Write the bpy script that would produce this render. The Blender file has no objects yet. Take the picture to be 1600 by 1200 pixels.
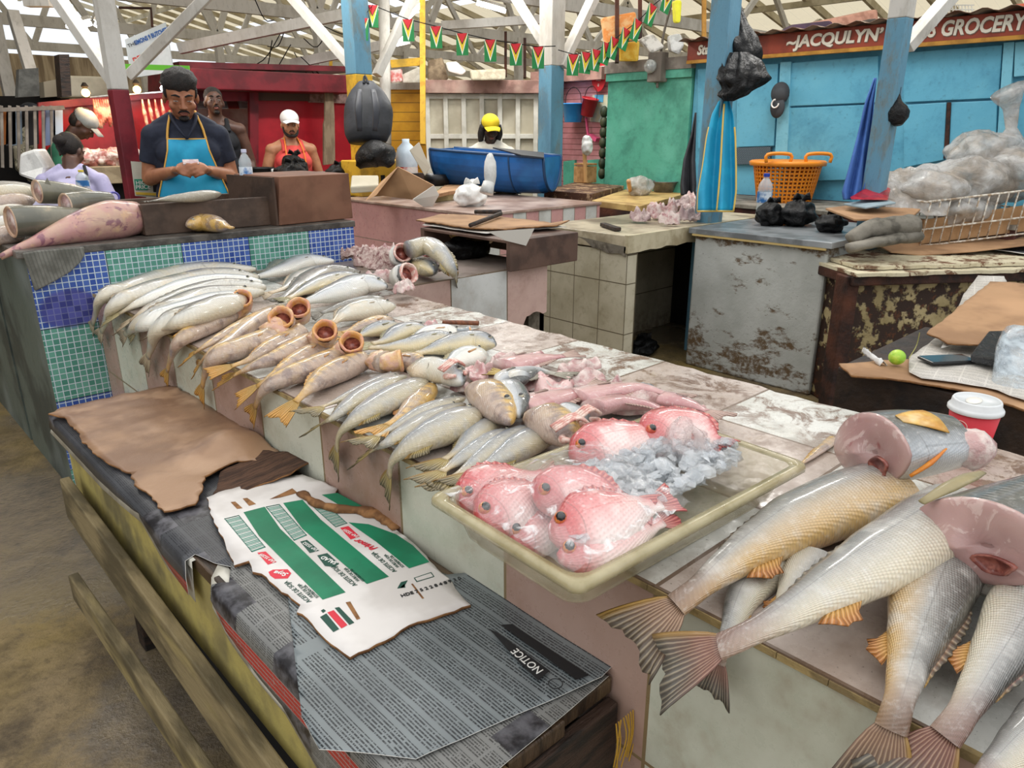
import bpy, bmesh, math, random
from mathutils import Vector as V, Matrix, noise
from mathutils.bvhtree import BVHTree
RN = random.Random(11)
SC = bpy.context.scene
COL = SC.collection
# ---------------------------------------------------------------- camera frame
FP = 1155.0
TH = math.atan(396 / FP)
CT, ST = math.cos(TH), math.sin(TH)
_l = math.hypot(-1144, FP * CT + 396 * ST)
KR, KF = -1144 / _l, (FP * CT + 396 * ST) / _l
CZ = 1.48


def ray(px, py):
    u, v = px - 800, 600 - py
    r, fw, z = u, FP * CT + v * ST, -FP * ST + v * CT
    return V((r * KF - fw * KR, r * KR + fw * KF, z))


def G(px, py, z):            # point of the horizontal plane z seen at a photo position
    d = ray(px, py)
    p = d * ((z - CZ) / d.z)
    return V((p.x, p.y, z))


def PX(px, py, X):
    d = ray(px, py)
    p = d * (X / d.x)
    return V((X, p.y, CZ + p.z))


def PY(px, py, Y):
    d = ray(px, py)
    p = d * (Y / d.y)
    return V((p.x, Y, CZ + p.z))


def PD(px, py, zc):          # point at a distance along the view axis
    d = ray(px, py)
    fw = d.x * -KR + d.y * KF
    k = zc / (fw * CT - d.z * ST)
    return V((d.x * k, d.y * k, CZ + d.z * k))


cam = bpy.data.cameras.new('camera')
cam.lens = FP / 1600 * 36
cam.sensor_width = 36
cam.clip_start = .02
co = bpy.data.objects.new('camera', cam)
COL.objects.link(co)
co.location = (0, 0, CZ)
co.rotation_euler = (math.pi / 2 - TH, 0, math.atan2(KR, KF))
SC.camera = co
SC.view_settings.view_transform = 'Standard'
SC.view_settings.look = 'None'
SC.view_settings.gamma = 1
SC.view_settings.use_curve_mapping = False


# ---------------------------------------------------------------- objects
def link(o, parent=None):
    COL.objects.link(o)
    if parent:
        o.parent = parent
        if not parent.parent:
            o.matrix_parent_inverse = Matrix.Translation(-parent.location)
    return o


def tag(o, label=None, cat=None, group=None, kind=None):
    if label: o['label'] = label
    if cat: o['category'] = cat
    if group: o['group'] = group
    if kind: o['kind'] = kind
    return o


def thing(name, label, cat, loc=(0, 0, 0), group=None):
    o = bpy.data.objects.new(name, None)
    o.location = loc
    o.empty_display_size = .05
    COL.objects.link(o)
    return tag(o, label, cat, group)


def copy_tree(o, off, label=None, group=None):
    c = o.copy()
    COL.objects.link(c)
    c.location = o.location + V(off)
    if label: c['label'] = label
    if group: c['group'] = group
    for ch in list(o.children):
        d = ch.copy()
        COL.objects.link(d)
        d.parent = c
        for g in list(ch.children):
            e = g.copy()
            COL.objects.link(e)
            e.parent = d
    return c


def rotm(rot):
    return Matrix.Rotation(rot[2], 3, 'Z') @ Matrix.Rotation(rot[1], 3, 'Y') @ Matrix.Rotation(rot[0], 3, 'X')


def crom(pts, n):
    """n+1 samples of a Catmull-Rom curve through pts, evenly spaced."""
    P = [V(p) for p in pts]
    if len(P) == 2:
        return [P[0].lerp(P[1], i / n) for i in range(n + 1)]
    P = [P[0] * 2 - P[1]] + P + [P[-1] * 2 - P[-2]]
    out = []
    m = len(P) - 3
    for i in range(m):
        a, b, c, d = P[i:i + 4]
        for k in range(12):
            t = k / 12
            out.append(.5 * (2 * b + (c - a) * t + (2 * a - 5 * b + 4 * c - d) * t * t + (3 * b - a - 3 * c + d) * t ** 3))
    out.append(P[-2])
    L = [0]
    for i in range(1, len(out)):
        L.append(L[-1] + (out[i] - out[i - 1]).length)
    res = []
    j = 0
    for k in range(n + 1):
        s = L[-1] * k / n
        while j < len(L) - 2 and L[j + 1] < s:
            j += 1
        d = L[j + 1] - L[j]
        res.append(out[j].lerp(out[j + 1], (s - L[j]) / d if d > 1e-9 else 0))
    return res


class MB:
    def __init__(s):
        s.v, s.f, s.m, s.uv = [], [], [], []

    def add(s, vs, fs, mi=0, uv=None):
        b = len(s.v)
        s.v += [V(x) for x in vs]
        s.uv += list(uv) if uv else [(0, 0)] * len(vs)
        for f in fs:
            s.f.append([i + b for i in f])
            s.m.append(mi)
        return s

    def box(s, lo, hi, mi=0, rot=None, piv=None):
        x0, y0, z0 = lo
        x1, y1, z1 = hi
        vs = [V(p) for p in ((x0, y0, z0), (x1, y0, z0), (x1, y1, z0), (x0, y1, z0), (x0, y0, z1), (x1, y0, z1), (x1, y1, z1), (x0, y1, z1))]
        if rot:
            c = V(piv) if piv else (V(lo) + V(hi)) / 2
            R = rotm(rot)
            vs = [c + R @ (v - c) for v in vs]
        return s.add(vs, [(0, 3, 2, 1), (4, 5, 6, 7), (0, 1, 5, 4), (1, 2, 6, 5), (2, 3, 7, 6), (3, 0, 4, 7)], mi)

    def beam(s, a, b, w, h, mi=0, up=(0, 0, 1)):
        a, b = V(a), V(b)
        t = (b - a).normalized()
        sd = t.cross(V(up))
        if sd.length < 1e-4: sd = t.cross(V((1, 0, 0)))
        sd.normalize()
        u = sd.cross(t)
        vs = []
        for p in (a, b):
            for (i, j) in ((-1, -1), (1, -1), (1, 1), (-1, 1)):
                vs.append(p + sd * w / 2 * i + u * h / 2 * j)
        return s.add(vs, [(0, 1, 2, 3), (7, 6, 5, 4), (0, 4, 5, 1), (1, 5, 6, 2), (2, 6, 7, 3), (3, 7, 4, 0)], mi)

    def loft(s, rings, mi=0, cap=True, closed=True, uvs=None):
        n = len(rings[0])
        vs = [p for r in rings for p in r]
        fs = []
        for i in range(len(rings) - 1):
            for j in range(n if closed else n - 1):
                k = (j + 1) % n
                fs.append((i * n + j, i * n + k, (i + 1) * n + k, (i + 1) * n + j))
        if cap:
            fs.append(tuple(range(n - 1, -1, -1)))
            fs.append(tuple(range((len(rings) - 1) * n, len(rings) * n)))
        return s.add(vs, fs, mi, uvs)

    def tube(s, pts, r, n=8, mi=0, smooth=None, flat=1.0, cap=True):
        P = crom(pts, smooth) if smooth else [V(p) for p in pts]
        m = len(P)
        rs = r if isinstance(r, (list, tuple)) else [r] * m
        if len(rs) != m:
            rs = [rs[min(len(rs) - 1, int(i / (m - 1) * (len(rs) - 1)))] + (rs[min(len(rs) - 1, int(i / (m - 1) * (len(rs) - 1)) + 1)] - rs[min(len(rs) - 1, int(i / (m - 1) * (len(rs) - 1)))]) * ((i / (m - 1) * (len(rs) - 1)) % 1) for i in range(m)]
        t0 = (P[1] - P[0]).normalized()
        nn = t0.orthogonal().normalized() if abs(t0.z) > .9 else (V((0, 0, 1)) - t0 * t0.z).normalized()
        rings = []
        for i in range(m):
            t = (P[min(i + 1, m - 1)] - P[max(i - 1, 0)])
            t = t.normalized() if t.length > 1e-9 else t0
            nn = (nn - t * nn.dot(t)).normalized()
            b = t.cross(nn)
            rings.append([P[i] + (nn * math.cos(a) * flat + b * math.sin(a)) * rs[i] for a in [2 * math.pi * k / n for k in range(n)]])
        return s.loft(rings, mi, cap)

    def lathe(s, prof, c=(0, 0, 0), n=24, mi=0, rot=None, cap=True, sx=1, sy=1):
        R = rotm(rot) if rot else Matrix.Identity(3)
        c = V(c)
        rings = [[c + R @ V((r * math.cos(2 * math.pi * k / n) * sx, r * math.sin(2 * math.pi * k / n) * sy, z)) for k in range(n)] for r, z in prof]
        return s.loft(rings, mi, cap)

    def ell(s, c, r, rot=None, n=12, m=8, mi=0, nz=0, fr=3, seed=0):
        R = rotm(rot) if rot else Matrix.Identity(3)
        c = V(c)
        r = (r, r, r) if isinstance(r, (int, float)) else r
        rings = []
        for i in range(m + 1):
            a = math.pi * min(max(i, .02), m - .02) / m
            ring = []
            for k in range(n):
                b = 2 * math.pi * k / n
                d = V((math.sin(a) * math.cos(b), math.sin(a) * math.sin(b), math.cos(a)))
                q = 1 + (nz * noise.noise(d * fr + V((seed, seed * 1.7, 0))) if nz else 0)
                ring.append(c + R @ V((d.x * r[0] * q, d.y * r[1] * q, d.z * r[2] * q)))
            rings.append(ring[::-1])
        return s.loft(rings, mi)

    def prism(s, poly, z0, z1, mi=0):
        n = len(poly)
        vs = [V((p[0], p[1], z0)) for p in poly] + [V((p[0], p[1], z1)) for p in poly]
        fs = [tuple(range(n - 1, -1, -1)), tuple(range(n, 2 * n))] + [(i, (i + 1) % n, n + (i + 1) % n, n + i) for i in range(n)]
        return s.add(vs, fs, mi)

    def quadslab(s, p, th, mi=0):
        """slab with front face p[0..3], thickened along its back normal."""
        p = [V(x) for x in p]
        n = (p[1] - p[0]).cross(p[3] - p[0]).normalized() * th
        q = [x - n for x in p]
        return s.add(p + q, [(0, 1, 2, 3), (7, 6, 5, 4), (0, 4, 5, 1), (1, 5, 6, 2), (2, 6, 7, 3), (3, 7, 4, 0)], mi)

    def build(s, name, mats, parent=None, smooth=False, bevel=0, label=None, kind=None, sub=0):
        me = bpy.data.meshes.new(name)
        me.from_pydata([tuple(v) for v in s.v], [], s.f)
        mats = mats if isinstance(mats, (list, tuple)) else [mats]
        for m in mats: me.materials.append(m)
        if max(s.m, default=0): me.polygons.foreach_set('material_index', s.m)
        if any(u != (0, 0) for u in s.uv):
            ul = me.uv_layers.new(name='UVMap')
            ul.data.foreach_set('uv', [c for l in me.loops for c in s.uv[l.vertex_index]])
        if smooth: me.polygons.foreach_set('use_smooth', [True] * len(me.polygons))
        bm = bmesh.new()
        bm.from_mesh(me)
        bmesh.ops.recalc_face_normals(bm, faces=bm.faces)
        bm.to_mesh(me)
        bm.free()
        o = bpy.data.objects.new(name, me)
        link(o, parent)
        if bevel:
            b = o.modifiers.new('bevel', 'BEVEL')
            b.width = bevel
            b.segments = 2
            b.limit_method = 'ANGLE'
        if sub:
            b = o.modifiers.new('sub', 'SUBSURF')
            b.levels = b.render_levels = sub
        if label: o['label'] = label
        if kind: o['kind'] = kind
        return o


def baked(o, mods):
    """apply modifiers so that the mesh itself is final."""
    for typ, props in mods:
        m = o.modifiers.new(typ, typ)
        for k, v in props.items(): setattr(m, k, v)
    dg = bpy.context.evaluated_depsgraph_get()
    dg.update()
    me = bpy.data.meshes.new_from_object(o.evaluated_get(dg))
    o.modifiers.clear()
    old = o.data
    o.data = me
    bpy.data.meshes.remove(old)
    return o


def text(body, mat, p, xdir, ydir, size, parent=None, name='lettering', depth=.0008, align='LEFT', bold=0, shear=0, sx=1.0, label=None):
    cu = bpy.data.curves.new(name, 'FONT')
    cu.body = body
    cu.size = size
    cu.extrude = depth
    cu.align_x = align
    cu.align_y = 'CENTER'
    cu.offset = bold
    cu.shear = shear
    cu.resolution_u = 3
    o = bpy.data.objects.new(name, cu)
    COL.objects.link(o)
    dg = bpy.context.evaluated_depsgraph_get()
    dg.update()
    me = bpy.data.meshes.new_from_object(o.evaluated_get(dg))
    bpy.data.objects.remove(o)
    x, y = V(xdir).normalized(), V(ydir).normalized()
    z = x.cross(y).normalized()
    y = z.cross(x)
    M4 = Matrix((x, y, z)).transposed().to_4x4()
    M4.translation = V(p)
    me.transform(M4 @ Matrix.Diagonal((sx, 1, 1, 1)))
    me.name = name
    me.materials.clear()
    me.materials.append(mat)
    o = bpy.data.objects.new(name, me)
    link(o, parent)
    if label: o['label'] = label
    return o


# ---------------------------------------------------------------- materials
def C(h, a=1):
    h = h.lstrip('#')
    f = lambda c: c / 12.92 if c <= .04045 else ((c + .055) / 1.055) ** 2.4
    return tuple(f(int(h[i:i + 2], 16) / 255) for i in (0, 2, 4)) + (a,)


class E:
    """arithmetic on shader sockets"""
    def __init__(s, t, k): s.t, s.k = t, k
    def op(s, o, b=None, c=None, rev=False):
        n = s.t.nodes.new('ShaderNodeMath')
        n.operation = o
        a, b = (b, s) if rev else (s, b)
        for i, x in enumerate((a, b, c)):
            if x is None: continue
            if isinstance(x, E): s.t.links.new(x.k, n.inputs[i])
            else: n.inputs[i].default_value = x
        return E(s.t, n.outputs[0])
    def __add__(s, b): return s.op('ADD', b)
    def __sub__(s, b): return s.op('SUBTRACT', b)
    def __rsub__(s, b): return s.op('SUBTRACT', b, rev=True)
    def __mul__(s, b): return s.op('MULTIPLY', b)
    def __truediv__(s, b): return s.op('DIVIDE', b)
    def __lt__(s, b): return s.op('LESS_THAN', b)
    def __gt__(s, b): return s.op('GREATER_THAN', b)
    def fl(s): return s.op('FLOOR')
    def fr(s): return s.op('FRACT')
    def ab(s): return s.op('ABSOLUTE')
    def mx(s, b): return s.op('MAXIMUM', b)
    def mn(s, b): return s.op('MINIMUM', b)
    def md(s, b): return s.op('FLOORED_MODULO', b)
    def sin(s): return s.op('SINE')
    def st(s, lo, hi):
        n = s.t.nodes.new('ShaderNodeMapRange')
        n.interpolation_type = 'SMOOTHSTEP'
        s.t.links.new(s.k, n.inputs[0])
        n.inputs[1].default_value, n.inputs[2].default_value = lo, hi
        return E(s.t, n.outputs[0])


class MT:
    def __init__(s, name, rough=.6, metal=0, spec=.5, coat=0, alpha=None, trans=0, ior=1.45, sss=0):
        s.m = bpy.data.materials.new(name)
        s.m.use_nodes = True
        s.t = s.m.node_tree
        s.b = s.t.nodes['Principled BSDF']
        i = s.b.inputs
        i['Roughness'].default_value = rough
        i['Metallic'].default_value = metal
        i['Specular IOR Level'].default_value = spec
        i['Coat Weight'].default_value = coat
        i['Coat Roughness'].default_value = .12
        i['Transmission Weight'].default_value = trans
        i['IOR'].default_value = ior
        if alpha is not None: i['Alpha'].default_value = alpha
        if sss:
            i['Subsurface Weight'].default_value = sss
            i['Subsurface Radius'].default_value = (.01, .004, .003)
            i['Subsurface Scale'].default_value = .5

    def xyz(s, kind='Object', scale=None, rot=None):
        n = s.t.nodes.new('ShaderNodeTexCoord')
        k = n.outputs[kind]
        if scale or rot:
            q = s.t.nodes.new('ShaderNodeMapping')
            s.t.links.new(k, q.inputs[0])
            if scale: q.inputs['Scale'].default_value = scale
            if rot: q.inputs['Rotation'].default_value = rot
            k = q.outputs[0]
        s.vec = k
        n = s.t.nodes.new('ShaderNodeSeparateXYZ')
        s.t.links.new(k, n.inputs[0])
        return [E(s.t, n.outputs[i]) for i in range(3)]

    def noise(s, sc, det=4, rough=.6, vec=None, dist=0):
        n = s.t.nodes.new('ShaderNodeTexNoise')
        n.inputs['Scale'].default_value = sc
        n.inputs['Detail'].default_value = det
        n.inputs['Roughness'].default_value = rough
        n.inputs['Distortion'].default_value = dist
        s.t.links.new(vec or s.vec, n.inputs['Vector'])
        return E(s.t, n.outputs[0])

    def vor(s, sc, feat='F1', vec=None):
        n = s.t.nodes.new('ShaderNodeTexVoronoi')
        n.feature = feat
        n.inputs['Scale'].default_value = sc
        s.t.links.new(vec or s.vec, n.inputs['Vector'])
        return E(s.t, n.outputs[0])

    def ramp(s, f, stops, const=False):
        n = s.t.nodes.new('ShaderNodeValToRGB')
        e = n.color_ramp.elements
        if const: n.color_ramp.interpolation = 'CONSTANT'
        while len(e) < len(stops): e.new(.5)
        for x, (p, c) in zip(e, stops):
            x.position = p
            x.color = c if not isinstance(c, str) else C(c)
        s.t.links.new(f.k, n.inputs[0])
        return n.outputs[0]

    def mix(s, f, a, b, mode='MIX'):
        n = s.t.nodes.new('ShaderNodeMix')
        n.data_type = 'RGBA'
        n.blend_type = mode
        for i, x in ((0, f), (6, a), (7, b)):
            if isinstance(x, E): x = x.k
            if isinstance(x, str): x = C(x)
            if isinstance(x, (int, float, tuple)): n.inputs[i].default_value = x
            else: s.t.links.new(x, n.inputs[i])
        return n.outputs[2]

    def comb(s, x, y, z=0.0):
        n = s.t.nodes.new('ShaderNodeCombineXYZ')
        for i, q in enumerate((x, y, z)):
            if isinstance(q, E): s.t.links.new(q.k, n.inputs[i])
            else: n.inputs[i].default_value = q
        return n.outputs[0]

    def col(s, c):
        if isinstance(c, (str, tuple)): s.b.inputs['Base Color'].default_value = C(c) if isinstance(c, str) else c
        else: s.t.links.new(c, s.b.inputs['Base Color'])
        return s

    def set(s, name, e):
        s.t.links.new(e.k if isinstance(e, E) else e, s.b.inputs[name])
        return s

    def bump(s, e, k=.3, d=.01):
        n = s.t.nodes.new('ShaderNodeBump')
        n.inputs['Strength'].default_value = k
        n.inputs['Distance'].default_value = d
        s.t.links.new(e.k, n.inputs['Height'])
        s.t.links.new(n.outputs[0], s.b.inputs['Normal'])
        return s


def mat(name, c, c2=None, sc=6, r=.6, lo=.4, hi=.6, det=4, bump=0, bsc=None, metal=0, coat=0, spec=.5, stretch=None, c3=None, sc3=2, alpha=None, trans=0, coords='Object', sss=0, bd=.01):
    k = MT(name, r, metal, spec, coat, alpha, trans, sss=sss)
    k.xyz(coords, stretch)
    base = C(c)
    if c2:
        n = k.noise(sc, det)
        base = k.mix(n.st(lo, hi), c, c2)
    if c3:
        base = k.mix(k.noise(sc3, 3).st(.5, .7), base, c3)
    k.col(base)
    if bump: k.bump(k.noise(bsc or sc * 3, 5), bump, bd)
    return k.m


def emis(name, c, s):
    k = MT(name)
    k.col(c)
    k.b.inputs['Emission Color'].default_value = C(c)
    k.b.inputs['Emission Strength'].default_value = s
    return k.m


def facing(poly):
    return poly


def sheet(name, mats, outline, z, th, parent=None, wav=.0, wsc=6, cuts=3, fold=None, lift=None, axis=(1, 0), seed=0, fold_r=.012, label=None):
    """thin sheet from a plan outline (x, y); where x < fold it turns down over the edge. UV in metres along axis."""
    bm = bmesh.new()
    xs = [p[0] for p in outline]
    ys = [p[1] for p in outline]
    x0, x1, y0, y1 = min(xs), max(xs), min(ys), max(ys)
    st = max(x1 - x0, y1 - y0) / (8 * cuts)
    f = bm.faces.new([bm.verts.new((p[0], p[1], 0)) for p in outline])
    for ax, a, b in ((0, x0, x1), (1, y0, y1)):
        q = a + st
        while q < b - st * .3:
            no = V((1, 0, 0)) if ax == 0 else V((0, 1, 0))
            bmesh.ops.bisect_plane(bm, geom=bm.verts[:] + bm.edges[:] + bm.faces[:], plane_co=no * q, plane_no=no)
            q += st
    ax = V((axis[0], axis[1])).normalized()
    ux = V((-ax.y, ax.x))
    uvl = bm.loops.layers.uv.new('UVMap')
    for fc in bm.faces:
        for l in fc.loops:
            p = V((l.vert.co.x, l.vert.co.y))
            l[uvl].uv = (p.dot(ax), p.dot(ux))
    for v in bm.verts:
        x, y = v.co.x, v.co.y
        h = wav * (noise.noise(V((x * wsc, y * wsc, seed))) + .5 * noise.noise(V((x * wsc * 2.3, y * wsc * 2.3, seed + 5))))
        zz = z + abs(h) + (lift(x, y) if lift else 0)
        if fold is not None and x < fold:
            s = fold - x
            R = fold_r
            if s < R * math.pi / 2:
                a = s / R
                v.co = (fold - R * math.sin(a) - h * .3, y, zz - R * (1 - math.cos(a)))
            else:
                v.co = (fold - R - abs(h) * .8 - .002, y, zz - R - (s - R * math.pi / 2))
        else:
            v.co = (x, y, zz)
    bmesh.ops.recalc_face_normals(bm, faces=bm.faces)
    if sum(fc.normal.z for fc in bm.faces) < 0:
        bmesh.ops.reverse_faces(bm, faces=bm.faces)
    me = bpy.data.meshes.new(name)
    bm.to_mesh(me)
    bm.free()
    mats = mats if isinstance(mats, (list, tuple)) else [mats]
    for m in mats: me.materials.append(m)
    me.polygons.foreach_set('use_smooth', [True] * len(me.polygons))
    o = bpy.data.objects.new(name, me)
    link(o, parent)
    m = o.modifiers.new('thick', 'SOLIDIFY')
    m.thickness = th
    m.offset = 1
    if len(mats) > 1: m.material_offset_rim = 1
    if label: o['label'] = label
    return o


def ragged(pts, n=6, amp=.006, seed=1):
    """roughen an outline"""
    r = random.Random(seed)
    out = []
    for i in range(len(pts)):
        a, b = V(pts[i][:2]), V(pts[(i + 1) % len(pts)][:2])
        d = b - a
        nn = V((-d.y, d.x)).normalized() if d.length > 0 else V((0, 0))
        m = max(1, int(d.length / (amp * n)))
        for k in range(m):
            q = a + d * (k / m)
            if k: q = q + nn * r.uniform(-amp, amp)
            out.append((q.x, q.y))
    return out
# ---------------------------------------------------------------- shared materials
def tile_mat(name, c1, c2, grout, py, off, pz, zoff, top=False, stain='#5a4438', stain_amt=.35, px=.3265, xoff=0, face='X', rough=.32):
    """alternating wall tiles with grout; pattern fixed to the counter."""
    k = MT(name, rough)
    x, y, z = k.xyz()
    a = y if face == 'X' else x
    b = x if top else z
    ia, ib = ((a - off) / py), ((b - zoff) / (px if top else pz))
    par = (ia.fl() + (ib.fl() if top else ib.fl() * 0)).md(2.0)
    n1 = k.noise(5, 5)
    n2 = k.noise(30, 5, .7)
    ca = k.mix(n1.st(.35, .7), c1[0], c1[1])
    cb = k.mix(n1.st(.35, .7), c2[0], c2[1])
    c = k.mix(par, ca, cb)
    st = (n1 * .6 + n2 * .4).st(.5, .72) * stain_amt
    c = k.mix(st, c, stain)
    if top:
        w = k.noise(11, 6, .75, dist=.6)
        edge = (x - 1.36).st(-.12, .25) if face == 'X' else None
        if edge: c = k.mix((w.st(.47, .6) * edge), c, '#6d5342')
        c = k.mix(k.noise(4, 5, .7).st(.52, .7) * .45, c, '#8d7c6e')
        sp = k.noise(160, 2)
        c = k.mix(sp.st(.68, .72) * .6, c, '#2a221c')
    gw = .0035
    ga = ((ia.fr() - .5).ab() > (.5 - gw / py))
    gb = ((ib.fr() - .5).ab() > (.5 - gw / pz))
    c = k.mix(ga.mx(gb), c, grout)
    k.col(c)
    k.set('Roughness', n2.st(.3, .7) * .35 + (rough - .12))
    k.bump(n2 * .15 + (ga.mx(gb) * -1.0), .25, .003)
    return k.m


M_concrete = mat('damp concrete', '#6b6452', '#3f3a30', 5, .75, bump=.5, c3='#8a8476')
M_darkwood = mat('dark wet wood', '#3b2a20', '#1c1510', 9, .6, bump=.5, stretch=(1, 6, 6))
M_black = mat('near black matt', '#0b0a09', '#151210', 6, .9)  # near black, for black parts and for shade put in as colour
M_board = mat('brown cardboard', '#a8835f', '#8d6b4c', 4, .8, bump=.25, c3='#b48d68', sc3=2.2)
M_wetboard = mat('wet brown cardboard', '#9b7a5e', '#7d5f49', 3.5, .42, bump=.3, c3='#a9886c', sc3=6, bsc=16)
M_tornboard = mat('torn cardboard inside', '#5b3f2d', '#3b2619', 14, .8, bump=.6, stretch=(1, 8, 1))
M_kraft = mat('kraft cardboard core', '#93683f', '#6e4a2b', 30, .85)
M_whiteprint = mat('white printed board', '#dcd7d2', '#c9c3bd', 5, .62, bump=.15, bsc=9)
M_greenink = mat('green ink', '#0c7a55', '#0a6a49', 7, .5)
M_darkgreenink = mat('dark green ink', '#16473a', None, r=.5)
M_redink = mat('red ink', '#cf2b3d', None, r=.5)
M_blackink = mat('black ink', '#17181a', None, r=.6)
M_whiteink = mat('white ink', '#e6e4de', None, r=.6)
M_steel = mat('steel', '#b8b9b8', '#8d8e8c', 20, .3, metal=1)
M_ltsteel = mat('galvanised metal', '#9a9c9b', '#7b7d7c', 14, .5, metal=.7)


def newsprint(name, base, ink, dens=1.0, line=.0046, colw=.062, red=None, rough=.6, axisflip=False, photos=True):
    k = MT(name, rough)
    x, y, z = k.xyz('UV')
    u, v = (y, x) if axisflip else (x, y)
    big = k.noise(5, 2)
    ln = ((v / line).fr() < .5)
    word = k.noise(1.0, 2, .7, vec=k.comb(u * 420.0, (v / line).fl() * 7.3))
    blocks = ((v / (line * 7.0)).fr() < .76)
    cl = ((u / colw).fr() > .07)
    t = ln * (word > .44) * blocks * cl
    c = k.mix(big.st(.3, .7), base[0], base[1])
    c = k.mix(t * dens, c, ink)
    if photos:
        ph = k.noise(1.0, 0, vec=k.comb((u / .13).fl() * 3.1, (v / .09).fl() * 5.7 + 2.0))
        inside = ((u / .13).fr() > .12) * ((v / .09).fr() > .15)
        tone = k.noise(26, 4)
        pic = k.mix(tone.st(.35, .65), '#1c1a1d', '#5d5c60')
        c = k.mix((ph > .60) * inside, c, pic)
    if red:
        ox, oy, oz = k.xyz()
        w = k.noise(1.0, 1, .6, vec=k.comb(oy * 150.0, (oz / .011).fl() * 3.0))
        band = ((oz - red[0]).ab() < red[1]) * (((oz / .0105).fr() - .5).ab() < .36) * (w > .36)
        c = k.mix(((oz - red[0]).ab() < red[1]) * .5, c, '#b78a84')
        c = k.mix(band, c, '#a8302c')
    k.col(c)
    k.xyz()
    k.bump(k.noise(40, 4), .15, .004)
    return k.m


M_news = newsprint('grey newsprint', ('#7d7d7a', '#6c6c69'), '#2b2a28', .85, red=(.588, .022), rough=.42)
M_news2 = newsprint('dark newsprint', ('#4c4d50', '#3a3b3e'), '#1d1d20', .8, red=(.578, .016), rough=.4)  # darker base tones than the grey newsprint
M_newslt = newsprint('pale newsprint', ('#c7c2ba', '#b9b3a8'), '#6e6a66', .7, photos=False, rough=.7)
M_newswet = newsprint('wet grey newsprint', ('#7d8485', '#6b7172'), '#25282b', .95, line=.0056, colw=.5, photos=False, rough=.28)

# ---------------------------------------------------------------- floor
k = MT('wet market floor', .5)
x, y, z = k.xyz()
n1, n2, n3 = k.noise(1.1, 4, .6), k.noise(7, 6, .7), k.noise(38, 5, .7)
c = k.mix(n2.st(.35, .68), '#857354', '#4e4231')
c = k.mix(n1.st(.42, .66), c, '#8a7644')
c = k.mix(n3.st(.5, .75) * .6, c, '#41382c')
px_, py_ = x - .30, y - 3.15
puddle = (k.noise(.9, 2, .5, vec=k.comb(x + 3.35, y + 1.7)) + n2 * .14 + n3 * .05 + (px_ * px_ * 3.0 + py_ * py_ * 2.2).st(.9, .1) * .35).st(.58, .70)
c = k.mix(puddle * .5, c, '#70675c')
k.col(c)
k.set('Roughness', (1.0 - puddle) * .5 + (n3 * .25) + .03)
k.set('Specular IOR Level', puddle * .5 + .4)
k.bump(n2 * .7 + n3 * .6, .55, .02)
M_floor = k.m
b = MB()
b.add([(-14, -6, 0), (22, -6, 0), (22, 24, 0), (-14, 24, 0)], [(0, 1, 2, 3)])
b.build('floor', M_floor, kind='structure')

# ---------------------------------------------------------------- main fish counter
YA, YB, XA, XB, ZT = -.75, 3.34, .787, 1.70, .85
PINK, WHITE = ('#a88c7e', '#97796a'), ('#c3c2b1', '#b1b29f')
M_ctile = tile_mat('counter side tiles', WHITE, PINK, '#7d6a4c', .3265, .532 - .3265, .3265, .522 - .3265, stain='#8a6a50', stain_amt=.45)
M_ctop = tile_mat('counter top tiles', ('#d0cfc8', '#bab9af'), ('#b8aaa0', '#a59487'), '#6a5646', .3265, .532 - .3265, .325, .787 + .325, top=True, px=.325, rough=.24)
ctr = thing('fish_counter', 'long low fish counter clad in alternating pink and white tiles, running through the foreground', 'counter', (1.24, 1.3, 0))
b = MB()
b.box((XA, YA, 0), (XB, YB, ZT - .012))
b.build('tiled_body', M_ctile, ctr)
b = MB()
r = random.Random(4)
n = 80
rings = []
for i in range(n + 1):
    yy = YA + (YB - YA) * i / n
    e = XB + .012 + r.uniform(-.012, .008)
    rings.append([(XA - .002, yy, ZT - .012), (XA - .002, yy, ZT), (e, yy, ZT), (e - .004, yy, ZT - .03)])
b.loft(rings)
b.build('tiled_top', M_ctop, ctr)
b = MB()
for i in range(60):
    y0 = YA + (YB - YA) * i / 60
    b.box((XA - .0045, y0, ZT - .012), (XA + .004, y0 + (YB - YA) / 60 - .001, ZT - .001 + r.uniform(-.002, .0012)))
b.build('edge_trim', mat('yellowed grout edge', '#a08a5c', '#7c6a48', 20, .7, bump=.4), ctr, label='yellowed chipped grout edge')

# ---------------------------------------------------------------- mosaic counter on the left
k = MT('blue and green mosaic', .25)
x, y, z = k.xyz()
P, Q = .305, .0245
ia, ib = ((x - .555) / P), ((z - 1.035) / P)
par = (ia.fl() + ib.fl()).md(2.0)
cell = k.noise(1.0, 0, vec=k.comb((x / Q).fl() * 9.7, (z / Q).fl() * 7.9, (y / Q).fl() * 3.3))
cb = k.mix(cell.st(.3, .7), '#35509a', '#4e6ab0')
cg = k.mix(cell.st(.3, .7), '#4f8a7a', '#6aa392')
c = k.mix(par, cg, cb)
sx, sz = (x - .70), (z - .80)
blot = (sx * sx * 55.0 + sz * sz * 120.0 + k.noise(9, 2) * .6).st(1.25, .75)
g1 = (((x / Q).fr() - .5).ab() > .43).mx(((z / Q).fr() - .5).ab() > .43)
pur = k.mix(cell.st(.4, .6), '#3a3a78', '#56559a')
c = k.mix(g1, c, '#c3d0d6')
c = k.mix(blot * .85, c, pur)
seam = ((ia.fr() - .5).ab() > .494).mx((ib.fr() - .5).ab() > .494)
c = k.mix(seam, c, '#39434a')
k.col(c)
k.bump(g1 * -1.0, .2, .002)
M_mosaic = k.m
MX0, MX1, MY0, MY1, MZ = .58, 2.03, 3.36, 4.12, 1.045
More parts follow.
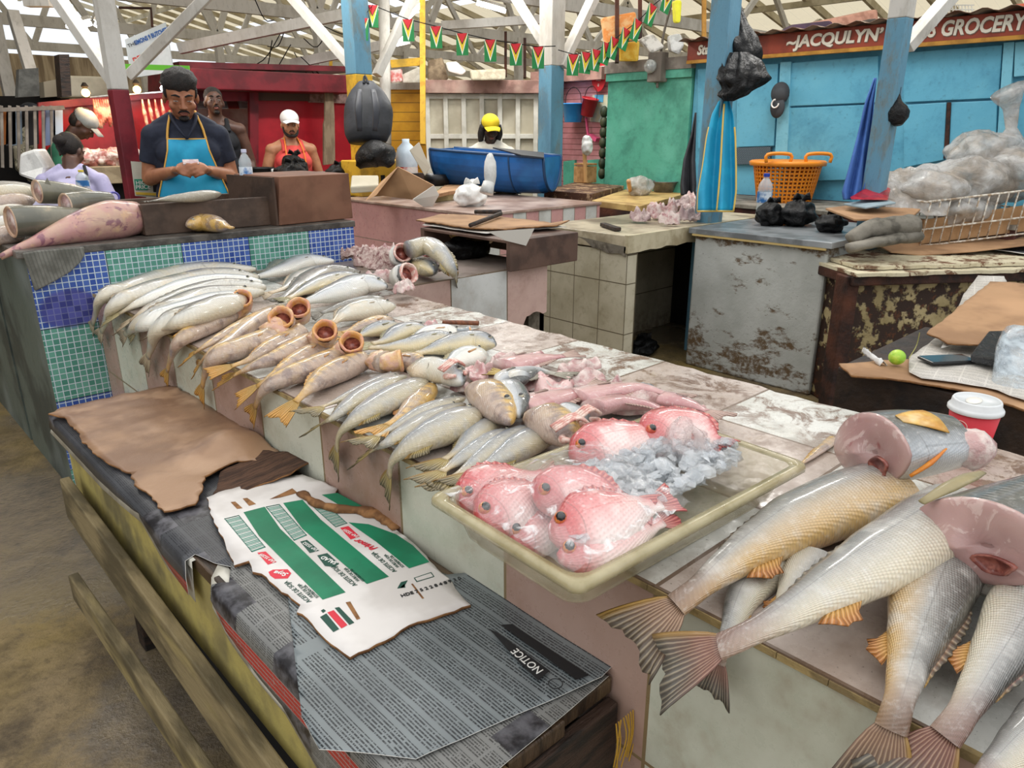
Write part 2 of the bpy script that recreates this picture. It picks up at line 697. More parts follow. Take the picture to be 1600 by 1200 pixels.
M_mside = mat('green grey stone side', '#59625a', '#3c433f', 6, .5, bump=.5, c3='#747c78', stretch=(1, .6, .6))
mc = thing('mosaic_counter', 'tall counter faced with blue and green mosaic tiles at the left end', 'counter', (1.3, 3.7, 0))
b = MB()
b.box((MX0, MY0, 0), (MX1, MY1, MZ - .03))
b.build('core', M_mside, mc)
b = MB()
b.box((MX0, MY0 - .008, 0), (MX1, MY0, MZ - .012))
b.build('mosaic_front', M_mosaic, mc)
b = MB()
b.box((MX0 - .03, MY0 - .012, MZ - .03), (MX1 + .01, MY1 + .05, MZ))
b.build('top_slab', mat('grey wet slab', '#5c5750', '#403c38', 12, .35, bump=.5, c3='#79736b'), mc, bevel=.004)
# ribbed grey slab hanging over the left corner of the mosaic
b = MB()
pl = [(36, 396), (60, 392), (132, 386), (133, 398), (126, 410), (110, 425), (85, 440), (62, 452), (55, 455), (46, 425)]
pts = [PY(px, py, MY0 - .03) for px, py in pl]
vs = pts + [p + V((0, .018, 0)) for p in pts]
m = len(pts)
b.add(vs, [tuple(range(m)), tuple(range(2 * m - 1, m - 1, -1))] + [(i, (i + 1) % m, m + (i + 1) % m, m + i) for i in range(m)])
k = MT('ribbed grey hide', .4)
x, y, z = k.xyz()
rib = (x * 480.0 + z * 60.0).sin()
c = k.mix(k.noise(14, 4).st(.35, .65), '#7d7c74', '#5d5c54')
c = k.mix(rib.st(.3, .9) * .5, c, '#4a4944')
k.col(c).bump(rib, .4, .004)
rb = b.build('fish_skin_flap', k.m, None, bevel=.004)
tag(rb, 'grey ribbed flap of fish skin hanging over the mosaic counter corner', 'fish skin')
# deep left part of the mosaic counter
sd = thing('stone_counter', 'dark stone counter joined behind the mosaic counter at the left', 'counter', (.9, 4.6, 0))
b = MB()
b.box((MX0, MY1 + .055, 0), (1.15, 5.2, MZ - .03))
b.build('body', M_mside, sd)
b = MB()
b.box((MX0 - .03, MY1 + .055, MZ - .03), (1.18, 5.25, MZ))
b.build('top_slab', mat('dark slab', '#55534c', '#38362f', 9, .4, bump=.4), sd, bevel=.004)

# wooden stool at the left edge
sp = G(16, 590, 0)
M_greywood = mat('weathered grey wood', '#8a8a86', '#5c5c5a', 9, .75, bump=.5, stretch=(4, 1, 1))
st = thing('wooden_stool', 'weathered grey wooden stool at the left edge beside the dark stone counter', 'stool', (sp.x, sp.y, 0))
b = MB()
b.box((sp.x - .36, sp.y - .1, .50), (sp.x + .07, sp.y + .28, .55), rot=(0, 0, -.35))
b.build('seat', M_greywood, st, bevel=.006)
b = MB()
b.box((sp.x - .30, sp.y - .07, .42), (sp.x + .055, sp.y - .045, .50), rot=(0, 0, -.35))
b.build('apron', M_greywood, st, bevel=.003)
for i, (dx, dy) in enumerate(((0, 0), (-.28, .1), (.08, .26), (-.2, .36))):
    b = MB()
    b.box((sp.x + dx - .025, sp.y + dy - .025, 0), (sp.x + dx + .025, sp.y + dy + .025, .5))
    b.build('leg', M_greywood, st, bevel=.003)

# ---------------------------------------------------------------- newspaper bench in front of the counter
M_yellow = mat('chipped yellow paint', '#a99a58', '#8f8250', 7, .7, bump=.4, c3='#6d6443', sc3=5)
M_raw = mat('muddy bare plank', '#837453', '#50462f', 10, .75, bump=.7, c3='#978757', sc3=7, stretch=(1, .25, 1))
bn = thing('wooden_bench', 'low wooden bench with muddy side rails and a yellow apron, covered in newspaper', 'bench', (.58, 1.4, 0))
TZ = .648
b = MB()
for i, (xa, xb) in enumerate(((.427, .54), (.544, .66), (.664, .783))):
    b.box((xa, .575 + .012 * i, TZ - .03), (xb, 2.5, TZ))
M_topwood = mat('dark wet plank top', '#4b3a2a', '#2a1f16', 8, .4, bump=.6, c3='#6e5a40', stretch=(5, .6, 1))
b.build('top_boards', M_topwood, bn, bevel=.003)
b = MB()
b.box((.434, .56, .375), (.452, 2.48, TZ - .03))
b.build('yellow_apron', M_yellow, bn, bevel=.003, label='chipped yellow painted board')
b = MB()
b.box((.46, .578, .44), (.775, .6, TZ - .032))
b.build('end_apron', M_darkwood, bn, bevel=.003)
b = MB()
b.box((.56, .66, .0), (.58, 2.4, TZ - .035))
b.build('added_shade_board', M_black, bn)  # added near-black board standing in for the shade under the bench
for nm, (p0, p1), h in (('rail', (PX(100, 745, .395), PX(425, 1185, .395)), .135), ('rail', (PX(114, 896, .35), PX(322, 1197, .35)), .085)):
    d = (p1 - p0)
    p1 = p0 + d * 1.75
    b = MB()
    b.beam(p0 - V((0, 0, h / 2)), p1 - V((0, 0, h / 2)), .028, h)
    b.build(nm, M_raw, bn, bevel=.004)
for (lx, ly) in ((.484, 2.12), (.74, 2.3), (.484, .95), (.735, .63)):
    b = MB()
    b.box((lx - .03, ly - .03, 0), (lx + .03, ly + .03, TZ - .03))
    b.build('leg', M_darkwood, bn, bevel=.004)
b = MB()
for i in range(9):
    p = G(928 + i * 2.2, 1085, .6)
    y0 = .556
    b.tube([(.742 + i * .006, y0, .61), (.74 + i * .006 + r.uniform(-.01, .01), y0 - .004, .57), (.742 + i * .005, y0, .50 + r.uniform(0, .03))], .0012, 5, smooth=6)
b.build('frayed_twine', mat('yellow twine', '#b48a2c', None, r=.8), bn, label='frayed yellow twine')


def G2(px, py, z=TZ + .004, X=.418):
    """photo position on the bench top, or unfolded if it hangs over the front edge"""
    p = G(px, py, z)
    if p.x >= .424: return (p.x, p.y)
    q = PX(px, py, X)
    return (.424 - max(.004, z - q.z) - .006, q.y)


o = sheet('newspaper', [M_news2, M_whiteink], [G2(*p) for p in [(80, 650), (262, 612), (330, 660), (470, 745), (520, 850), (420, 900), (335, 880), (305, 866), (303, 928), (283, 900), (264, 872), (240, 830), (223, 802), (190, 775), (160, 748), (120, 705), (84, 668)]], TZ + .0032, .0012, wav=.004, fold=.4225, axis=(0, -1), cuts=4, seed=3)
tag(o, 'dark soaked newspaper under the brown cardboard, folded over the bench edge', 'newspaper')
o = sheet('newspaper', [M_news, M_whiteink], [(.52, 1.44), (.56, 1.40), (.74, 1.08), (.778, .95), (.775, .60), (.65, .592), (.5, .585), (.41, .575)] + [G2(*p) for p in [(560, 1290), (500, 1186), (450, 1100), (415, 1058), (380, 1010), (362, 985), (338, 936), (333, 905)]] + [(.44, 1.27), (.48, 1.35)], TZ + .0045, .0012, wav=.004, fold=.4225, axis=(0, -1), cuts=4, seed=9)
tag(o, 'grey newspaper with red headline stripe draped over the near bench edge', 'newspaper')
M_liner = mat('white plastic liner', '#c9c6ba', '#aba698', 8, .4, bump=.2)
for nm_, pts in (('left', [(84, 652), (300, 700), (320, 866), (306, 936), (285, 910), (262, 884), (238, 842), (221, 812), (188, 785), (158, 758), (118, 715), (78, 672)]), ('right', [(345, 870), (600, 1180), (560, 1310), (496, 1196), (446, 1110), (410, 1068), (375, 1020), (358, 995), (332, 944), (329, 905)])):
    q_ = bpy.data.objects['newspaper' if nm_ == 'left' else 'newspaper.001']
    sheet('plastic_liner', M_liner, [G2(*p) for p in pts], TZ + .0003, .0006, q_, wav=0, fold=.4255, fold_r=.006, cuts=3, seed=4)
o = sheet('newspaper', [M_newswet, M_whiteink], [G2(*p) for p in [(450, 935), (735, 900), (790, 930), (958, 1046), (940, 1065), (650, 1192), (560, 1192), (520, 1140)]], TZ + .010, .0012, wav=.003, axis=(0, -1), cuts=3, seed=14)
tag(o, 'wet grey newspaper page with printed columns and a black notice box', 'newspaper')
b = MB()
ZN = TZ + .0175
b.add([G(*p, ZN) for p in [(764, 982), (780, 990), (859, 1048), (841, 1063), (812, 1036)]], [(0, 1, 2, 3, 4)])
b.add([G(*p, ZN) for p in [(782, 976), (800, 975), (921, 1055), (900, 1062)]], [(0, 1, 2, 3)])
b.build('printed_box', M_blackink, o)
e0, e1 = G(856, 1051, ZN), G(790, 997, ZN)
text('NOTICE', M_whiteink, e0 + (G(846, 1060, ZN) - e0) * .50 + (e1 - e0) * .08 + V((0, 0, .0006)), e1 - e0, V((0, 0, 1)).cross(e1 - e0), .021, o, sx=.9, depth=.0004)
b = MB()
c0 = G(868, 1068, ZN)
b.tube([c0 + V((.011 * math.cos(a), .011 * math.sin(a), 0)) for a in [i * .4 for i in range(17)]], .0008, 5)
b.build('printed_ring', M_blackink, o)

# brown cardboard sheets
Z2 = TZ + .012
o = sheet('cardboard_sheet', [M_tornboard, M_kraft], ragged([G(*p, Z2)[:2] for p in [(330, 790), (345, 740), (410, 712), (455, 718), (486, 738), (455, 752), (400, 765), (350, 786)]], 5, .004), Z2 - .003, .004, wav=.01, cuts=2, seed=2, lift=lambda x, y: max(0, (x - .62)) * .12)
tag(o, 'dark torn cardboard flap curling between the brown sheet and white box', 'cardboard')
o = sheet('cardboard_sheet', [M_wetboard, M_kraft], ragged([G(*p, Z2)[:2] for p in [(76, 650), (96, 640), (265, 604), (300, 618), (370, 660), (395, 690), (447, 716), (425, 724), (372, 728), (350, 737), (322, 755), (318, 775), (306, 792), (257, 803), (232, 775), (210, 762), (205, 742), (170, 728), (150, 712), (128, 690), (122, 678), (110, 668), (105, 660)]], 4, .004, 3), Z2, .005, wav=.009, wsc=11, cuts=5, seed=7, lift=lambda x, y: .05 * math.exp(-(((x - .70) ** 2 + (y - 1.87) ** 2) / .008)) + .02 * math.exp(-(((x - .6) ** 2 + (y - 1.66) ** 2) / .006)))
tag(o, 'large wet brown cardboard sheet with torn edges on the bench', 'cardboard')

# white printed box sheet
Z3 = TZ + .013
px6 = lambda x, y: (300 + x / 3.478, 720 + y / 3.478)
g6 = lambda x, y, z=Z3 + .0062: G(*px6(x, y), z)
OL = [(80, 205), (180, 165), (330, 130), (480, 95), (600, 80), (700, 115), (795, 155), (780, 190), (900, 240), (970, 270), (1110, 380), (1200, 450), (1250, 500), (1290, 550), (1390, 640), (1430, 700), (1480, 760), (1515, 790), (1180, 900), (1050, 985), (860, 1075), (700, 950), (600, 840), (570, 830), (590, 790), (470, 700), (380, 620), (330, 610), (310, 550), (230, 575), (190, 490), (170, 420), (120, 340)]
bx = sheet('flattened_carton', [M_whiteprint, M_kraft], ragged([g6(x, y, Z3 + .003)[:2] for x, y in OL], 6, .0025, 8), Z3, .006, wav=0, cuts=3)
tag(bx, 'flattened white box panel with green bands and product print on the newspapers', 'cardboard')


def decal(polys, m, name, parent, dz=0):
    if name[-1] == 's' and name not in ('green_bands', 'printed_stripe_boxes'):
        for pl in polys: decal([pl], m, name[:-1] if name != 'torn_patches' else 'torn_patch', parent, dz)
        return
    b = MB()
    for pl in polys:
        p = [g6(x, y) + V((0, 0, .0004 + dz)) for x, y in pl]
        b.add(p, [tuple(range(len(p)))])
    return b.build(name, m, parent)


decal([[(280, 280), (395, 250), (480, 370), (835, 715), (710, 755), (365, 410)],
       [(495, 230), (600, 212), (700, 320), (1070, 630), (950, 670), (600, 370)],
       [(705, 185), (790, 175), (960, 265), (975, 280), (850, 270)], [(850, 335), (960, 345), (1110, 400), (1200, 460), (1290, 550), (1180, 585), (1000, 440)]], M_greenink, 'green_bands', bx)
lerp2 = lambda a, b, t: (a[0] + (b[0] - a[0]) * t, a[1] + (b[1] - a[1]) * t)
bars, boxes = [], []
for A, B, C_, D in (((175, 315), (255, 295), (400, 470), (325, 497)), ((400, 250), (475, 235), (625, 405), (555, 435)), ((650, 245), (730, 235), (845, 340), (780, 362))):
    for i in range(26):
        t0 = (i + .15) / 26
        t1 = t0 + (.55 if i % 3 else .3) / 26
        bars.append([lerp2(A, D, t0), lerp2(B, C_, t0), lerp2(B, C_, t1), lerp2(A, D, t1)])
    for a, q in ((A, B), (B, C_), (C_, D), (D, A)):
        n_ = (-(q[1] - a[1]), q[0] - a[0])
        l_ = math.hypot(*n_)
        n_ = (n_[0] / l_ * 4, n_[1] / l_ * 4)
        boxes.append([a, q, (q[0] + n_[0], q[1] + n_[1]), (a[0] + n_[0], a[1] + n_[1])])
decal(bars + boxes, mat('barcode green', '#4d8f7c', None, r=.55), 'printed_stripe_boxes', bx)
decal([[(355, 500), (400, 493), (460, 550), (412, 565)], [(805, 365), (850, 355), (912, 412), (862, 428)], [(415, 605), (440, 592), (520, 590), (540, 612), (520, 640), (450, 642), (425, 625)]], M_redink, 'red_labels', bx)
decal([[(588, 440), (625, 430), (692, 488), (640, 502)], [(680, 515), (735, 502), (800, 560), (775, 578), (722, 572)], [(1115, 695), (1135, 660), (1172, 650), (1150, 690)], [(1130, 690), (1155, 668), (1160, 690)],
       [(695, 850), (730, 830), (800, 915), (768, 932)], [(775, 800), (800, 795), (882, 880), (855, 893)], [(700, 815), (715, 806), (728, 816), (712, 828)]], M_darkgreenink, 'green_logos', bx)
decal([[(735, 825), (770, 812), (845, 893), (812, 912)]], M_redink, 'red_bottle_print', bx)
decal([[(210, 225), (235, 222), (275, 258), (245, 262)], [(275, 205), (300, 202), (348, 235), (310, 245)], [(835, 770), (860, 765), (915, 858), (895, 865)], [(1190, 670), (1200, 668), (1262, 748), (1250, 750)], [(420, 210), (545, 150), (575, 175), (480, 200)]], M_kraft, 'torn_patches', bx)
b = MB()
for s0 in range(6):
    pass
stp = [g6(*p) for p in [(590, 170), (640, 215), (720, 255), (830, 275), (960, 285), (1060, 315), (1130, 370)]]
P = crom(stp, 24)
rings = []
for i, p in enumerate(P):
    t = (P[min(i + 1, 24)] - P[max(0, i - 1)]).normalized()
    sd_ = t.cross(V((0, 0, 1)))
    w = .012 + .003 * math.sin(i * 1.3) + .002 * math.sin(i * 3.1) + .009 * (i > 15)
    h = .003 + .010 * math.sin(math.pi * i / 24) + .001 * math.sin(i * 2.2)
    rings.append([p - sd_ * w + V((0, 0, .001)), p - sd_ * w * .5 + V((0, 0, h)), p + sd_ * w * .4 + V((0, 0, h * 1.1)), p + sd_ * w + V((0, 0, .002))])
b.loft(rings)
b.build('torn_flap', M_kraft, bx, smooth=True, label='curled torn strip of brown cardboard')
def t6(body, a, bb, size, m, bold=0, shear=0, sx=1.0):
    """upside-down print: reads from a to bb"""
    a, bb = g6(*a) + V((0, 0, .001)), g6(*bb) + V((0, 0, .001))
    x = bb - a
    text(body, m, a, x, V((0, 0, 1)).cross(x), size, bx, depth=.0003, bold=bold, shear=shear, sx=sx)
for (ox, oy) in ((0, 0), (250, -90), (465, -165)):
    t6('ACEITE DE SOJA', (640 + ox, 770 + oy), (505 + ox, 655 + oy), .0125, M_darkgreenink)
    t6('HUILE DE SOJA', (655 + ox, 745 + oy), (560 + ox, 655 + oy), .0085, M_darkgreenink)
    t6('SOYBEAN OIL', (685 + ox, 745 + oy), (600 + ox, 670 + oy), .0085, M_darkgreenink)
t6('SAP 35209', (452, 552), (365, 505), .011, M_whiteink)
t6('SAP 35201', (902, 415), (815, 370), .011, M_whiteink)
t6('SAP 35352', (682, 490), (598, 440), .011, M_whiteink)
t6('SALAD', (785, 560), (697, 520), .014, M_whiteink, bold=.0003)
t6('Soya', (520, 622), (440, 605), .016, M_whiteink, bold=.0003, shear=.3)
t6('Primor', (1000, 482), (905, 440), .021, M_redink, bold=.0004, shear=.3)
t6('HDE 7 5 2 2 8 4 8 9 3 0', (1135, 738), (1385, 662), .0125, M_blackink, bold=.0003)
decal([[(1205, 637), (1300, 605), (1318, 630), (1220, 660)]], M_darkgreenink, 'printed_frame', bx)
decal([[(1212, 639), (1297, 611), (1311, 629), (1224, 655)]], M_whiteprint, 'printed_frame_fill', bx, .0002)
# ---------------------------------------------------------------- fish
def skin(name, dors, side, belly, mott=None, tail=None, stops=(.12, .42, .78), scales=(230, 60), sb=.25, rough=.3, spot=None, band=None, gill=.21, blush=None, headcol=None):
    k = MT(name, rough, coat=.55, spec=.6, sss=.05)
    u, v, _ = k.xyz('UV')
    k.xyz()
    n1, n2 = k.noise(22, 4), k.noise(95, 4, .7)
    vv = v + (n1 - .5) * .22
    c = k.ramp(vv, [(stops[0], dors), (stops[1], side), (stops[2], belly)])
    if mott: c = k.mix(n1.st(.48, .66) * .75, c, mott)
    if band: c = k.mix(((u * 62.0 + n1 * 5.0).sin().st(.2, .9)) * (v.st(.1, .3)) * ((1.0 - v).st(.1, .5)) * .55, c, band)
    if spot: c = k.mix((k.vor(34) < .25) * .6, c, spot)
    if blush: c = k.mix(k.noise(13, 3).st(.5, .68) * .6, c, blush)
    if headcol:
        c = k.mix((u + (n1 - .5) * .12).st(.30, .12) * .75, c, headcol)
        c = k.mix(k.vor(70).st(.25, .05) * .5 * u.st(.2, .3), c, '#f3e9e4')
    if gill: c = k.mix(((u - gill - ((v - .5) * (v - .5) * -.25)).ab() < .005) * .28 + 0.0, c, '#55504a')
    lat = ((v - .42).ab() < .012) * (u > .2) * .3
    c = k.mix(lat, c, dors)
    if tail: c = k.mix(u.st(.78, 1.0) * .8, c, tail)
    sc = ((u * scales[0] + v * scales[1]).sin() * ((u * scales[0] * .5 - v * scales[1] * 1.3).sin()))
    c = k.mix(sc.st(.2, 1) * .16, c, '#3a3a38')
    c = k.mix(n2.st(.5, .75) * .25, c, '#f2f0ea')
    k.col(c)
    k.set('Roughness', n2 * .3 + (rough - .12))
    k.bump(sc * .5 + n2 * .5, sb, .0025)
    return k.m


def finmat(name, base, tip, edge=None, rays=70):
    k = MT(name, .45, coat=.15)
    u, v, _ = k.xyz('UV')
    k.xyz()
    n = k.noise(30, 3)
    ry = (v * rays + n * 2.0).sin()
    c = k.mix((u + (n - .5) * .5).st(.15, .9), base, tip)
    c = k.mix(ry.st(.1, .9) * .45, c, '#3d342b')
    c = k.mix(ry.st(-.2, -.95) * .25, c, '#d9c8a8')
    if edge: c = k.mix(v.st(.82, .98) * .9, c, edge)
    k.col(c)
    k.bump(ry, .5, .003)
    return k.m


SK = {
    'pale': skin('pale silver fish skin', '#66645b', '#bdbbb3', '#cdc2aa', tail='#c2a680', stops=(.22, .52, 1.0), blush='#c6b799', sb=.3),
    'yellow': skin('yellow brown fish skin', '#c9a257', '#a58a72', '#bda798', mott='#75625e', tail='#c79a48', band='#685a5a', stops=(.36, .58, .98), blush='#b99f7e'),
    'grey': skin('grey silver fish skin', '#434a52', '#8b9096', '#d0bf94', tail='#bda67a', stops=(.18, .5, .9), blush='#9c9685'),
    'greyc': skin('blue grey fish skin with cream back', '#b0a68f', '#7b8189', '#b5a98c', tail='#bda67a', stops=(.03, .34, .93), blush='#989a9b', sb=.3),
    'silver': skin('bright silver fish skin', '#50524f', '#aeb2b6', '#d6d1c4', tail='#a39c8a', stops=(.2, .5, .98), sb=.28),
    'dark': skin('dark grey fish skin', '#45433d', '#6f6b62', '#a39a89', tail='#6a655c', stops=(.3, .65, .95)),
    'white': skin('white belly fish skin', '#7d8386', '#c0c4c3', '#dcd8cc', tail='#b9a57e', stops=(.04, .25, .7)),
    'big': skin('large silver and gold fish skin', '#4c4944', '#9b9892', '#cfab70', tail='#8a6c58', stops=(.05, .45, .98), scales=(330, 75), sb=.5, gill=None, blush='#d6d2ca'),
    'bigs': skin('large bright silver fish skin', '#55534f', '#a8a6a2', '#d2c8b0', tail='#8d6a5c', stops=(.04, .42, .95), scales=(330, 75), sb=.55, gill=None, blush='#cfccc5'),
    'pink': skin('raw pink split fish', '#b98a88', '#c99c98', '#dcc8c0', stops=(.1, .5, .9), gill=None, blush='#a86a6c', sb=.2),
    'snap': skin('pink snapper skin', '#b8484c', '#d99a97', '#ecdcd6', stops=(.08, .42, .9), scales=(110, 40), sb=.3, blush='#f0dcd6', headcol='#b5393c'),
}
FN = {
    'pale': finmat('pale fin', '#c9b596', '#8d7a5f'),
    'yellow': finmat('yellow fin', '#b98f3c', '#c58a2a'),
    'pink': finmat('pale pink fin', '#c9a79c', '#a98a80'),
    'grey': finmat('olive fin', '#a39a6c', '#75704c'),
    'greyc': finmat('yellow olive fin', '#a8924f', '#5f5434', edge='#8f6a2a'),
    'silver': finmat('silver fin', '#a5a091', '#7d786a'),
    'dark': finmat('dark fin', '#6b665a', '#4b473f'),
    'white': finmat('white fin', '#b7a878', '#8f8458'),
    'bigs': finmat('large grey red fin', '#8d5f52', '#5f5a52', edge='#9c7a44', rays=90),
    'big': finmat('large brown fin', '#96735c', '#5b4f42', edge='#a07c3a', rays=90),
    'snap': finmat('red fin', '#d28783', '#c4575a'),
}
M_orangefin = finmat('orange fin', '#cf9a4a', '#b5702c', rays=60)
M_eye = mat('fish eye silver', '#b9b39a', '#8f8a74', 60, .2, coat=1)
M_pupil = mat('fish pupil', '#0c0c0e', None, r=.08, coat=1)
M_eyered = mat('red fish eye', '#b8402c', '#c9792f', 90, .2, coat=1)
M_mouth = mat('orange mouth lining', '#d39a52', '#cf8f74', 40, .35, coat=.4, bump=.4, c3='#e2bd8c', sc3=24)
M_croak = mat('cream and orange fish head', '#cda06a', '#c79a86', 26, .35, coat=.4, bump=.4, c3='#dfc8a6', sc3=20)
M_throat = mat('dark throat', '#6b2f28', '#9a5a4c', 50, .35, coat=.4)
M_gill = mat('pink gills', '#c98a7e', '#e2c9bb', 60, .35, coat=.4)
M_flesh = None
k = MT('pale pink cut flesh', .3, coat=.35, sss=.15)
k.xyz()
n1, n2 = k.noise(26, 4, .6, dist=1.2), k.noise(9, 2)
c = k.mix(n2.st(.35, .65), '#a7837e', '#bb9a93')
c = k.mix(n1.st(.55, .62) * .5, c, '#d6c0b8')
c = k.mix(k.noise(17, 3).st(.62, .72) * .7, c, '#8e3a3c')
k.col(c)
k.bump(n1, .35, .004)
M_flesh = k.m
M_scrap = mat('pink fish scraps', '#bd9793', '#d6c4bc', 28, .3, coat=.4, bump=.5, c3='#9c6668', sc3=22, sss=.1)
M_scrap2 = mat('red pink fillet', '#bf8686', '#d6b3ae', 24, .28, coat=.4, bump=.4, c3='#d3cac4', sc3=30, sss=.1)
M_bone = mat('bony fish frame', '#9c7d76', '#c2aca2', 60, .4, coat=.2, bump=.6, c3='#6b3434', sc3=40)

PROF = {
    'full': [(0, .16), (.03, .34), (.1, .66), (.2, .92), (.32, 1), (.48, .92), (.65, .66), (.8, .38), (.92, .24), (1, .27)],
    'snap': [(0, .2), (.05, .45), (.14, .78), (.28, 1), (.45, .97), (.62, .75), (.8, .42), (.92, .25), (1, .27)],
    'cut': [(0, .98), (.15, 1), (.4, .86), (.6, .62), (.78, .40), (.92, .28), (1, .31)],
    'long': [(0, .2), (.04, .45), (.12, .8), (.25, 1), (.5, .92), (.7, .62), (.85, .36), (.95, .22), (1, .24)],
    'skull': [(0, .14), (.08, .36), (.22, .66), (.42, .92), (.65, 1.0), (.88, .9), (1, .6)],
    'head': [(0, .72), (.06, .86), (.15, .95), (.3, 1), (.5, .88), (.7, .58), (.85, .34), (.95, .24), (1, .27)],
}


def lerpt(tab, u):
    for (a, p), (b, q) in zip(tab, tab[1:]):
        if u <= b:
            t = (u - a) / (b - a)
            t = t * t * (3 - 2 * t) * .4 + t * .6
            return p + (q - p) * t
    return tab[-1][1]


def PF(px, py, z, off=.02):
    p = G(px, py, z)
    if p.x < XA - .004: p = PX(px, py, XA - off)
    return p


def fin_sheet(name, rows, m, parent, th=.0009, nrm=None):
    """closed thin sheet; rows = list of rows of points, uv = (along, across)"""
    nr, nc = len(rows), len(rows[0])
    b = MB()
    vs, uv = [], []
    for sgn in (1, -1):
        for i in range(nr):
            for j in range(nc):
                a = rows[min(i + 1, nr - 1)][j] - rows[max(i - 1, 0)][j]
                c = rows[i][min(j + 1, nc - 1)] - rows[i][max(j - 1, 0)]
                n = a.cross(c)
                n = n.normalized() if n.length > 1e-12 else V((0, 0, 1))
                vs.append(rows[i][j] + n * th * sgn)
                uv.append((max(i / (nr - 1), 1e-4), max(j / (nc - 1), 1e-4)))
    fs = []
    o = nr * nc
    for i in range(nr - 1):
        for j in range(nc - 1):
            q = (i * nc + j, i * nc + j + 1, (i + 1) * nc + j + 1, (i + 1) * nc + j)
            fs += [q, tuple(x + o for x in q[::-1])]
    rim = [i * nc for i in range(nr)] + [(nr - 1) * nc + j for j in range(1, nc)] + [i * nc + nc - 1 for i in range(nr - 2, -1, -1)] + [j for j in range(nc - 2, 0, -1)]
    for a, c in zip(rim, rim[1:] + rim[:1]):
        fs.append((a, c, c + o, a + o))
    b.add(vs, fs, 0, uv)
    return b.build(name, m, parent, smooth=True)


FISHN = [0]


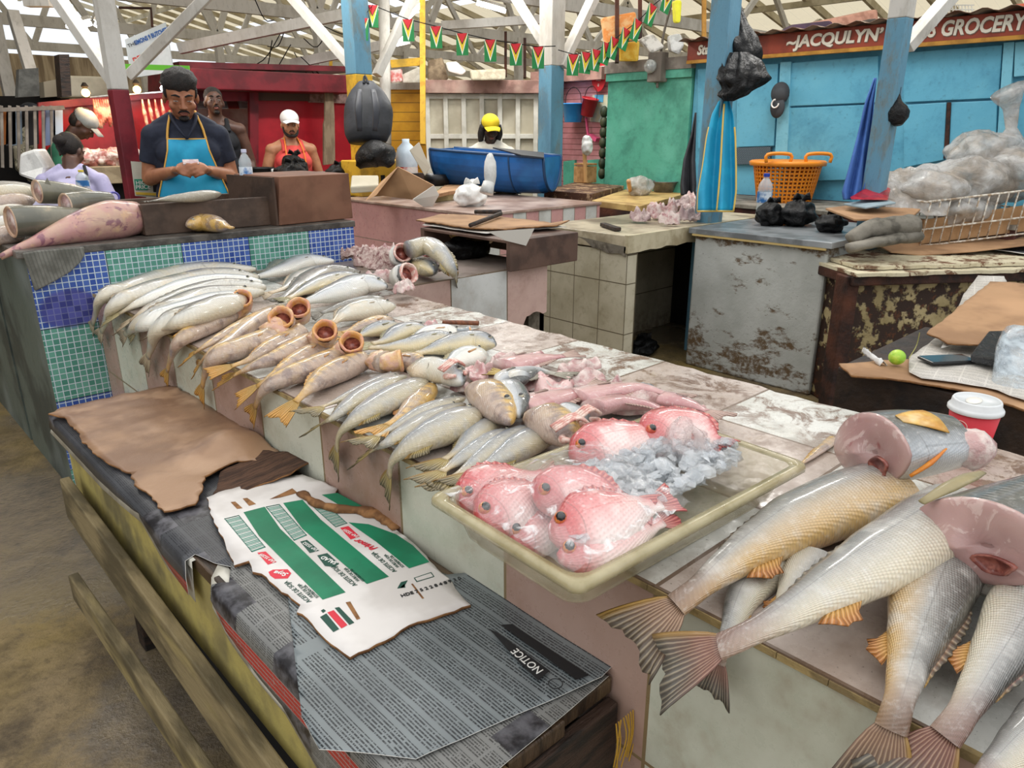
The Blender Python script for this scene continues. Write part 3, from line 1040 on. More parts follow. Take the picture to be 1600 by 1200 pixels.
def fish(label, pts, kind='grey', H=.05, T=None, z=None, side=1, roll=0, prof='full', tail=(.09, .06), seg=28, fins='dap', cut=False, mouth=None, eye=True, group=None, off=None, air=False, world=False, hz=0, name='fish', gills=False, bend=0, ring=16, tailmat=None, eyer=.0, tailup=0, mouthmat=None):
    FISHN[0] += 1
    rr = random.Random(FISHN[0] * 7)
    T = T or H * .55
    z = z if z is not None else ZT + T
    if world:
        P = [V(p) for p in pts]
    else:
        P = []
        for i, p in enumerate(pts):
            dz = p[2] if len(p) > 2 else 0
            P.append(G(p[0], p[1], z + dz) if air else PF(p[0], p[1], z + dz, off if off else T * .8 + .004))
    S = crom(P, seg)
    root = thing(name, label, 'fish', S[seg // 2], group)
    tab = PROF[prof]
    up = V((0, 0, 1))
    t = (S[1] - S[0]).normalized()
    N = (up - t * up.dot(t)).normalized()
    fr = []
    for i, p in enumerate(S):
        t = (S[min(i + 1, seg)] - S[max(i - 1, 0)]).normalized()
        if not air and not world:
            q = min(1, max(0, (ZT + .01 - p.z) / .05))
            N = N.lerp((V((0, 0, 1)) * (1 - q) + V((-1, 0, .25)) * q), .5)
        N = (N - t * N.dot(t)).normalized()
        D0 = t.cross(N) * side
        a = math.radians(roll)
        D = D0 * math.cos(a) + N * math.sin(a)
        NN = N * math.cos(a) - D0 * math.sin(a)
        fr.append((p, t, D, NN))
    rings, uvs = [], []
    for i, (p, t, D, NN) in enumerate(fr):
        u = i / seg
        h = H * lerpt(tab, u)
        w = T * (lerpt(tab, u) ** .85) * (1 if u < .75 else 1 - (u - .75) * 2.2)
        for kx in range(ring):
            a = 2 * math.pi * kx / ring
            ca, sa = math.cos(a), math.sin(a)
            uvs.append((max(u, 1e-4), (1 - ca) / 2))
        rings.append([p + D * (h * math.cos(2 * math.pi * kx / ring)) + NN * (w * math.copysign(abs(math.sin(2 * math.pi * kx / ring)) ** .85, math.sin(2 * math.pi * kx / ring))) for kx in range(ring)])
    b = MB()
    b.loft(rings, 0, not cut, True, uvs)
    ms = [SK[kind]]
    o = b.build('body', ms, root, smooth=True)
    # tail fin
    p, t, D, NN = fr[-1]
    L, W = tail
    if L:
        t2 = (t + V((0, 0, -tailup))).normalized()
        rows = []
        for i in range(7):
            q = i / 6
            row = []
            for j in range(13):
                s = j / 6 - 1
                ln = L * q * (1 - .16 * (1 - abs(s)) + (rr.uniform(-.07, .05) if i == 6 else 0))
                wd = (H * .26 + (W - H * .26) * (q ** .8)) * s
                row.append(p - t * .004 + t2 * ln + D * wd + NN * (.0025 * math.sin(s * 7 + q * 3) * q))
            rows.append(row)
        fin_sheet('tail_fin', rows, tailmat or FN[kind], root)
    def strip(nm, ua, ub, hf, sgn, m, lean=.35, nr=4):
        rows = []
        ia, ib = int(ua * seg), int(ub * seg)
        nseg = max(4, ib - ia)
        for i in range(nr):
            q = i / (nr - 1)
            row = []
            for j in range(nseg + 1):
                uu = ua + (ub - ua) * j / nseg
                f = uu * seg
                i0 = min(int(f), seg - 1)
                pp = fr[i0][0].lerp(fr[i0 + 1][0], f - i0)
                tt, DD, N_ = fr[i0][1], fr[i0][2], fr[i0][3]
                e = math.sin(math.pi * (.12 + .82 * j / nseg)) * (.85 + .3 * (j % 2) * (i == nr - 1)) * (1 - .35 * j / nseg)
                row.append(pp + DD * sgn * (H * lerpt(tab, uu) * .93 + hf * e * q) + tt * lean * hf * q + N_ * (-.15 * hf * q))
            rows.append(row)
        fin_sheet(nm, rows, m, root)
    if 'd' in fins: strip('dorsal_fin', .34, .82, H * (.2 if seg > 40 else .34), 1, FN[kind])
    if 'a' in fins: strip('anal_fin', .62, .74, H * .45, -1, M_orangefin if kind in ('big', 'bigs', 'yellow') else FN[kind], .8)
    if 'v' in fins: strip('pelvic_fin', .32, .40, H * .55, -1, M_orangefin if kind in ('big', 'bigs', 'yellow') else FN[kind], 1.2)
    if 'p' in fins:
        i0 = int(.27 * seg)
        pp, tt, DD, N_ = fr[i0]
        rows = []
        for i in range(4):
            q = i / 3
            rows.append([pp + N_ * (T * lerpt(tab, .27) * 1.0 + .002 + .003 * q) - DD * H * .22 + tt * H * .8 * q + DD * -.55 * (H * (.1 + .30 * q) * (j / 4 - .4)) - N_ * (T * .25 * q) for j in range(5)])
        fin_sheet('pectoral_fin', rows, M_orangefin if kind in ('yellow', 'white', 'big') else FN[kind], root, .0007)
    if eye:
        uu = {'head': .05, 'skull': .3}.get(prof, .085)
        f = uu * seg
        i0 = int(f)
        pp = fr[i0][0].lerp(fr[i0 + 1][0], f - i0)
        _, tt, DD, N_ = fr[i0]
        er = eyer or H * .13
        b = MB()
        hh = H * lerpt(tab, uu)
        ww = T * (lerpt(tab, uu) ** .85)
        for sg in (1,):
            cpt = pp + DD * hh * .35 + N_ * ww * .86 * sg
            b.ell(cpt, er, n=12, m=8)
            b.ell(cpt + N_ * er * .42 * sg - tt * er * .05 - DD * er * .06, er * .76, n=12, m=8, mi=1)
        b.build('eye', [M_eye if kind != 'snap' else M_eyered, M_pupil], root, smooth=True)
    if cut:
        p, t, D, NN = fr[0]
        b = MB()
        n = ring
        cap = [[p + (q - p) * s - t * (.012 * (1 - s)) for q in rings[0]] for s in (1.0, .75, .4, .08)]
        b.loft(cap, 0, True)
        b.build('cut_face', M_flesh, root, smooth=True)
    if mouth:
        d, r0, ln = V(mouth[0]).normalized(), mouth[1], mouth[2]
        p, t, D, NN = fr[0]
        pr = fr[1][0]
        b = MB()
        path = [p + t * r0 * .9, p, p - t * ln * .25 + d * ln * .35, p - t * ln * .2 + d * ln * .8, p - t * ln * .2 + d * ln]
        Q = crom(path, 10)
        rad = [r0 * x for x in (.95, 1.0, 1.0, .98, .95, .92, .9, .88, .9, .97, 1.02)]
        prof_in = []
        b2 = MB()
        b.tube(Q, rad, 16, 0, cap=False)
        if kind == 'yellow':
            b.ell(Q[0], (r0 * 1.15, r0 * 1.2, r0 * .9), n=16, m=12, nz=.25, fr=2, seed=FISHN[0] + 3)
        e = Q[-1]
        dd = (Q[-1] - Q[-2]).normalized()
        s1 = dd.orthogonal().normalized()
        s2 = dd.cross(s1)
        ringf = lambda r_, h_, wob=0: [e + (s1 * math.cos(2 * math.pi * i / 16) + s2 * math.sin(2 * math.pi * i / 16)) * r_ * (1 + wob * math.sin(i * 1.9)) + dd * h_ for i in range(16)]
        for i_, v_ in enumerate(b.v): b.v[i_] = v_ + V((noise.noise(v_ * 38), noise.noise(v_ * 38 + V((9, 0, 0))), noise.noise(v_ * 38 + V((0, 9, 0))))) * r0 * .28
        b.build('head', M_croak if kind == 'yellow' else SK[kind], root, smooth=True)
        b2.loft([ringf(r0 * 1.0, -.001), ringf(r0 * 1.05, r0 * .10, .03), ringf(r0 * 1.0, r0 * .26, .04), ringf(r0 * .86, r0 * .28, .04), ringf(r0 * .74, r0 * .0, .03), ringf(r0 * .66, -r0 * .5)], 0, False)
        b2.loft([ringf(r0 * .67, -r0 * .35), ringf(r0 * .45, -r0 * .9), ringf(r0 * .1, -r0 * 1.2)], 1, True)
        b2.build('open_mouth', [mouthmat or M_mouth, M_throat], root, smooth=True, label='wide open pinkish throat' if mouthmat else 'wide open orange mouth')
    if gills:
        i0 = int(.2 * seg)
        p, t, D, NN = fr[i0]
        b = MB()
        for q in range(4):
            c0 = p + NN * T * .75 - t * (.008 * q) + V((0, 0, .003))
            b.tube([c0 + D * H * .7, c0 + NN * T * .5 + D * H * .1 - t * .006, c0 - D * H * .85 - t * .012], .0035, 6, smooth=6)
        b.build('gills', M_gill, root, smooth=True, label='exposed pink gills')
        p, t, D, NN = fr[0]
        b = MB()
        for sg in (1, -1):
            b.tube([p + t * .02 + D * H * .35 * sg + NN * .004, p - t * .004 + D * H * .55 * sg + NN * .012, p - t * .022 + D * H * .3 * sg + NN * .016], [.009, .008, .004], 8, smooth=6)
        b.build('gaping_jaws', M_gill, root, smooth=True)
    return root


R_ = lambda l: l[::-1]
ORD = ['first', 'second', 'third', 'fourth', 'fifth', 'sixth', 'seventh', 'eighth', 'ninth', 'tenth', 'eleventh', 'twelfth']
# A: long pale fish at the far left end, heads towards the right, tails over the front edge
A = [
    ('pale', [(144, 506), (162, 462), (200, 452), (260, 434), (320, 423), (400, 421)]),
    ('pale', [(158, 518), (180, 476), (220, 460), (280, 444), (340, 432), (404, 434)]),
    ('white', [(188, 489), (216, 474), (260, 460), (320, 446), (410, 442)]),
    ('pale', [(205, 500), (230, 484), (280, 468), (340, 453), (416, 449)]),
    ('pale', [(195, 522), (220, 504), (260, 488), (320, 466), (412, 456)]),
    ('white', [(209, 518), (236, 502), (280, 491), (340, 474), (390, 462)]),
    ('pale', [(231, 558), (244, 520), (264, 504), (300, 494), (340, 482), (392, 470)]),
]
LA = ['long pale fish lying first at the far left end, tail bent over the edge',
      'long pale fish, second from the mosaic counter, thin tail drooping over the edge',
      'long whitish fish, third from the mosaic counter, lying flat on the pile',
      'long pale fish, fourth from the mosaic counter, with a yellow brown streak along its back',
      'long pale fish, fifth from the mosaic counter, forked tail over the edge',
      'long white fish, sixth from the mosaic counter, grey tail beside the pale tile',
      'long pale fish, seventh from the mosaic counter, tail hanging low before a brown tile']
for i, (kd, p) in enumerate(A):
    fish(LA[i], R_(p), kd, .056, .036, z=ZT + .04, side=1, roll=22, prof='long', tail=(.10, .035), fins='d', eye=True, seg=30)
fish('long pale fish on top of the left end pile, between the fifth and seventh fish', R_([(250, 516), (285, 500), (330, 483), (385, 466)]), 'pale', .05, .034, z=ZT + .07, side=1, roll=20, prof='long', tail=(.09, .035), fins='d', seg=24)
# B: yellow brown fish with gaping orange mouths
Mv = (-.38, -.62, .70)
B = [
    ([(261, 580), (270, 552), (284, 530), (320, 511), (362, 490), (378, 478, .02)], .034, 'yellow brown fish nearest the pale pile, open mouth pointing up, orange tail low on tile', .024),
    ([(304, 552), (322, 540), (360, 520), (420, 492), (440, 484, .02)], .03, 'slim yellow fish tucked behind the second gaping orange mouth', None),
    ([(316, 604), (322, 580), (340, 556), (380, 543), (420, 527), (440, 508, .02)], .038, 'brown mottled fish with gaping orange mouth, orange tail hanging over pale tile', .026),
    ([(312, 568), (330, 549), (362, 530), (402, 500), (446, 484), (468, 490, .03)], .032, 'yellow fish whose gaping mouth is second in the row of mouths', .025),
    ([(362, 572), (390, 562), (420, 545), (458, 526), (474, 512, .02)], .032, 'yellow streaked fish behind the thick brown blotched fish, frayed tail at the edge', None),
    ([(366, 586), (398, 571), (440, 556), (486, 534), (508, 527, .03)], .036, 'thick brown blotched fish with dark red open mouth, tail on the counter edge', .023),
    ([(401, 604), (430, 584), (470, 560), (506, 543), (524, 536, .01)], .03, 'slim yellow green fish between two brown mottled open mouthed fish', None),
    ([(398, 636), (412, 610), (440, 592), (490, 574), (530, 556), (548, 546, .02)], .036, 'purple brown fish with orange frilled mouth, tail draped over white tile', .022),
    ([(462, 628), (482, 609), (510, 588), (548, 571), (572, 562, .005)], .037, 'plump yellow brown fish lying last in the open mouthed row, tail at edge', .0),
]
for i, (p, H, lb, mr) in enumerate(B):
    fish(lb, R_(p), 'yellow', H, H * .8, side=1, roll=15, prof='head', tail=(.075, .034), fins='dp', eye=False, mouth=(Mv, mr * 1.5, .035) if mr else None, z=ZT + H * .82)
# head of the last one faces right with a pale mouth
hd = fish('pinkish fish head with its open mouth facing right, end of the open mouthed row', [(604, 566), (590, 563), (572, 560)], 'yellow', .036, .03, prof='cut', tail=(0, 0), fins='', eye=False, seg=8, z=ZT + .04, mouth=((.75, -.55, .1), .03, .03))
# C: grey fish in front middle, tails to the front edge
CC = [
    ([(502, 636), (550, 617), (600, 594), (622, 583)], .026, 'grey', 'slim yellow grey fish, topmost of the three beside the white tile', 0, 1),
    ([(504, 661), (524, 650), (560, 624), (600, 603), (634, 588)], .034, 'grey', 'grey fish with spread olive tail at the seam between white and pink tiles', 0, 1),
    ([(526, 702), (532, 676), (560, 652), (602, 628), (646, 606), (662, 592)], .045, 'grey', 'blue grey fish with dark pointed tail hanging down over the pink tile', 0, 1),
    ([(604, 664), (632, 646), (652, 626), (676, 600)], .034, 'yellow', 'small golden bellied fish lying behind the long grey fish row', 0, -1),
    ([(588, 682), (622, 666), (662, 645), (726, 622)], .028, 'grey', 'slim olive grey fish, uppermost of the second grey trio', 0, 1),
    ([(580, 705), (610, 689), (660, 662), (726, 632)], .032, 'grey', 'grey fish with frayed grey tail, middle of the second grey trio', 0, 1),
    ([(608, 742), (616, 716), (650, 692), (700, 667), (752, 643)], .05, 'grey', 'broad blue grey fish with yellow fan tail hanging over the pink tile', 0, 1),
    ([(694, 718), (722, 700), (744, 680), (776, 656)], .032, 'grey', 'short grey fish tucked under the head of the broad blue grey fish', 0, 1),
    ([(690, 737), (722, 717), (764, 695), (806, 674)], .034, 'grey', 'pale grey fish with dark ragged tail, nearest the plastic tray corner but two', 0, 1),
    ([(708, 747), (744, 722), (784, 696), (846, 668)], .036, 'greyc', 'silvery fish with golden fin, second from the plastic tray', 0, 1),
    ([(738, 741), (782, 717), (824, 691), (866, 672)], .04, 'grey', 'grey fish lying against the rim of the plastic tray', 0, 1),
]
for p, H, kd, lb, dz, sd_ in CC:
    kd = 'greyc' if kd == 'grey' else kd
    fish(lb, R_(p), kd, H, H * .62, side=sd_, prof='full', tail=(.07, .042), fins='da', eye=True, z=ZT + H * .65 + dz)
for p, H, kd, lb, gl in [
    ([(712, 592), (678, 578), (640, 582)], .044, 'pale', 'gaping fish head with pink gills, on the blue grey fish', True),
    ([(722, 598), (704, 584), (680, 572)], .04, 'silver', 'silver fish head with dark eye beside the gaping gilled head', False),
    ([(797, 660), (778, 634), (748, 602)], .05, 'yellow', 'golden fish head with pointed snout, lying over the broad grey fish', False),
    ([(812, 650), (803, 626), (786, 600)], .042, 'silver', 'silver fish head with large dark eye beside the golden snout', False),
    ([(898, 692), (872, 668), (838, 644)], .05, 'yellow', 'golden fish head at the tray rim with its gill cover lifted', True),
    ([(918, 668), (896, 656), (862, 646)], .042, 'silver', 'white fish head with open red mouth beside the tray', True),
]:
    fish(lb, p, kd, H, H * .75, side=1, prof='skull', tail=(0, 0), fins='', seg=16, z=ZT + .055, gills=gl, eye=True, eyer=H * .17)
# D: whole fish at the back of the left end
DD_ = [
    ([(412, 424), (437, 410), (461, 399), (494, 399)], .04, 'dark', 'dark brown fish arched at the back, nearest the mosaic counter', -1),
    ([(386, 436), (412, 430), (445, 421), (480, 409), (522, 408)], .055, 'silver', 'grey fish with cream belly and head beside the pink scraps', -1),
    ([(421, 458), (445, 450), (469, 433), (494, 424), (534, 419)], .04, 'pale', 'slim pale fish between two dark grey backs', -1),
    ([(437, 467), (461, 451), (486, 434), (518, 423), (562, 425)], .045, 'dark', 'long dark backed fish curving over the pile at the back', -1),
    ([(450, 466), (494, 446), (534, 434), (570, 432)], .045, 'grey', 'grey fish lying behind the large bright silver fish', -1),
    ([(461, 476), (494, 467), (534, 455), (567, 444), (604, 448)], .062, 'silver', 'large bright silver fish with its head towards the scraps', -1),
    ([(502, 489), (534, 480), (575, 472), (600, 466)], .035, 'dark', 'slim dark fish under the large bright silver fish', -1),
    ([(520, 504), (542, 491), (575, 482), (618, 478)], .05, 'pale', 'pale mottled fish with yellow fin patch, head by the knife', -1),
    ([(536, 520), (575, 509), (612, 498)], .034, 'yellow', 'golden brown fish under the pale mottled fish', -1),
    ([(559, 526), (585, 516), (622, 507)], .034, 'grey', 'small purple grey fish beside the knife', -1),
]
for p, H, kd, lb, sd_ in DD_:
    fish(lb, R_(p), kd, H, H * .6, side=-sd_, roll=18, prof='full', tail=(.07, .035), fins='dp', z=ZT + H * .75)
for p, H, kd, lb in [
    ([(581, 537), (602, 532), (633, 518), (668, 513)], .042, 'grey', 'blue grey scaled fish behind the pink tongue of flesh'),
    ([(640, 536), (674, 523), (722, 521)], .045, 'white', 'white bellied fish with orange mouth below the knife handle'),
    ([(576, 543), (609, 543), (645, 540), (682, 531), (716, 530)], .045, 'grey', 'silver grey fish with forked tail lying across the middle'),
    ([(650, 553), (698, 541), (739, 534), (774, 539)], .05, 'grey', 'blue backed fish with yellow belly and open jaw by the stained edge'),
    ([(694, 578), (722, 562), (757, 550)], .045, 'white', 'white bellied fish beside the pink fillets'),
    ([(592, 562), (628, 562), (662, 570)], .036, 'yellow', 'olive fish half hidden behind the gaping gilled head'),
]:
    fish(lb, R_(p), kd, H, H * .6, side=1, roll=12, prof='full', tail=(.06, .03), fins='dp', z=ZT + H * .65, mouth=((.8, -.5, .1), .018, .02) if 'orange mouth' in lb else None)

# big fish in the right foreground
BG = [
    ('large silver gold fish, tail over the edge beside the plastic tray', [(1385, 765), (1325, 785), (1250, 815), (1160, 868), (1090, 920, -.005), (1056, 946, -.02)], .066, .045, (.095, .07), 0, 1, 'big'),
    ('largest silver fish, dark red blotched tail over the counter edge', [(1500, 800), (1420, 850), (1330, 902), (1230, 960), (1160, 995, -.01), (1125, 1010, -.025)], .062, .042, (.095, .062), .028, 1, 'bigs'),
    ('silver fish tail hanging spread below the largest fish', [(1275, 880), (1240, 935), (1222, 975, -.03), (1212, 1000, -.06)], .038, .026, (.105, .066), -.008, -1, 'bigs'),
    ('small grey fish wedged between the two largest fish', [(1215, 880), (1185, 905), (1160, 935), (1135, 1000, -.02), (1122, 1036, -.05)], .032, .022, (.055, .035), -.012, 1, 'bigs'),
    ('golden flanked fish lying towards the viewer, tail over the front edge', [(1480, 862), (1450, 940), (1425, 1020), (1405, 1095, -.005), (1392, 1140, -.03)], .055, .038, (.09, .05), 0, -1, 'big'),
    ('grey fish at the right edge with an orange tipped tail', [(1660, 880), (1600, 965), (1545, 1050), (1500, 1120, -.005), (1476, 1152, -.02)], .054, .038, (.095, .055), 0, -1, 'bigs'),
    ('grey fish at the bottom right corner of the counter', [(1720, 1080), (1650, 1130), (1580, 1180), (1520, 1230)], .04, .03, (.07, .04), 0, 1, 'bigs'),
]
for lb, p, H, T, tl, dz, sd_, kd in BG:
    fish(lb, p, kd, H, T, z=ZT + T + dz, side=sd_, prof='cut', tail=tl, seg=44, ring=24, air=True, fins='da' if H > .04 else 'a', eye=False, cut=True)
# ---------------------------------------------------------------- plastic tray with snappers and ice
k = MT('yellowed clear plastic', .12, spec=.6, coat=.3)
k.xyz()
k.col(k.mix(k.noise(14, 4).st(.35, .7), '#cfc6a6', '#b0a47e'))
n = k.noise(20, 4)
k.set('Alpha', n.st(.3, .7) * .14 + .26)
M_tray = k.m
k = MT('thick yellowed plastic', .15, spec=.6, coat=.3)
k.xyz()
k.col(k.mix(k.noise(14, 4).st(.35, .7), '#c2b791', '#a3966c'))
k.set('Alpha', k.noise(30, 3) * .2 + .5)
M_trayrim = k.m
ZR = .928
tc = [G(668, 770, ZR), G(903, 928, ZR), G(1252, 726, ZR), G(1040, 641, ZR)]
# square the corners up to a rectangle
ctr_t = sum(tc, V()) / 4
ea = ((tc[2] - tc[1]) + (tc[3] - tc[0])) / 2
eb = ((tc[0] - tc[1]) + (tc[3] - tc[2])) / 2
la, lb_ = ea.length / 2, eb.length / 2
ea.normalize()
eb = (eb - ea * eb.dot(ea)).normalized()


def rrect(hx, hy, rad, zz, n=6):
    out = []
    for (sx, sy, a0) in ((1, 1, 0), (-1, 1, 90), (-1, -1, 180), (1, -1, 270)):
        for i in range(n + 1):
            a = math.radians(a0 + 90 * i / n)
            x, y = sx * (hx - rad) + rad * math.cos(a), sy * (hy - rad) + rad * math.sin(a)
            p = ctr_t + ea * x + eb * y
            out.append(V((p.x, p.y, zz)))
    return out


ty = thing('plastic_tray', 'clear yellowed plastic food tray of bagged red fish and ice on the counter edge', 'tray', (ctr_t.x, ctr_t.y, ZT))
b = MB()
zb = ZT + .004
b.loft([rrect(la - .016, lb_ - .016, .03, ZR - .002), rrect(la - .024, lb_ - .024, .03, ZR - .02), rrect(la - .036, lb_ - .036, .035, zb + .01), rrect(la - .046, lb_ - .046, .035, zb)], 0, False)
b.add(rrect(la - .046, lb_ - .046, .035, zb), [tuple(range(28))])
o = b.build('basin', M_tray, ty, smooth=True)
m = o.modifiers.new('thick', 'SOLIDIFY')
m.thickness = .0025
b = MB()
b.loft([rrect(la - .017, lb_ - .017, .03, ZR - .004), rrect(la - .017, lb_ - .017, .03, ZR + .001), rrect(la - .003, lb_ - .003, .018, ZR + .001), rrect(la, lb_, .018, ZR - .004), rrect(la, lb_, .018, ZR - .012), rrect(la - .003, lb_ - .003, .018, ZR - .012), rrect(la - .004, lb_ - .004, .018, ZR - .005), rrect(la - .017, lb_ - .017, .03, ZR - .004)], 0, False)
b.build('rim', M_trayrim, ty, smooth=True)


def tp(px, py, z=.91): return G(px, py, z)


SNAP = [
    ('red snapper at the left end of the tray with a large red eye', [(722, 792), (748, 778), (790, 760), (850, 742)], .055, .905),
    ('red snapper, second from the left of the tray, its face against the film', [(748, 818), (778, 804), (822, 786), (880, 770)], .055, .91),
    ('dark red snapper deep in the tray under the second snapper', [(795, 845), (830, 832), (870, 812), (910, 800)], .045, .885),
    ('red snapper on top, third head from the tray end, with pink flank', [(842, 788), (872, 776), (915, 776), (990, 790)], .055, .935),
    ('pale pink snapper with a big dark eye in the middle front of the tray', [(858, 832), (895, 828), (950, 812), (1030, 785)], .057, .935),
    ('pinkish white snapper lying along the near wall of the tray', [(872, 872), (930, 862), (980, 842), (1035, 815)], .038, .915),
    ('red snapper at the back of the tray half covered with ice', [(895, 716), (935, 702), (990, 690), (1060, 680)], .058, .92),
    ('deep red fish at the far right back of the tray by the bag knot', [(1010, 690), (1045, 670), (1090, 668), (1120, 690)], .05, .925),
]
for lb, p, H, z in SNAP:
    fish(lb, p, 'snap', H, H * .58, z=z, side=-1, roll=28, prof='snap', tail=(.04, .03), fins='d', air=True, eyer=.0105, seg=26)
k = MT('crushed ice', .18, spec=.6, trans=.55, ior=1.31)
k.xyz()
k.col(k.mix(k.noise(30, 3).st(.35, .65), '#f6f8f9', '#dfe4e8'))
k.b.inputs['Alpha'].default_value = .62
k.bump(k.noise(60, 3), .3, .004)
M_ice = k.m
b = MB()
r = random.Random(21)
nchip = 0
while nchip < 620:
    px, py = r.uniform(890, 1150), r.uniform(690, 845)
    if py > 850 - (px - 900) * .55 + 5 or py < 735 - (px - 880) * .30 or px > 1150 - (py - 690) * .0 + 0: continue
    p = tp(px, py, .925 + r.uniform(-.02, .018))
    s = r.uniform(.007, .02)
    b.ell(p, (s, s * r.uniform(.6, 1), s * r.uniform(.3, .6)), rot=(r.uniform(-.6, .6), r.uniform(-.6, .6), r.uniform(0, 6)), n=6, m=4, nz=.9, fr=1.3, seed=nchip)
    nchip += 1
o = b.build('crushed_ice', M_ice)
tag(o, 'crushed ice heaped over the red fish in the plastic tray', 'ice', kind='stuff')
# plastic film bag over the fish
k = MT('clear plastic film', .06, spec=.8, coat=.6)
k.col('#f3f3f2')
k.xyz()
n = k.noise(24, 4, .6, dist=1.2)
k.set('Alpha', n.st(.52, .70) * .42 + .06)
k.bump(n, .6, .006)
M_film = k.m


def film(name, label, pts, peak, cat='plastic bag', mat_=None, amp=.008, sc=22, n=34, parent=None):
    """creased film over a patch given by 4 corner points (bilinear) with height function peak(u, v)"""
    b = MB()
    vs, uv = [], []
    for i in range(n + 1):
        for j in range(n + 1):
            u, v = i / n, j / n
            p = (pts[0] * (1 - u) + pts[1] * u) * (1 - v) + (pts[3] * (1 - u) + pts[2] * u) * v
            q = noise.noise(V((u * sc * .6 + v * 3, v * sc, 1))) + .6 * noise.noise(V((u * sc * 2, v * sc * .7, 4)))
            vs.append(p + V((0, 0, peak(u, v) + amp * (abs(q) - .2))))
    b.add(vs, [(i * (n + 1) + j, (i + 1) * (n + 1) + j, (i + 1) * (n + 1) + j + 1, i * (n + 1) + j + 1) for i in range(n) for j in range(n)])
    o = b.build(name, mat_ or M_film, parent, smooth=True)
    m = o.modifiers.new('thick', 'SOLIDIFY')
    m.thickness = .0004
    if label: tag(o, label, cat)
    return o


film('plastic_bag', 'clear creased plastic bag stretched over the red fish in the tray', [G(690, 772, .925), G(895, 900, .93), G(1080, 790, .94), G(930, 690, .94)], lambda u, v: .045 * math.sin(math.pi * min(1, u * 1.1)) * math.sin(math.pi * v) + .006)
# knotted corner of the bag standing at the back
b = MB()
pk = G(1066, 652, 1.0)
base = G(1072, 700, .93)
rings = []
for i in range(10):
    t = i / 9
    c = base.lerp(pk, t)
    w = .055 * (1 - t) ** .8 + .008
    rings.append([c + V((math.cos(a) * w * (1 + .25 * math.sin(3 * a + i)), math.sin(a) * w * (.6 + .3 * math.cos(5 * a)), 0)) for a in [q * 2 * math.pi / 18 for q in range(18)]])
b.loft(rings, 0, True)
k = MT('pinkish clear film', .1, spec=.8, coat=.5)
k.col('#dcc8c4')
k.xyz()
n = k.noise(30, 4, .6, dist=1.5)
k.set('Alpha', n.st(.4, .7) * .45 + .15)
k.bump(n, .6, .006)
tag(b.build('bag_peak', k.m, smooth=True), 'gathered peak of a clear bag standing at the back of the tray', 'plastic bag')

# ---------------------------------------------------------------- large cut chunks
M_bigskin = SK['silver']


def chunk(name, label, front, axis, upv, hw, hh, length, taper, parts):
    """thick fish section: open cut face at front, body running along axis"""
    a = V(axis).normalized()
    u = V(upv)
    u = (u - a * u.dot(a)).normalized()
    s = a.cross(u)
    f = V(front)
    root = thing(name, label, 'fish', f + a * length / 2)
    n = 30
    def ring(t, sc=1.0, inset=0):
        k_ = (1 - taper * t * t)
        out = []
        for i in range(n):
            q = 2 * math.pi * i / n
            x, y = math.cos(q), math.sin(q)
            y2 = y * hh * (1 if y > 0 else .8)
            x2 = x * hw * (1 - .22 * max(0, y) - .08 * max(0, -y))
            wob = 1 + .03 * math.sin(3 * q + t * 4)
            out.append(f + a * (length * t + inset + .016 * x * (1 - t)) + (s * x2 + u * y2) * k_ * sc * wob)
        return out
    b = MB()
    uvs = []
    T_ = 14
    rings = [ring(i / T_) for i in range(T_ + 1)]
    for i in range(T_ + 1):
        for j in range(n):
            q = 2 * math.pi * j / n
            uvs.append((max(.0001, .1 + .5 * i / T_), .5 - .5 * math.sin(q)))
    b.loft(rings, 0, False, True, uvs)
    b.loft([ring(1.0), ring(1.0, .6, .01), ring(1.0, .1, .015)], 0, True)
    b.build('skin', M_bigskin, root, smooth=True)
    b = MB()
    b.loft([ring(0, 1.0), ring(0, .96, -.004), ring(0, .8, -.008), ring(0, .45, -.012), ring(0, .05, -.013)], 0, True)
    b.build('cut_face', M_flesh, root, smooth=True, label='pale pink cut face')
    if 'cavity' in parts:
        cx, cy, rx, ry = parts['cavity']
        b = MB()
        c = f + s * cx + u * cy - a * .014
        rg = lambda r_, d: [c + (s * math.cos(q) * rx * (1 + .2 * math.sin(3 * q)) + u * math.sin(q) * ry) * r_ + a * d for q in [2 * math.pi * i / 20 for i in range(20)]]
        b.loft([rg(1.15, .004), rg(1.0, -.001), rg(.85, .003), rg(.5, .006), rg(.1, .007)], 0, True)
        b.build('belly_cavity', M_throat, root, smooth=True, label='dark red belly cavity')
    return root, f, a, u, s


rt, f, a, u, s = chunk('fish_chunk', 'thick head end chunk of large fish with pink cut face, beside the red cup', G(1360, 706, .95), (.72, -.62, .08), (.25, .25, .95), .104, .072, .14, .30, {'cavity': (.045, -.022, .026, .017)})
b = MB()
def on_skin(t_, q_, k_=1.0):
    q_ = math.radians(q_)
    x_, y_ = math.cos(q_), math.sin(q_)
    return f + a * t_ + (s * .104 * x_ * (1 - .22 * max(0, y_)) + u * .072 * y_) * k_ * (1 - .30 * (t_ / .14) ** 2) + a * .016 * x_ * (1 - t_ / .14)
b.loft([[on_skin(.02 + .075 * t_ - .01 * abs(i / 8 - .5) * t_, 52 + (i / 8 - .5) * (14 + 40 * t_), 1.02 + .03 * t_) for i in range(9)] for t_ in [0, .25, .5, .75, 1]], 0, False, False)
fo = b.build('pectoral_fin', mat('yellow pectoral fin', '#d8ad55', '#c08a3a', 30, .4, c3='#e0cda0', sc3=14), rt, smooth=True)
fo.modifiers.new('t', 'SOLIDIFY').thickness = .002
b = MB()
b.tube([on_skin(.0, -28, 1.02), on_skin(.03, -12, 1.05), on_skin(.065, 4, 1.06)], [.004, .006, .002], 8, smooth=8, flat=.6)
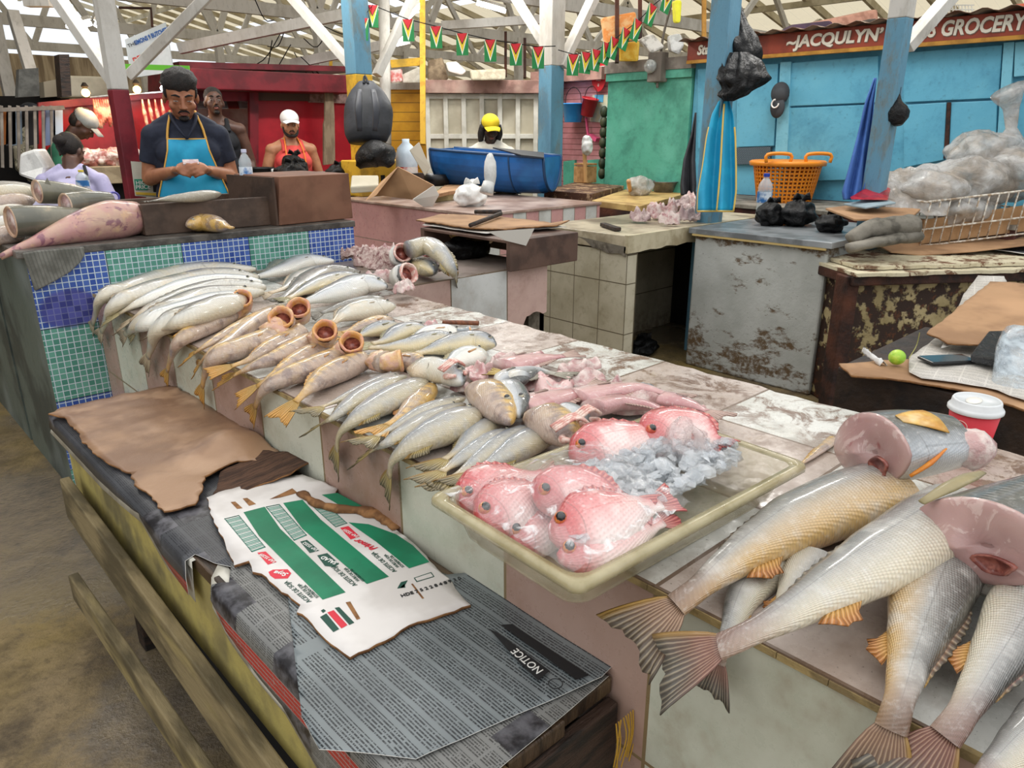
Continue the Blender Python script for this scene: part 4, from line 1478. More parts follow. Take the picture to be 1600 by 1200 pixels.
b.build('pelvic_fin', mat('orange pelvic fin', '#d98a2c', '#c9762a', 30, .4), rt, smooth=True)
b = MB()
b.ell(f + a * .145 - u * .005 + s * .045, (.042, .04, .034), nz=.2, mi=0)
b.build('gill_flesh', M_scrap, rt, smooth=True)
rt2, f2, a2, u2, s2 = chunk('fish_chunk', 'big silvery fish chunk with cut pink face at the right edge of the counter', G(1528, 850, .95), (.80, -.42, .12), (.1, .35, .93), .115, .068, .26, .15, {'cavity': (.03, -.02, .03, .012)})
b = MB()
pts = [G(1440, 785, .985), G(1470, 768, .995), G(1505, 750, 1.0), G(1535, 738, .99)]
b.tube(pts, [.006, .012, .012, .006], 8, smooth=12, flat=.4)
b.build('dorsal_fin', FN['white'], rt2, smooth=True)
fish('yellow finned strip of fish back lying left of the head chunk', [(1303, 686), (1280, 704), (1262, 718), (1246, 728)], 'yellow', .012, .007, prof='cut', tail=(0, 0), fins='d', eye=False, air=True, name='fish_trimming')

# coffee cup
cp = G(1507, 718, ZT)
cu = thing('coffee_cup', 'red paper coffee cup with white lid standing on the counter', 'cup', cp)
k = MT('red paper cup', .5)
k.xyz()
k.col(k.mix(k.noise(4, 2).st(.4, .6), '#c2202f', '#ab1a28'))
b = MB()
b.lathe([(.031, 0), (.033, .002), (.0455, .112), (.0445, .112)], cp, 32)
b.build('paper_cup', k.m, cu, smooth=True)
b = MB()
b.lathe([(.0475, .106), (.0495, .108), (.0495, .113), (.0475, .116), (.0445, .118), (.0435, .128), (.0415, .131), (.039, .130), (.0385, .127), (.001, .127)], cp, 36)
b.build('lid', mat('white plastic lid', '#dcdedd', '#cfd2d2', 10, .35), cu, smooth=True)
b = MB()
b.lathe([(.022, .1275), (.022, .1285), (.0001, .1288)], cp + V((-.006, .004, 0)), 20, sx=1.1, sy=.6)
b.build('milk_foam', mat('cream foam', '#e8e4da', None, r=.5), cu, smooth=True)
cd = V((-cp.x, -cp.y, 0)).normalized()
cs = V((-cd.y, cd.x, 0))
b = MB()
def cup_pt(ang, h, e=.0006):
    rr_ = .033 + (.0455 - .033) * h / .112 + e
    d = cd * math.cos(ang) + cs * math.sin(ang)
    return cp + d * rr_ + V((0, 0, h))
b.tube([cup_pt(-.25 + .28 * math.cos(q) * -1 - .2, .082 + .011 * math.sin(q)) for q in [.3 + i * .28 for i in range(17)]], .0009, 5)
b.build('pale_swirl_print', mat('pale pink print', '#e2b0a6', None, r=.5), cu)
b = MB()
for cen, hh in ((.10, .036), (-.18, .03)):
    b.tube([cup_pt(cen + .1 * math.cos(q), hh + .006 * math.sin(q)) for q in [i * .5 for i in range(14)]], .001, 5)
    b.tube([cup_pt(cen + .04 * math.cos(q), hh + .003 * math.sin(q)) for q in [i * .7 for i in range(10)]], .0007, 5)
for cen, hh in ((.42, .04), (.5, .043)):
    b.tube([cup_pt(cen - .03, hh - .004), cup_pt(cen, hh), cup_pt(cen + .04, hh + .004)], .002, 6)
b.build('dark_bean_print', mat('dark print', '#3a1114', None, r=.5), cu)

# knife on the counter
kb = [G(640, 500, ZT + .012), G(692, 503, ZT + .012), G(748, 505, ZT + .012)]
kn = thing('kitchen_knife', 'long kitchen knife with brown wooden handle on the stained counter', 'knife', kb[1])
d = (kb[2] - kb[0]).normalized()
sd_ = V((-d.y, d.x, 0))
b = MB()
tip, ri = kb[0], kb[1]
pl = [tip, tip.lerp(ri, .4) - sd_ * .022, ri - sd_ * .022, ri + sd_ * .012, tip.lerp(ri, .3) + sd_ * .010]
b.add(pl + [p - V((0, 0, .002)) for p in pl], [(0, 1, 2, 3, 4), (9, 8, 7, 6, 5)] + [(i, (i + 1) % 5, 5 + (i + 1) % 5, 5 + i) for i in range(5)])
b.build('blade', M_steel, kn)
b = MB()
b.tube([ri - sd_ * .004, ri.lerp(kb[2], .3), kb[2]], [.010, .012, .012], 10, flat=.7, smooth=8)
b.build('handle', mat('brown wooden handle', '#7a4423', '#5b3019', 20, .4, stretch=(6, 1, 1)), kn, smooth=True)

# ---------------------------------------------------------------- pink fillets, frames and scraps on the counter
def scrap(label, px, py, size, ang, m, z=ZT, cat='fish scrap', name='fish_scrap', nz=.45, fr=2.2, sq=.22, seed=None, shape=None):
    """limp piece of flesh: a thick folded sheet"""
    seed = seed if seed is not None else int(px * 3 + py)
    r = random.Random(seed)
    p = G(px, py, z + .012)
    b = MB()
    n, mm = 26, 14
    sh = shape or r.uniform(.42, .62)
    ca, sa = math.cos(ang), math.sin(ang)
    top = []
    for sgn in (1, -1):
        for i in range(n + 1):
            u = i / n * 2 - 1
            w = sh * math.sqrt(max(0, 1 - abs(u) ** 2.6)) * (1 + .25 * noise.noise(V((u * 2.2, seed, 0)))) + .02
            for j in range(mm + 1):
                v = j / mm * 2 - 1
                x, y = u * size, v * w * size
                y += size * .25 * noise.noise(V((u * 1.3, seed * 1.3, 2)))
                h = size * nz * (.5 + noise.noise(V((u * fr * .8 + seed, v * fr * .5, 0)))) * (1 - v * v * .6) + size * .18 * math.sin(v * 4 + seed) * (1 - u * u)
                t = size * sq * (1 - v * v) ** .5 * (1 - u ** 4) ** .5 * (1 + .35 * noise.noise(V((x * 60, y * 60, seed)))) + .001
                zz = max(0, h) + (t if sgn > 0 else -t * .2)
                top.append(p + V((x * ca - y * sa, x * sa + y * ca, max(zz, -.010))))
    o_ = (n + 1) * (mm + 1)
    k_ = mm + 1
    fs = []
    for i in range(n):
        for j in range(mm):
            q = (i * k_ + j, (i + 1) * k_ + j, (i + 1) * k_ + j + 1, i * k_ + j + 1)
            fs += [q, tuple(x_ + o_ for x_ in q[::-1])]
    rim = [i * k_ for i in range(n + 1)] + [n * k_ + j for j in range(1, k_)] + [i * k_ + mm for i in range(n - 1, -1, -1)] + [j for j in range(mm - 1, 0, -1)]
    for a, c in zip(rim, rim[1:] + rim[:1]): fs.append((a, c, c + o_, a + o_))
    b.add(top, fs)
    o = b.build(name, m, smooth=True)
    return tag(o, label, cat)


FIL = [
    ('pink fillet slab folded at the far side of the heap', 835, 572, .075, .2, M_scrap2),
    ('long pale pink fillet strip on the far edge of the heap', 905, 582, .085, -.1, M_scrap),
    ('rose fillet with a bright pink blush in the middle of the heap', 840, 598, .08, .9, M_scrap2),
    ('large smooth pink fillet with red underside', 868, 612, .085, .5, M_scrap2),
    ('greyish pink fillet beside the large smooth fillet', 908, 600, .08, -.3, M_scrap),
    ('pink fish frame with red seam, right of the large smooth fillet', 938, 615, .06, .3, M_bone),
    ('white flank piece with black gut line', 985, 622, .08, -.5, SK['white']),
    ('pale fillet strip ending by the tray corner', 990, 640, .085, -.4, M_scrap),
    ('pink tail piece hanging at the back of the tray', 1075, 648, .05, -.8, M_scrap2),
    ('mauve flesh piece behind the silver head', 770, 575, .06, .4, M_scrap),
    ('split pink belly piece next to the gaping gilled head', 745, 590, .07, .95, M_scrap2),
    ('pink offcut under the golden snout', 722, 606, .05, 1.0, M_scrap),
    ('pink shred at the far middle of the heap', 790, 562, .05, -.2, M_scrap),
    ('pale pink collar piece behind the tray', 960, 603, .045, .6, M_scrap),
    ('small reddish scrap between the heads', 832, 640, .04, .2, M_scrap2),
    ('white skin flap with grey edge beside the white head', 880, 636, .06, .4, SK['silver']),
    ('pink ribbon of flesh below the knife', 672, 512, .045, .1, M_scrap2),
]
for lb, px, py, sz, an, m in FIL:
    scrap(lb, px, py, sz * .85, an, m, nz=.32)
for lb, p, H, kd in [
    ('split pinkish fish lying at the top of the fillet heap', [(790, 574), (815, 566), (850, 560), (880, 556)], .05, 'pink'),
    ('pale fish frame stretching right from the fillet heap', [(905, 622), (950, 612), (1000, 606), (1045, 616)], .045, 'pink'),
    ('gutted pink fish lying right of the fillet heap by the tray', [(925, 638), (965, 630), (1010, 634), (1050, 646)], .05, 'pink'),
    ('thin pink fish tail end pointing to the stained tiles', [(1035, 622), (1070, 630), (1105, 642)], .035, 'pink'),
    ('pink skinned fish across the front of the fillet heap', [(815, 640), (845, 628), (885, 618), (925, 604)], .05, 'pink'),
    ('greyish fish with pale belly between the fillets', [(780, 600), (805, 588), (835, 580), (868, 584)], .045, 'silver'),
]:
    fish(lb, p, kd, H, H * .42, side=1, air=True, z=ZT + .045, roll=20 if 'gutted' in lb else 0, tail=(.06, .035), fins='dp', eye=False, prof='cut' if kd == 'pink' else 'full')
fish('yellow finned fish tail standing in the pink heap', [(812, 592), (800, 585), (785, 583)], 'white', .03, .02, prof='cut', tail=(.045, .035), fins='', eye=False, air=True, z=ZT + .05, tailmat=finmat('yellow standing tail', '#c9ab4a', '#a98a30'))
# scrap heap near the wing counter: bony frames and heads
SCR = [
    ('ridged bony fish frame at the far left of the scrap heap', 560, 405, .085, -.6, M_bone),
    ('long serrated backbone lying across the scrap heap', 590, 418, .11, -.75, M_bone),
    ('pale fleshy frame behind the fish heads', 605, 400, .07, .2, M_scrap),
    ('pink frame at the near side of the scrap heap', 598, 440, .075, -.5, M_scrap),
    ('pink ragged scrap below the lower fish head', 632, 455, .06, .4, M_scrap),
    ('red grainy scrap beside the small grey fish', 690, 423, .06, -.2, M_bone),
    ('dark red fillet under the arched fish', 668, 402, .08, -.2, M_throat),
    ('ivory scrap at the far edge of the scrap heap', 575, 398, .06, .1, M_scrap),
]
for lb, px, py, sz, an, m in SCR:
    scrap(lb, px, py, sz, an, m, sq=.3, nz=.5, fr=3.5, z=ZT + .02)
for lb, p, H, fd in [('fish head with round open throat on top of the scrap heap', G(627, 398, ZT + .10), .055, (-.2, -.75, .4)), ('fish head with wide red throat, below the other open head', G(632, 430, ZT + .07), .055, (.1, -.85, .35))]:
    dv = V(fd).normalized()
    q = p - dv * .10
    fish(lb, [p, p - dv * .05, q], 'silver', H, H * .9, world=True, prof='cut', tail=(0, 0), fins='', eye=False, seg=10, mouth=(dv, H * .8, .02), mouthmat=M_gill)
fish('grey fish with its head towards the wing counter edge', [(678, 425), (655, 412), (630, 400)], 'grey', .055, .04, air=True, tail=(.0, .0), fins='p', z=ZT + .05)
fish('long grey fish arched over the scraps, tail hanging over the wing counter', [(640, 390, .07), (668, 384, .08), (690, 398, .06), (706, 422, .01), (712, 432, -.04)], 'greyc', .055, .04, air=True, z=ZT + .06, tail=(.10, .04), fins='da', eye=False, prof='cut', side=-1)
# ---------------------------------------------------------------- helpers for the far stalls
def plate(pts, dv, m, name, parent=None, bevel=0, label=None):
    b = MB()
    p = [V(x) for x in pts]
    q = [x + V(dv) for x in p]
    n = len(p)
    b.add(p + q, [tuple(range(n)), tuple(range(2 * n - 1, n - 1, -1))] + [(i, (i + 1) % n, n + (i + 1) % n, n + i) for i in range(n)])
    return b.build(name, m, parent, bevel=bevel, label=label)


def XP(X, px, m, name, parent=None, th=.04, **k): return plate([PX(x, y, X) for x, y in px], (th, 0, 0), m, name, parent, **k)
def YP(Y, px, m, name, parent=None, th=.04, **k): return plate([PY(x, y, Y) for x, y in px], (0, th, 0), m, name, parent, **k)


def peel(name, a, bcol, sc=5, lo=.5, hi=.58, c3=None, bump=.5, r=.6, stretch=None, det=7):
    k = MT(name, r)
    k.xyz('Object', stretch)
    n = k.noise(sc, det, .68, dist=.4)
    n2 = k.noise(sc * 9, 4, .7)
    c = k.mix((n * .85 + n2 * .15).st(lo, hi), a, bcol)
    if c3: c = k.mix(k.noise(sc * .6, 5, .6).st(.5, .66) * .8, c, c3)
    c = k.mix(n2.st(.55, .8) * .35, c, '#2b241d')
    k.col(c)
    k.bump(n * .6 + n2 * .4, bump, .012)
    return k.m


def bag(name, label, p, r, m=None, seed=0, cat='plastic bag', tie=True, tied='up', n=30, nz=.55, parent=None):
    """crumpled plastic bag with a twisted neck"""
    root = thing(name, label, cat, p)
    b = MB()
    b.ell(V(p) + V((0, 0, r[2] * .85)), r, n=n, m=18, nz=nz * .5, fr=2.0, seed=seed)
    o = b.build('sack', m or M_blackbag, root, smooth=True)
    t = bpy.data.textures.get('crumple') or bpy.data.textures.new('crumple', 'VORONOI')
    t.noise_scale = .06
    o.modifiers.new('s', 'SUBSURF').render_levels = 1
    d = o.modifiers.new('d', 'DISPLACE')
    d.texture = t
    d.texture_coords = 'GLOBAL'
    d.strength = min(r) * (.35 if m in (None, M_blackbag, M_whitebag) else .16)
    if tie:
        q = V(p) + V((r[0] * .2, 0, r[2] * 1.7))
        b = MB()
        rg = random.Random(seed)
        for a in (-.6, .5, 1.4):
            e = q + V((math.cos(a * 2) * r[0] * .5, math.sin(a * 2) * r[1] * .4, r[2] * .45))
            b.tube([q - V((0, 0, r[2] * .25)), q, q.lerp(e, .5) + V((0, 0, .01)), e], [r[0] * .18, r[0] * .07, r[0] * .14, r[0] * .2], 8, smooth=8, flat=.35)
        b.build('tied_neck', m or M_blackbag, root, smooth=True)
    return root


k = MT('black plastic bag', .36, spec=.35)
k.xyz()
k.col('#040405')
k.bump(k.noise(20, 5, .65, dist=2), .8, .015)
M_blackbag = k.m
k = MT('cloudy clear plastic bag', .12, spec=.7, coat=.3)
k.xyz()
n = k.noise(9, 5, .6, dist=1)
k.col(k.mix(k.noise(5, 3).st(.36, .64), '#d3d1cd', '#b3a798'))
k.set('Alpha', n.st(.3, .7) * .35 + .5)
k.bump(k.noise(16, 5, .65, dist=2.2), .9, .02)
M_clearbag = k.m
M_whitebag = mat('white plastic bag', '#e3e2de', '#c9c8c4', 9, .4, bump=.4)
M_wtile = None
k = MT('old cream wall tiles', .4)
x, y, z = k.xyz()
n1, n2 = k.noise(3, 4), k.noise(20, 5, .7)
c = k.mix(n1.st(.35, .7), '#c0b9a4', '#a59d86')
c = k.mix(n2.st(.5, .75) * .45, c, '#7f7358')
ia, ib = (y - 2.72) / .208, (z - .30) / .31
gx = (x - 3.48) / .3
g = ((ia.fr() - .5).ab() > .488).mx(((ib.fr() - .5).ab() > .49))
c = k.mix(g, c, '#5c5240')
c = k.mix((.25 - z).st(0.0, .3) * n2.st(.3, .6) * .7, c, '#5d4a32')
k.col(c)
k.bump(n2 * .3 - g, .3, .004)
M_wtile = k.m
M_rawcon = peel('broken raw concrete', '#6e675b', '#4d463b', 7, c3='#8b8373', r=.8)
M_flaky = peel('flaking off-white paint', '#bfc0ba', '#8f8268', 4, lo=.66, hi=.71, c3='#adaea8', r=.6)
M_slab = mat('grey metal worktop', '#84888a', '#66696a', 6, .32, bump=.2, c3='#9a9d9e')

# ---------------------------------------------------------------- wing counter joined to the fish counter
k_wing = tile_mat('wing counter tiles', ('#c6a99f', '#b5968c'), ('#cccdca', '#b7b8b4'), '#6d5d4c', .345, 1.70, .32, .53, face='Y', stain='#8d7360', stain_amt=.4)
wg = thing('wing_counter', 'short counter wing with pink and white tiled apron carrying the fish scraps', 'counter', (2.1, 2.95, 0))
b = MB()
b.box((XB + .005, 2.60, ZT - .05), (2.66, 3.34, ZT - .002))
b.build('worktop', mat('wet grey stained top', '#8d8177', '#6a5d54', 8, .3, bump=.3, c3='#a99a92'), wg, bevel=.004)
b = MB()
r = random.Random(3)
bot = [(1.71 + .955 * i / 40, .55 + .03 * noise.noise(V((i * .31, 0, 2))) + r.uniform(-.006, .006) + (.05 if i > 33 else 0)) for i in range(41)]
p = [V((x_, 2.585, z_)) for x_, z_ in bot] + [V((2.665, 2.585, ZT)), V((1.71, 2.585, ZT))]
m_ = len(p)
b.add(p + [q + V((0, .015, 0)) for q in p], [tuple(range(m_)), tuple(range(2 * m_ - 1, m_ - 1, -1))] + [(i, (i + 1) % m_, m_ + (i + 1) % m_, m_ + i) for i in range(m_)])
b.build('tiled_apron', k_wing, wg)
b = MB()
b.box((2.58, 2.63, 0), (2.66, 3.3, ZT - .05))
b.box((1.72, 3.22, 0), (2.58, 3.3, ZT - .05))
b.build('supports', M_rawcon, wg)
# wooden box with boards on the wing counter
bx2 = thing('wooden_crate', 'dark brown wooden box lying under cardboard on the wing counter', 'box', (2.6, 2.9, ZT))
b = MB()
b.box((2.36, 2.53, ZT), (2.83, 2.56, ZT + .145))
b.box((2.36, 3.2, ZT), (2.83, 3.23, ZT + .145))
b.box((2.80, 2.56, ZT), (2.83, 3.2, ZT + .145))
b.box((2.36, 2.56, ZT + .13), (2.8, 3.2, ZT + .145))
b.build('box_body', mat('brown box board', '#5c453a', '#433129', 6, .6, bump=.4, c3='#6d5548'), bx2, bevel=.004)
zb_ = ZT + .155
sh = lambda pts, z_, m, label, cat, name, th=.006, wav=.006, **k: tag(sheet(name, m, ragged([G(*p, z_)[:2] for p in pts], 6, .004), z_, th, wav=wav, cuts=2, **k), label, cat)
sh([(660, 352), (700, 335), (790, 343), (885, 355), (815, 360), (760, 366)], zb_, [M_newslt, M_whiteink], 'printed paper hanging from the dark wooden box', 'paper', 'paper_sheet', th=.002)
sh([(650, 346), (690, 336), (782, 340), (860, 350), (890, 346), (870, 354), (790, 360), (730, 358)], zb_ + .012, [M_board, M_kraft], 'light brown cardboard sheet laid over the dark wooden box', 'cardboard', 'cardboard_sheet')
plate([PY(762, 362, 2.52), PY(835, 357, 2.52), PY(822, 384, 2.52), PY(790, 376, 2.52)], (0, .002, 0), M_newslt, 'paper_sheet')
tag(bpy.data.objects['paper_sheet.001'], 'white printed page hanging down the front of the wooden box', 'paper')
b = MB()
b.tube([G(735, 352, zb_ + .035), G(782, 334, zb_ + .04)], [.011, .013], 8)
b.tube([G(742, 331, zb_ + .035), G(783, 331, zb_ + .04)], [.012, .012], 8)
tag(b.build('wooden_stick', M_darkwood, smooth=True), 'two pieced dark wooden mallet on the light cardboard', 'mallet')
b = MB()
b.tube([G(690, 360, ZT + .1), G(740, 366, ZT + .11), G(765, 372, ZT + .08)], [.03, .05, .03], 12, smooth=8)
tag(b.build('fish', SK['yellow'], smooth=True), 'pale yellow fish showing under the cardboard on the wing counter', 'fish')
bag('plastic_bag', 'shiny black bag beside the wooden box on the wing counter', G(728, 402, ZT), (.17, .09, .055), seed=3, tie=False)

# ---------------------------------------------------------------- cream tiled counter with a dark opening
tcn = thing('tiled_counter', 'cream tiled counter with a dark opening and a broken concrete corner', 'counter', (4.2, 3.1, 0))
TX, TY = 3.48, 2.72
b = MB()
b.box((TX, TY, 0), (TX + .10, 3.46, .80))
b.box((TX, 3.40, 0), (5.1, 3.46, .8))
b.build('tiled_side', M_wtile, tcn)
b = MB()
pts = [PY(x_, y_, TY - .004) for x_, y_ in [(980, 396), (988, 400), (992, 430), (990, 470), (992, 510), (988, 560), (965, 560)]]
b.box((TX, TY - .004, 0), (TX + .085, TY, .78))
b.build('jamb_tiles', M_wtile, tcn)
b = MB()
r = random.Random(9)
n_ = 30
top = [V((TX - .012, TY - .012, .9)), V((5.1, TY - .012, .9))]
bt = [V((TX - .012 + (5.112 - TX) * i / n_, TY - .012, .80 + .018 * noise.noise(V((i * .6, 3, 0))) + r.uniform(-.008, .008))) for i in range(n_, -1, -1)]
pp = top + bt
m_ = len(pp)
b.add(pp + [q + V((0, .03, 0)) for q in pp], [tuple(range(m_)), tuple(range(2 * m_ - 1, m_ - 1, -1))] + [(i, (i + 1) % m_, m_ + (i + 1) % m_, m_ + i) for i in range(m_)])
b.build('tiled_lip', mat('cream lip tiles', '#c3b99d', '#9c8f72', 5, .45, bump=.4, c3='#7d7055'), tcn)
b = MB()
b.box((TX - .01, TY, .81), (5.1, 3.47, .898))
b.build('worktop', mat('cream worktop', '#b9ad94', '#8f836c', 5, .4, bump=.4, c3='#6f6453'), tcn, bevel=.004)
pl = [(884, 366), (978, 386), (976, 402), (968, 396), (950, 396), (938, 390), (925, 386), (915, 376), (905, 370), (886, 372)]
plate([PX(x_, y_, TX - .012) for x_, y_ in pl], (.012, 0, 0), M_rawcon, 'broken_edge', tcn, label='broken bare concrete edge')
# recess behind the opening; its back is near black to paint in the darkness
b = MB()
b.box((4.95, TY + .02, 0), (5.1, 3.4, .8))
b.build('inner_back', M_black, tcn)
for nm, (x_, y_), rr_, lb in (('plastic_bag', (1030, 540), (.14, .1, .06), 'black bag lying in the dark opening under the tiled counter'),):
    bag(nm, lb, (4.05, 3.0, 0), rr_, seed=5)

# scraps on it
r = random.Random(31)
for i, (px, py, s_) in enumerate([(1000, 345, .07), (1035, 340, .1), (1060, 332, .1), (1080, 322, .1), (1075, 345, .08), (1045, 350, .07), (1085, 338, .07), (1020, 332, .07)]):
    scrap(['pinkish grey fish scrap at the left of the heap on the tiled counter', 'large pale fish scrap in the middle of the tiled counter heap', 'mauve scrap near the hanging blue apron', 'upper scrap of the heap next to the blue post', 'greyish scrap at the right front of the tiled counter heap', 'small pink scrap at the front of the tiled counter heap', 'pink scrap touching the blue post', 'flat pale scrap at the back of the tiled counter heap'][i], px, py, s_, r.uniform(-1, 1), M_scrap if i % 2 else mat('greyed scraps %d' % i, '#a58a88', '#c9b4ae', 24, .35, coat=.3, bump=.5, c3='#6e5453', sc3=18), z=.9, nz=.8, fr=3, sq=.4)
b = MB()
b.box((3.62, 2.86, .902), (3.66, 3.12, .925), rot=(0, 0, -.5))
tag(b.build('wooden_stick', M_darkwood, bevel=.004), 'dark wooden bar lying on the tiled counter edge', 'stick')

# ---------------------------------------------------------------- off-white block counter
k = MT('off white block with mould', .6)
x, y, z = k.xyz()
n1, n2, n3 = k.noise(2.2, 4), k.noise(26, 6, .7), k.noise(5, 6, .7, vec=k.comb(x * 1.0, y * .7, z * 1.4))
c = k.mix(n1.st(.35, .65), '#b9bbb6', '#a3a59f')
low = (.42 - z).st(-.1, .45)
edge = (z - .80).st(0.0, .06)
rust = (n3 + low * .13 + edge * .16).st(.56, .66) * n2.st(.3, .55)
c = k.mix(rust * .95, c, '#5d4526')
c = k.mix((k.noise(60, 3).st(.68, .72)) * .7, c, '#4a3d2a')
k.col(c)
k.bump(n2 * .6 + n1 * .4 - rust * .5, .5, .012)
M_block = k.m
bk = thing('block_counter', 'off-white plastered block counter with grey metal top and brown stains', 'counter', (4.5, 2.2, 0))
b = MB()
b.box((4.08, 1.80, 0), (5.05, 2.66, .862))
b.build('plastered_body', M_block, bk, bevel=.012)
b = MB()
b.box((4.05, 1.77, .866), (5.1, 2.69, .9))
b.build('metal_top', M_slab, bk, bevel=.003)
b = MB()
b.box((4.045, 1.80, .855), (4.06, 2.66, .866))
b.build('wooden_trim', mat('pale trim', '#b8a068', None, r=.6), bk)
for i, (lb, px, py, rr_) in enumerate([('black plastic bag slumped at the bottle on the block counter', 1203, 352, (.11, .09, .075)), ('largest crumpled black bag, middle of three on the block counter', 1245, 352, (.14, .11, .085)), ('small black bag at the right end of the block counter', 1297, 362, (.10, .08, .055))]):
    bag('plastic_bag', lb, G(px, py, .9), rr_, seed=20 + i, nz=.8)


def bottle(label, p, h, r_, cap, m=None, name='water_bottle', lab=None):
    root = thing(name, label, 'bottle', p)
    b = MB()
    prof = [(r_ * .7, 0), (r_ * .95, h * .02)]
    for i in range(14):
        t = .03 + .62 * i / 13
        prof.append((r_ * (1 - .05 * (i % 2)), h * t))
    prof += [(r_, h * .67), (r_ * .9, h * .76), (r_ * .5, h * .87), (r_ * .36, h * .9), (r_ * .36, h * .94)]
    b.lathe(prof, p, 20)
    b.build('bottle_body', m or M_pet, root, smooth=True)
    b = MB()
    b.lathe([(r_ * .42, h * .93), (r_ * .42, h * 1.0), (r_ * .3, h * 1.005)], p, 16)
    b.build('cap', cap, root)
    b = MB()
    b.lathe([(r_ * 1.02, h * .36), (r_ * 1.02, h * .6)], p, 20, cap=False)
    b.build('label_band', lab or mat('blue bottle label', '#2f6fae', '#dfe8ef', 14, .4), root, smooth=True)
    return root


k = MT('clear bottle plastic', .08, spec=.8, coat=.5)
k.col('#dbe6ea')
k.b.inputs['Alpha'].default_value = .38
M_pet = k.m
M_bluecap = mat('blue cap', '#2342a8', None, r=.4)
bottle('water bottle with blue cap standing on the block counter', G(1192, 330, .9) * .92 + V((0, 0, .9 * .08)), .30, .05, M_bluecap)

# rear ledge behind the block counter with the orange basket
M_ledge = mat('grimy ledge', '#8a8478', '#5f594e', 7, .6, bump=.4)
lg = thing('rear_ledge', 'low grimy ledge behind the block counter carrying the orange basket', 'counter', (5.6, 2.6, 0))
b = MB()
b.box((5.22, 1.2, 0), (5.95, 3.6, .92))
b.build('ledge_body', mat('brown brick base', '#5b3028', '#3f221d', 9, .7, bump=.4), lg)
b = MB()
b.box((5.2, 1.2, .92), (5.97, 3.62, .95))
b.build('ledge_top', M_ledge, lg, bevel=.004)
k = MT('orange basket plastic', .4)
x, y, z = k.xyz()
k.col('#e0861c')
M_orange = k.m
cp_ = (G(1185, 315, .95) + G(1262, 313, .95)) / 2
bk_ = thing('laundry_basket', 'orange plastic laundry basket with two handles, behind the black bags', 'basket', cp_)
b = MB()
for row in range(10):
    z0 = .01 + .26 * row / 9
    r_ = .20 + .05 * row / 9
    b.lathe([(r_, z0), (r_ + .006, z0 + .004), (r_ + .006, z0 + .012), (r_, z0 + .016)], cp_, 28, cap=False)
for j in range(44):
    a_ = 2 * math.pi * j / 44
    d_ = V((math.cos(a_), math.sin(a_), 0))
    b.beam(cp_ + d_ * .203, cp_ + d_ * .253 + V((0, 0, .27)), .012, .006, up=d_)
b.lathe([(.20, .0), (.20, .006), (.001, .006)], cp_, 28)
b.build('slatted_body', M_orange, bk_)
b = MB()
b.lathe([(.25, .27), (.285, .272), (.29, .30), (.275, .31), (.25, .30)], cp_, 32)
b.build('rim', M_orange, bk_, smooth=True)
for sg in (-1, 1):
    b = MB()
    c0 = cp_ + V((KF, KR, 0)) * .15 * sg + V((-KR, KF, 0)) * (-.22) + V((0, 0, .30))
    b.tube([c0 + V((KF, KR, 0)) * -.09, c0 + V((KF, KR, 0)) * -.085 + V((0, 0, .06)), c0 + V((KF, KR, 0)) * .085 + V((0, 0, .06)), c0 + V((KF, KR, 0)) * .09], .013, 8, smooth=14)
    b.build('handle', M_orange, bk_, smooth=True)
scrap('brown stone block beside the orange basket', 1300, 296, .2, .3, mat('brown stone', '#7a5748', '#a58c78', 10, .7, bump=.5), z=.95, name='stone', cat='stone', sq=.4)

# ---------------------------------------------------------------- rusty counter at the right
RA, RB_ = V((3.90, 1.585, 0)), V((5.1, .74, 0))
rd = (RB_ - RA).normalized()
rn = V((-rd.y, rd.x, 0))
if rn.dot(V((-KR, KF, 0))) < 0: rn = -rn
k = MT('rusted peeling cream paint', .7)
x, y, z = k.xyz()
n1, n2 = k.noise(3.2, 3), k.noise(24, 5, .7)
vo = k.vor(17)
h_ = (k.noise(13, 3) + (.40 - z).st(-.5, .6) * .16)
rust = h_.st(.46, .56)
c = k.mix(n1.st(.35, .65), '#a89870', '#8b7c55')
c = k.mix(n2.st(.5, .7) * .4, c, '#6b5836')
c = k.mix(rust, c, '#2c1a10')
c = k.mix((n2.st(.55, .62) * rust) * .6, c, '#5f3415')
k.col(c)
k.bump(rust * -.8 + n2 * .4, .6, .01)
M_rust = k.m
M_rustbrown = mat('dark rust', '#3a1f14', '#20110c', 14, .75, bump=.6, c3='#5a2f1a')
M_peelw = peel('peeling white board', '#c9bfa2', '#6b4a33', 9, lo=.5, hi=.56, c3='#b5aa8c', r=.7)
rc = thing('rusty_counter', 'rust eaten metal counter with peeling cream paint at the right', 'counter', (RA + RB_) / 2 + rn * .5)
def rq(s0, s1, d0, d1, z0, z1):
    return [RA + rd * s0 + rn * d0 + V((0, 0, z0)), RA + rd * s1 + rn * d0 + V((0, 0, z0)), RA + rd * s1 + rn * d1 + V((0, 0, z0)), RA + rd * s0 + rn * d1 + V((0, 0, z0))], z1 - z0
def rbox(s0, s1, d0, d1, z0, z1, m, name, **k):
    p, h = rq(s0, s1, d0, d1, z0, z1)
    return plate(p, (0, 0, h), m, name, rc, **k)
rbox(.05, 1.6, .03, .95, 0, .715, M_rust, 'rusted_panel', bevel=.01)
rbox(-.02, .06, .0, .1, 0, .76, M_rustbrown, 'rusted_post', bevel=.006)
rbox(0, 1.7, -.03, 1.45, .715, .765, M_rustbrown, 'brown_edge', bevel=.006)
r = random.Random(12)
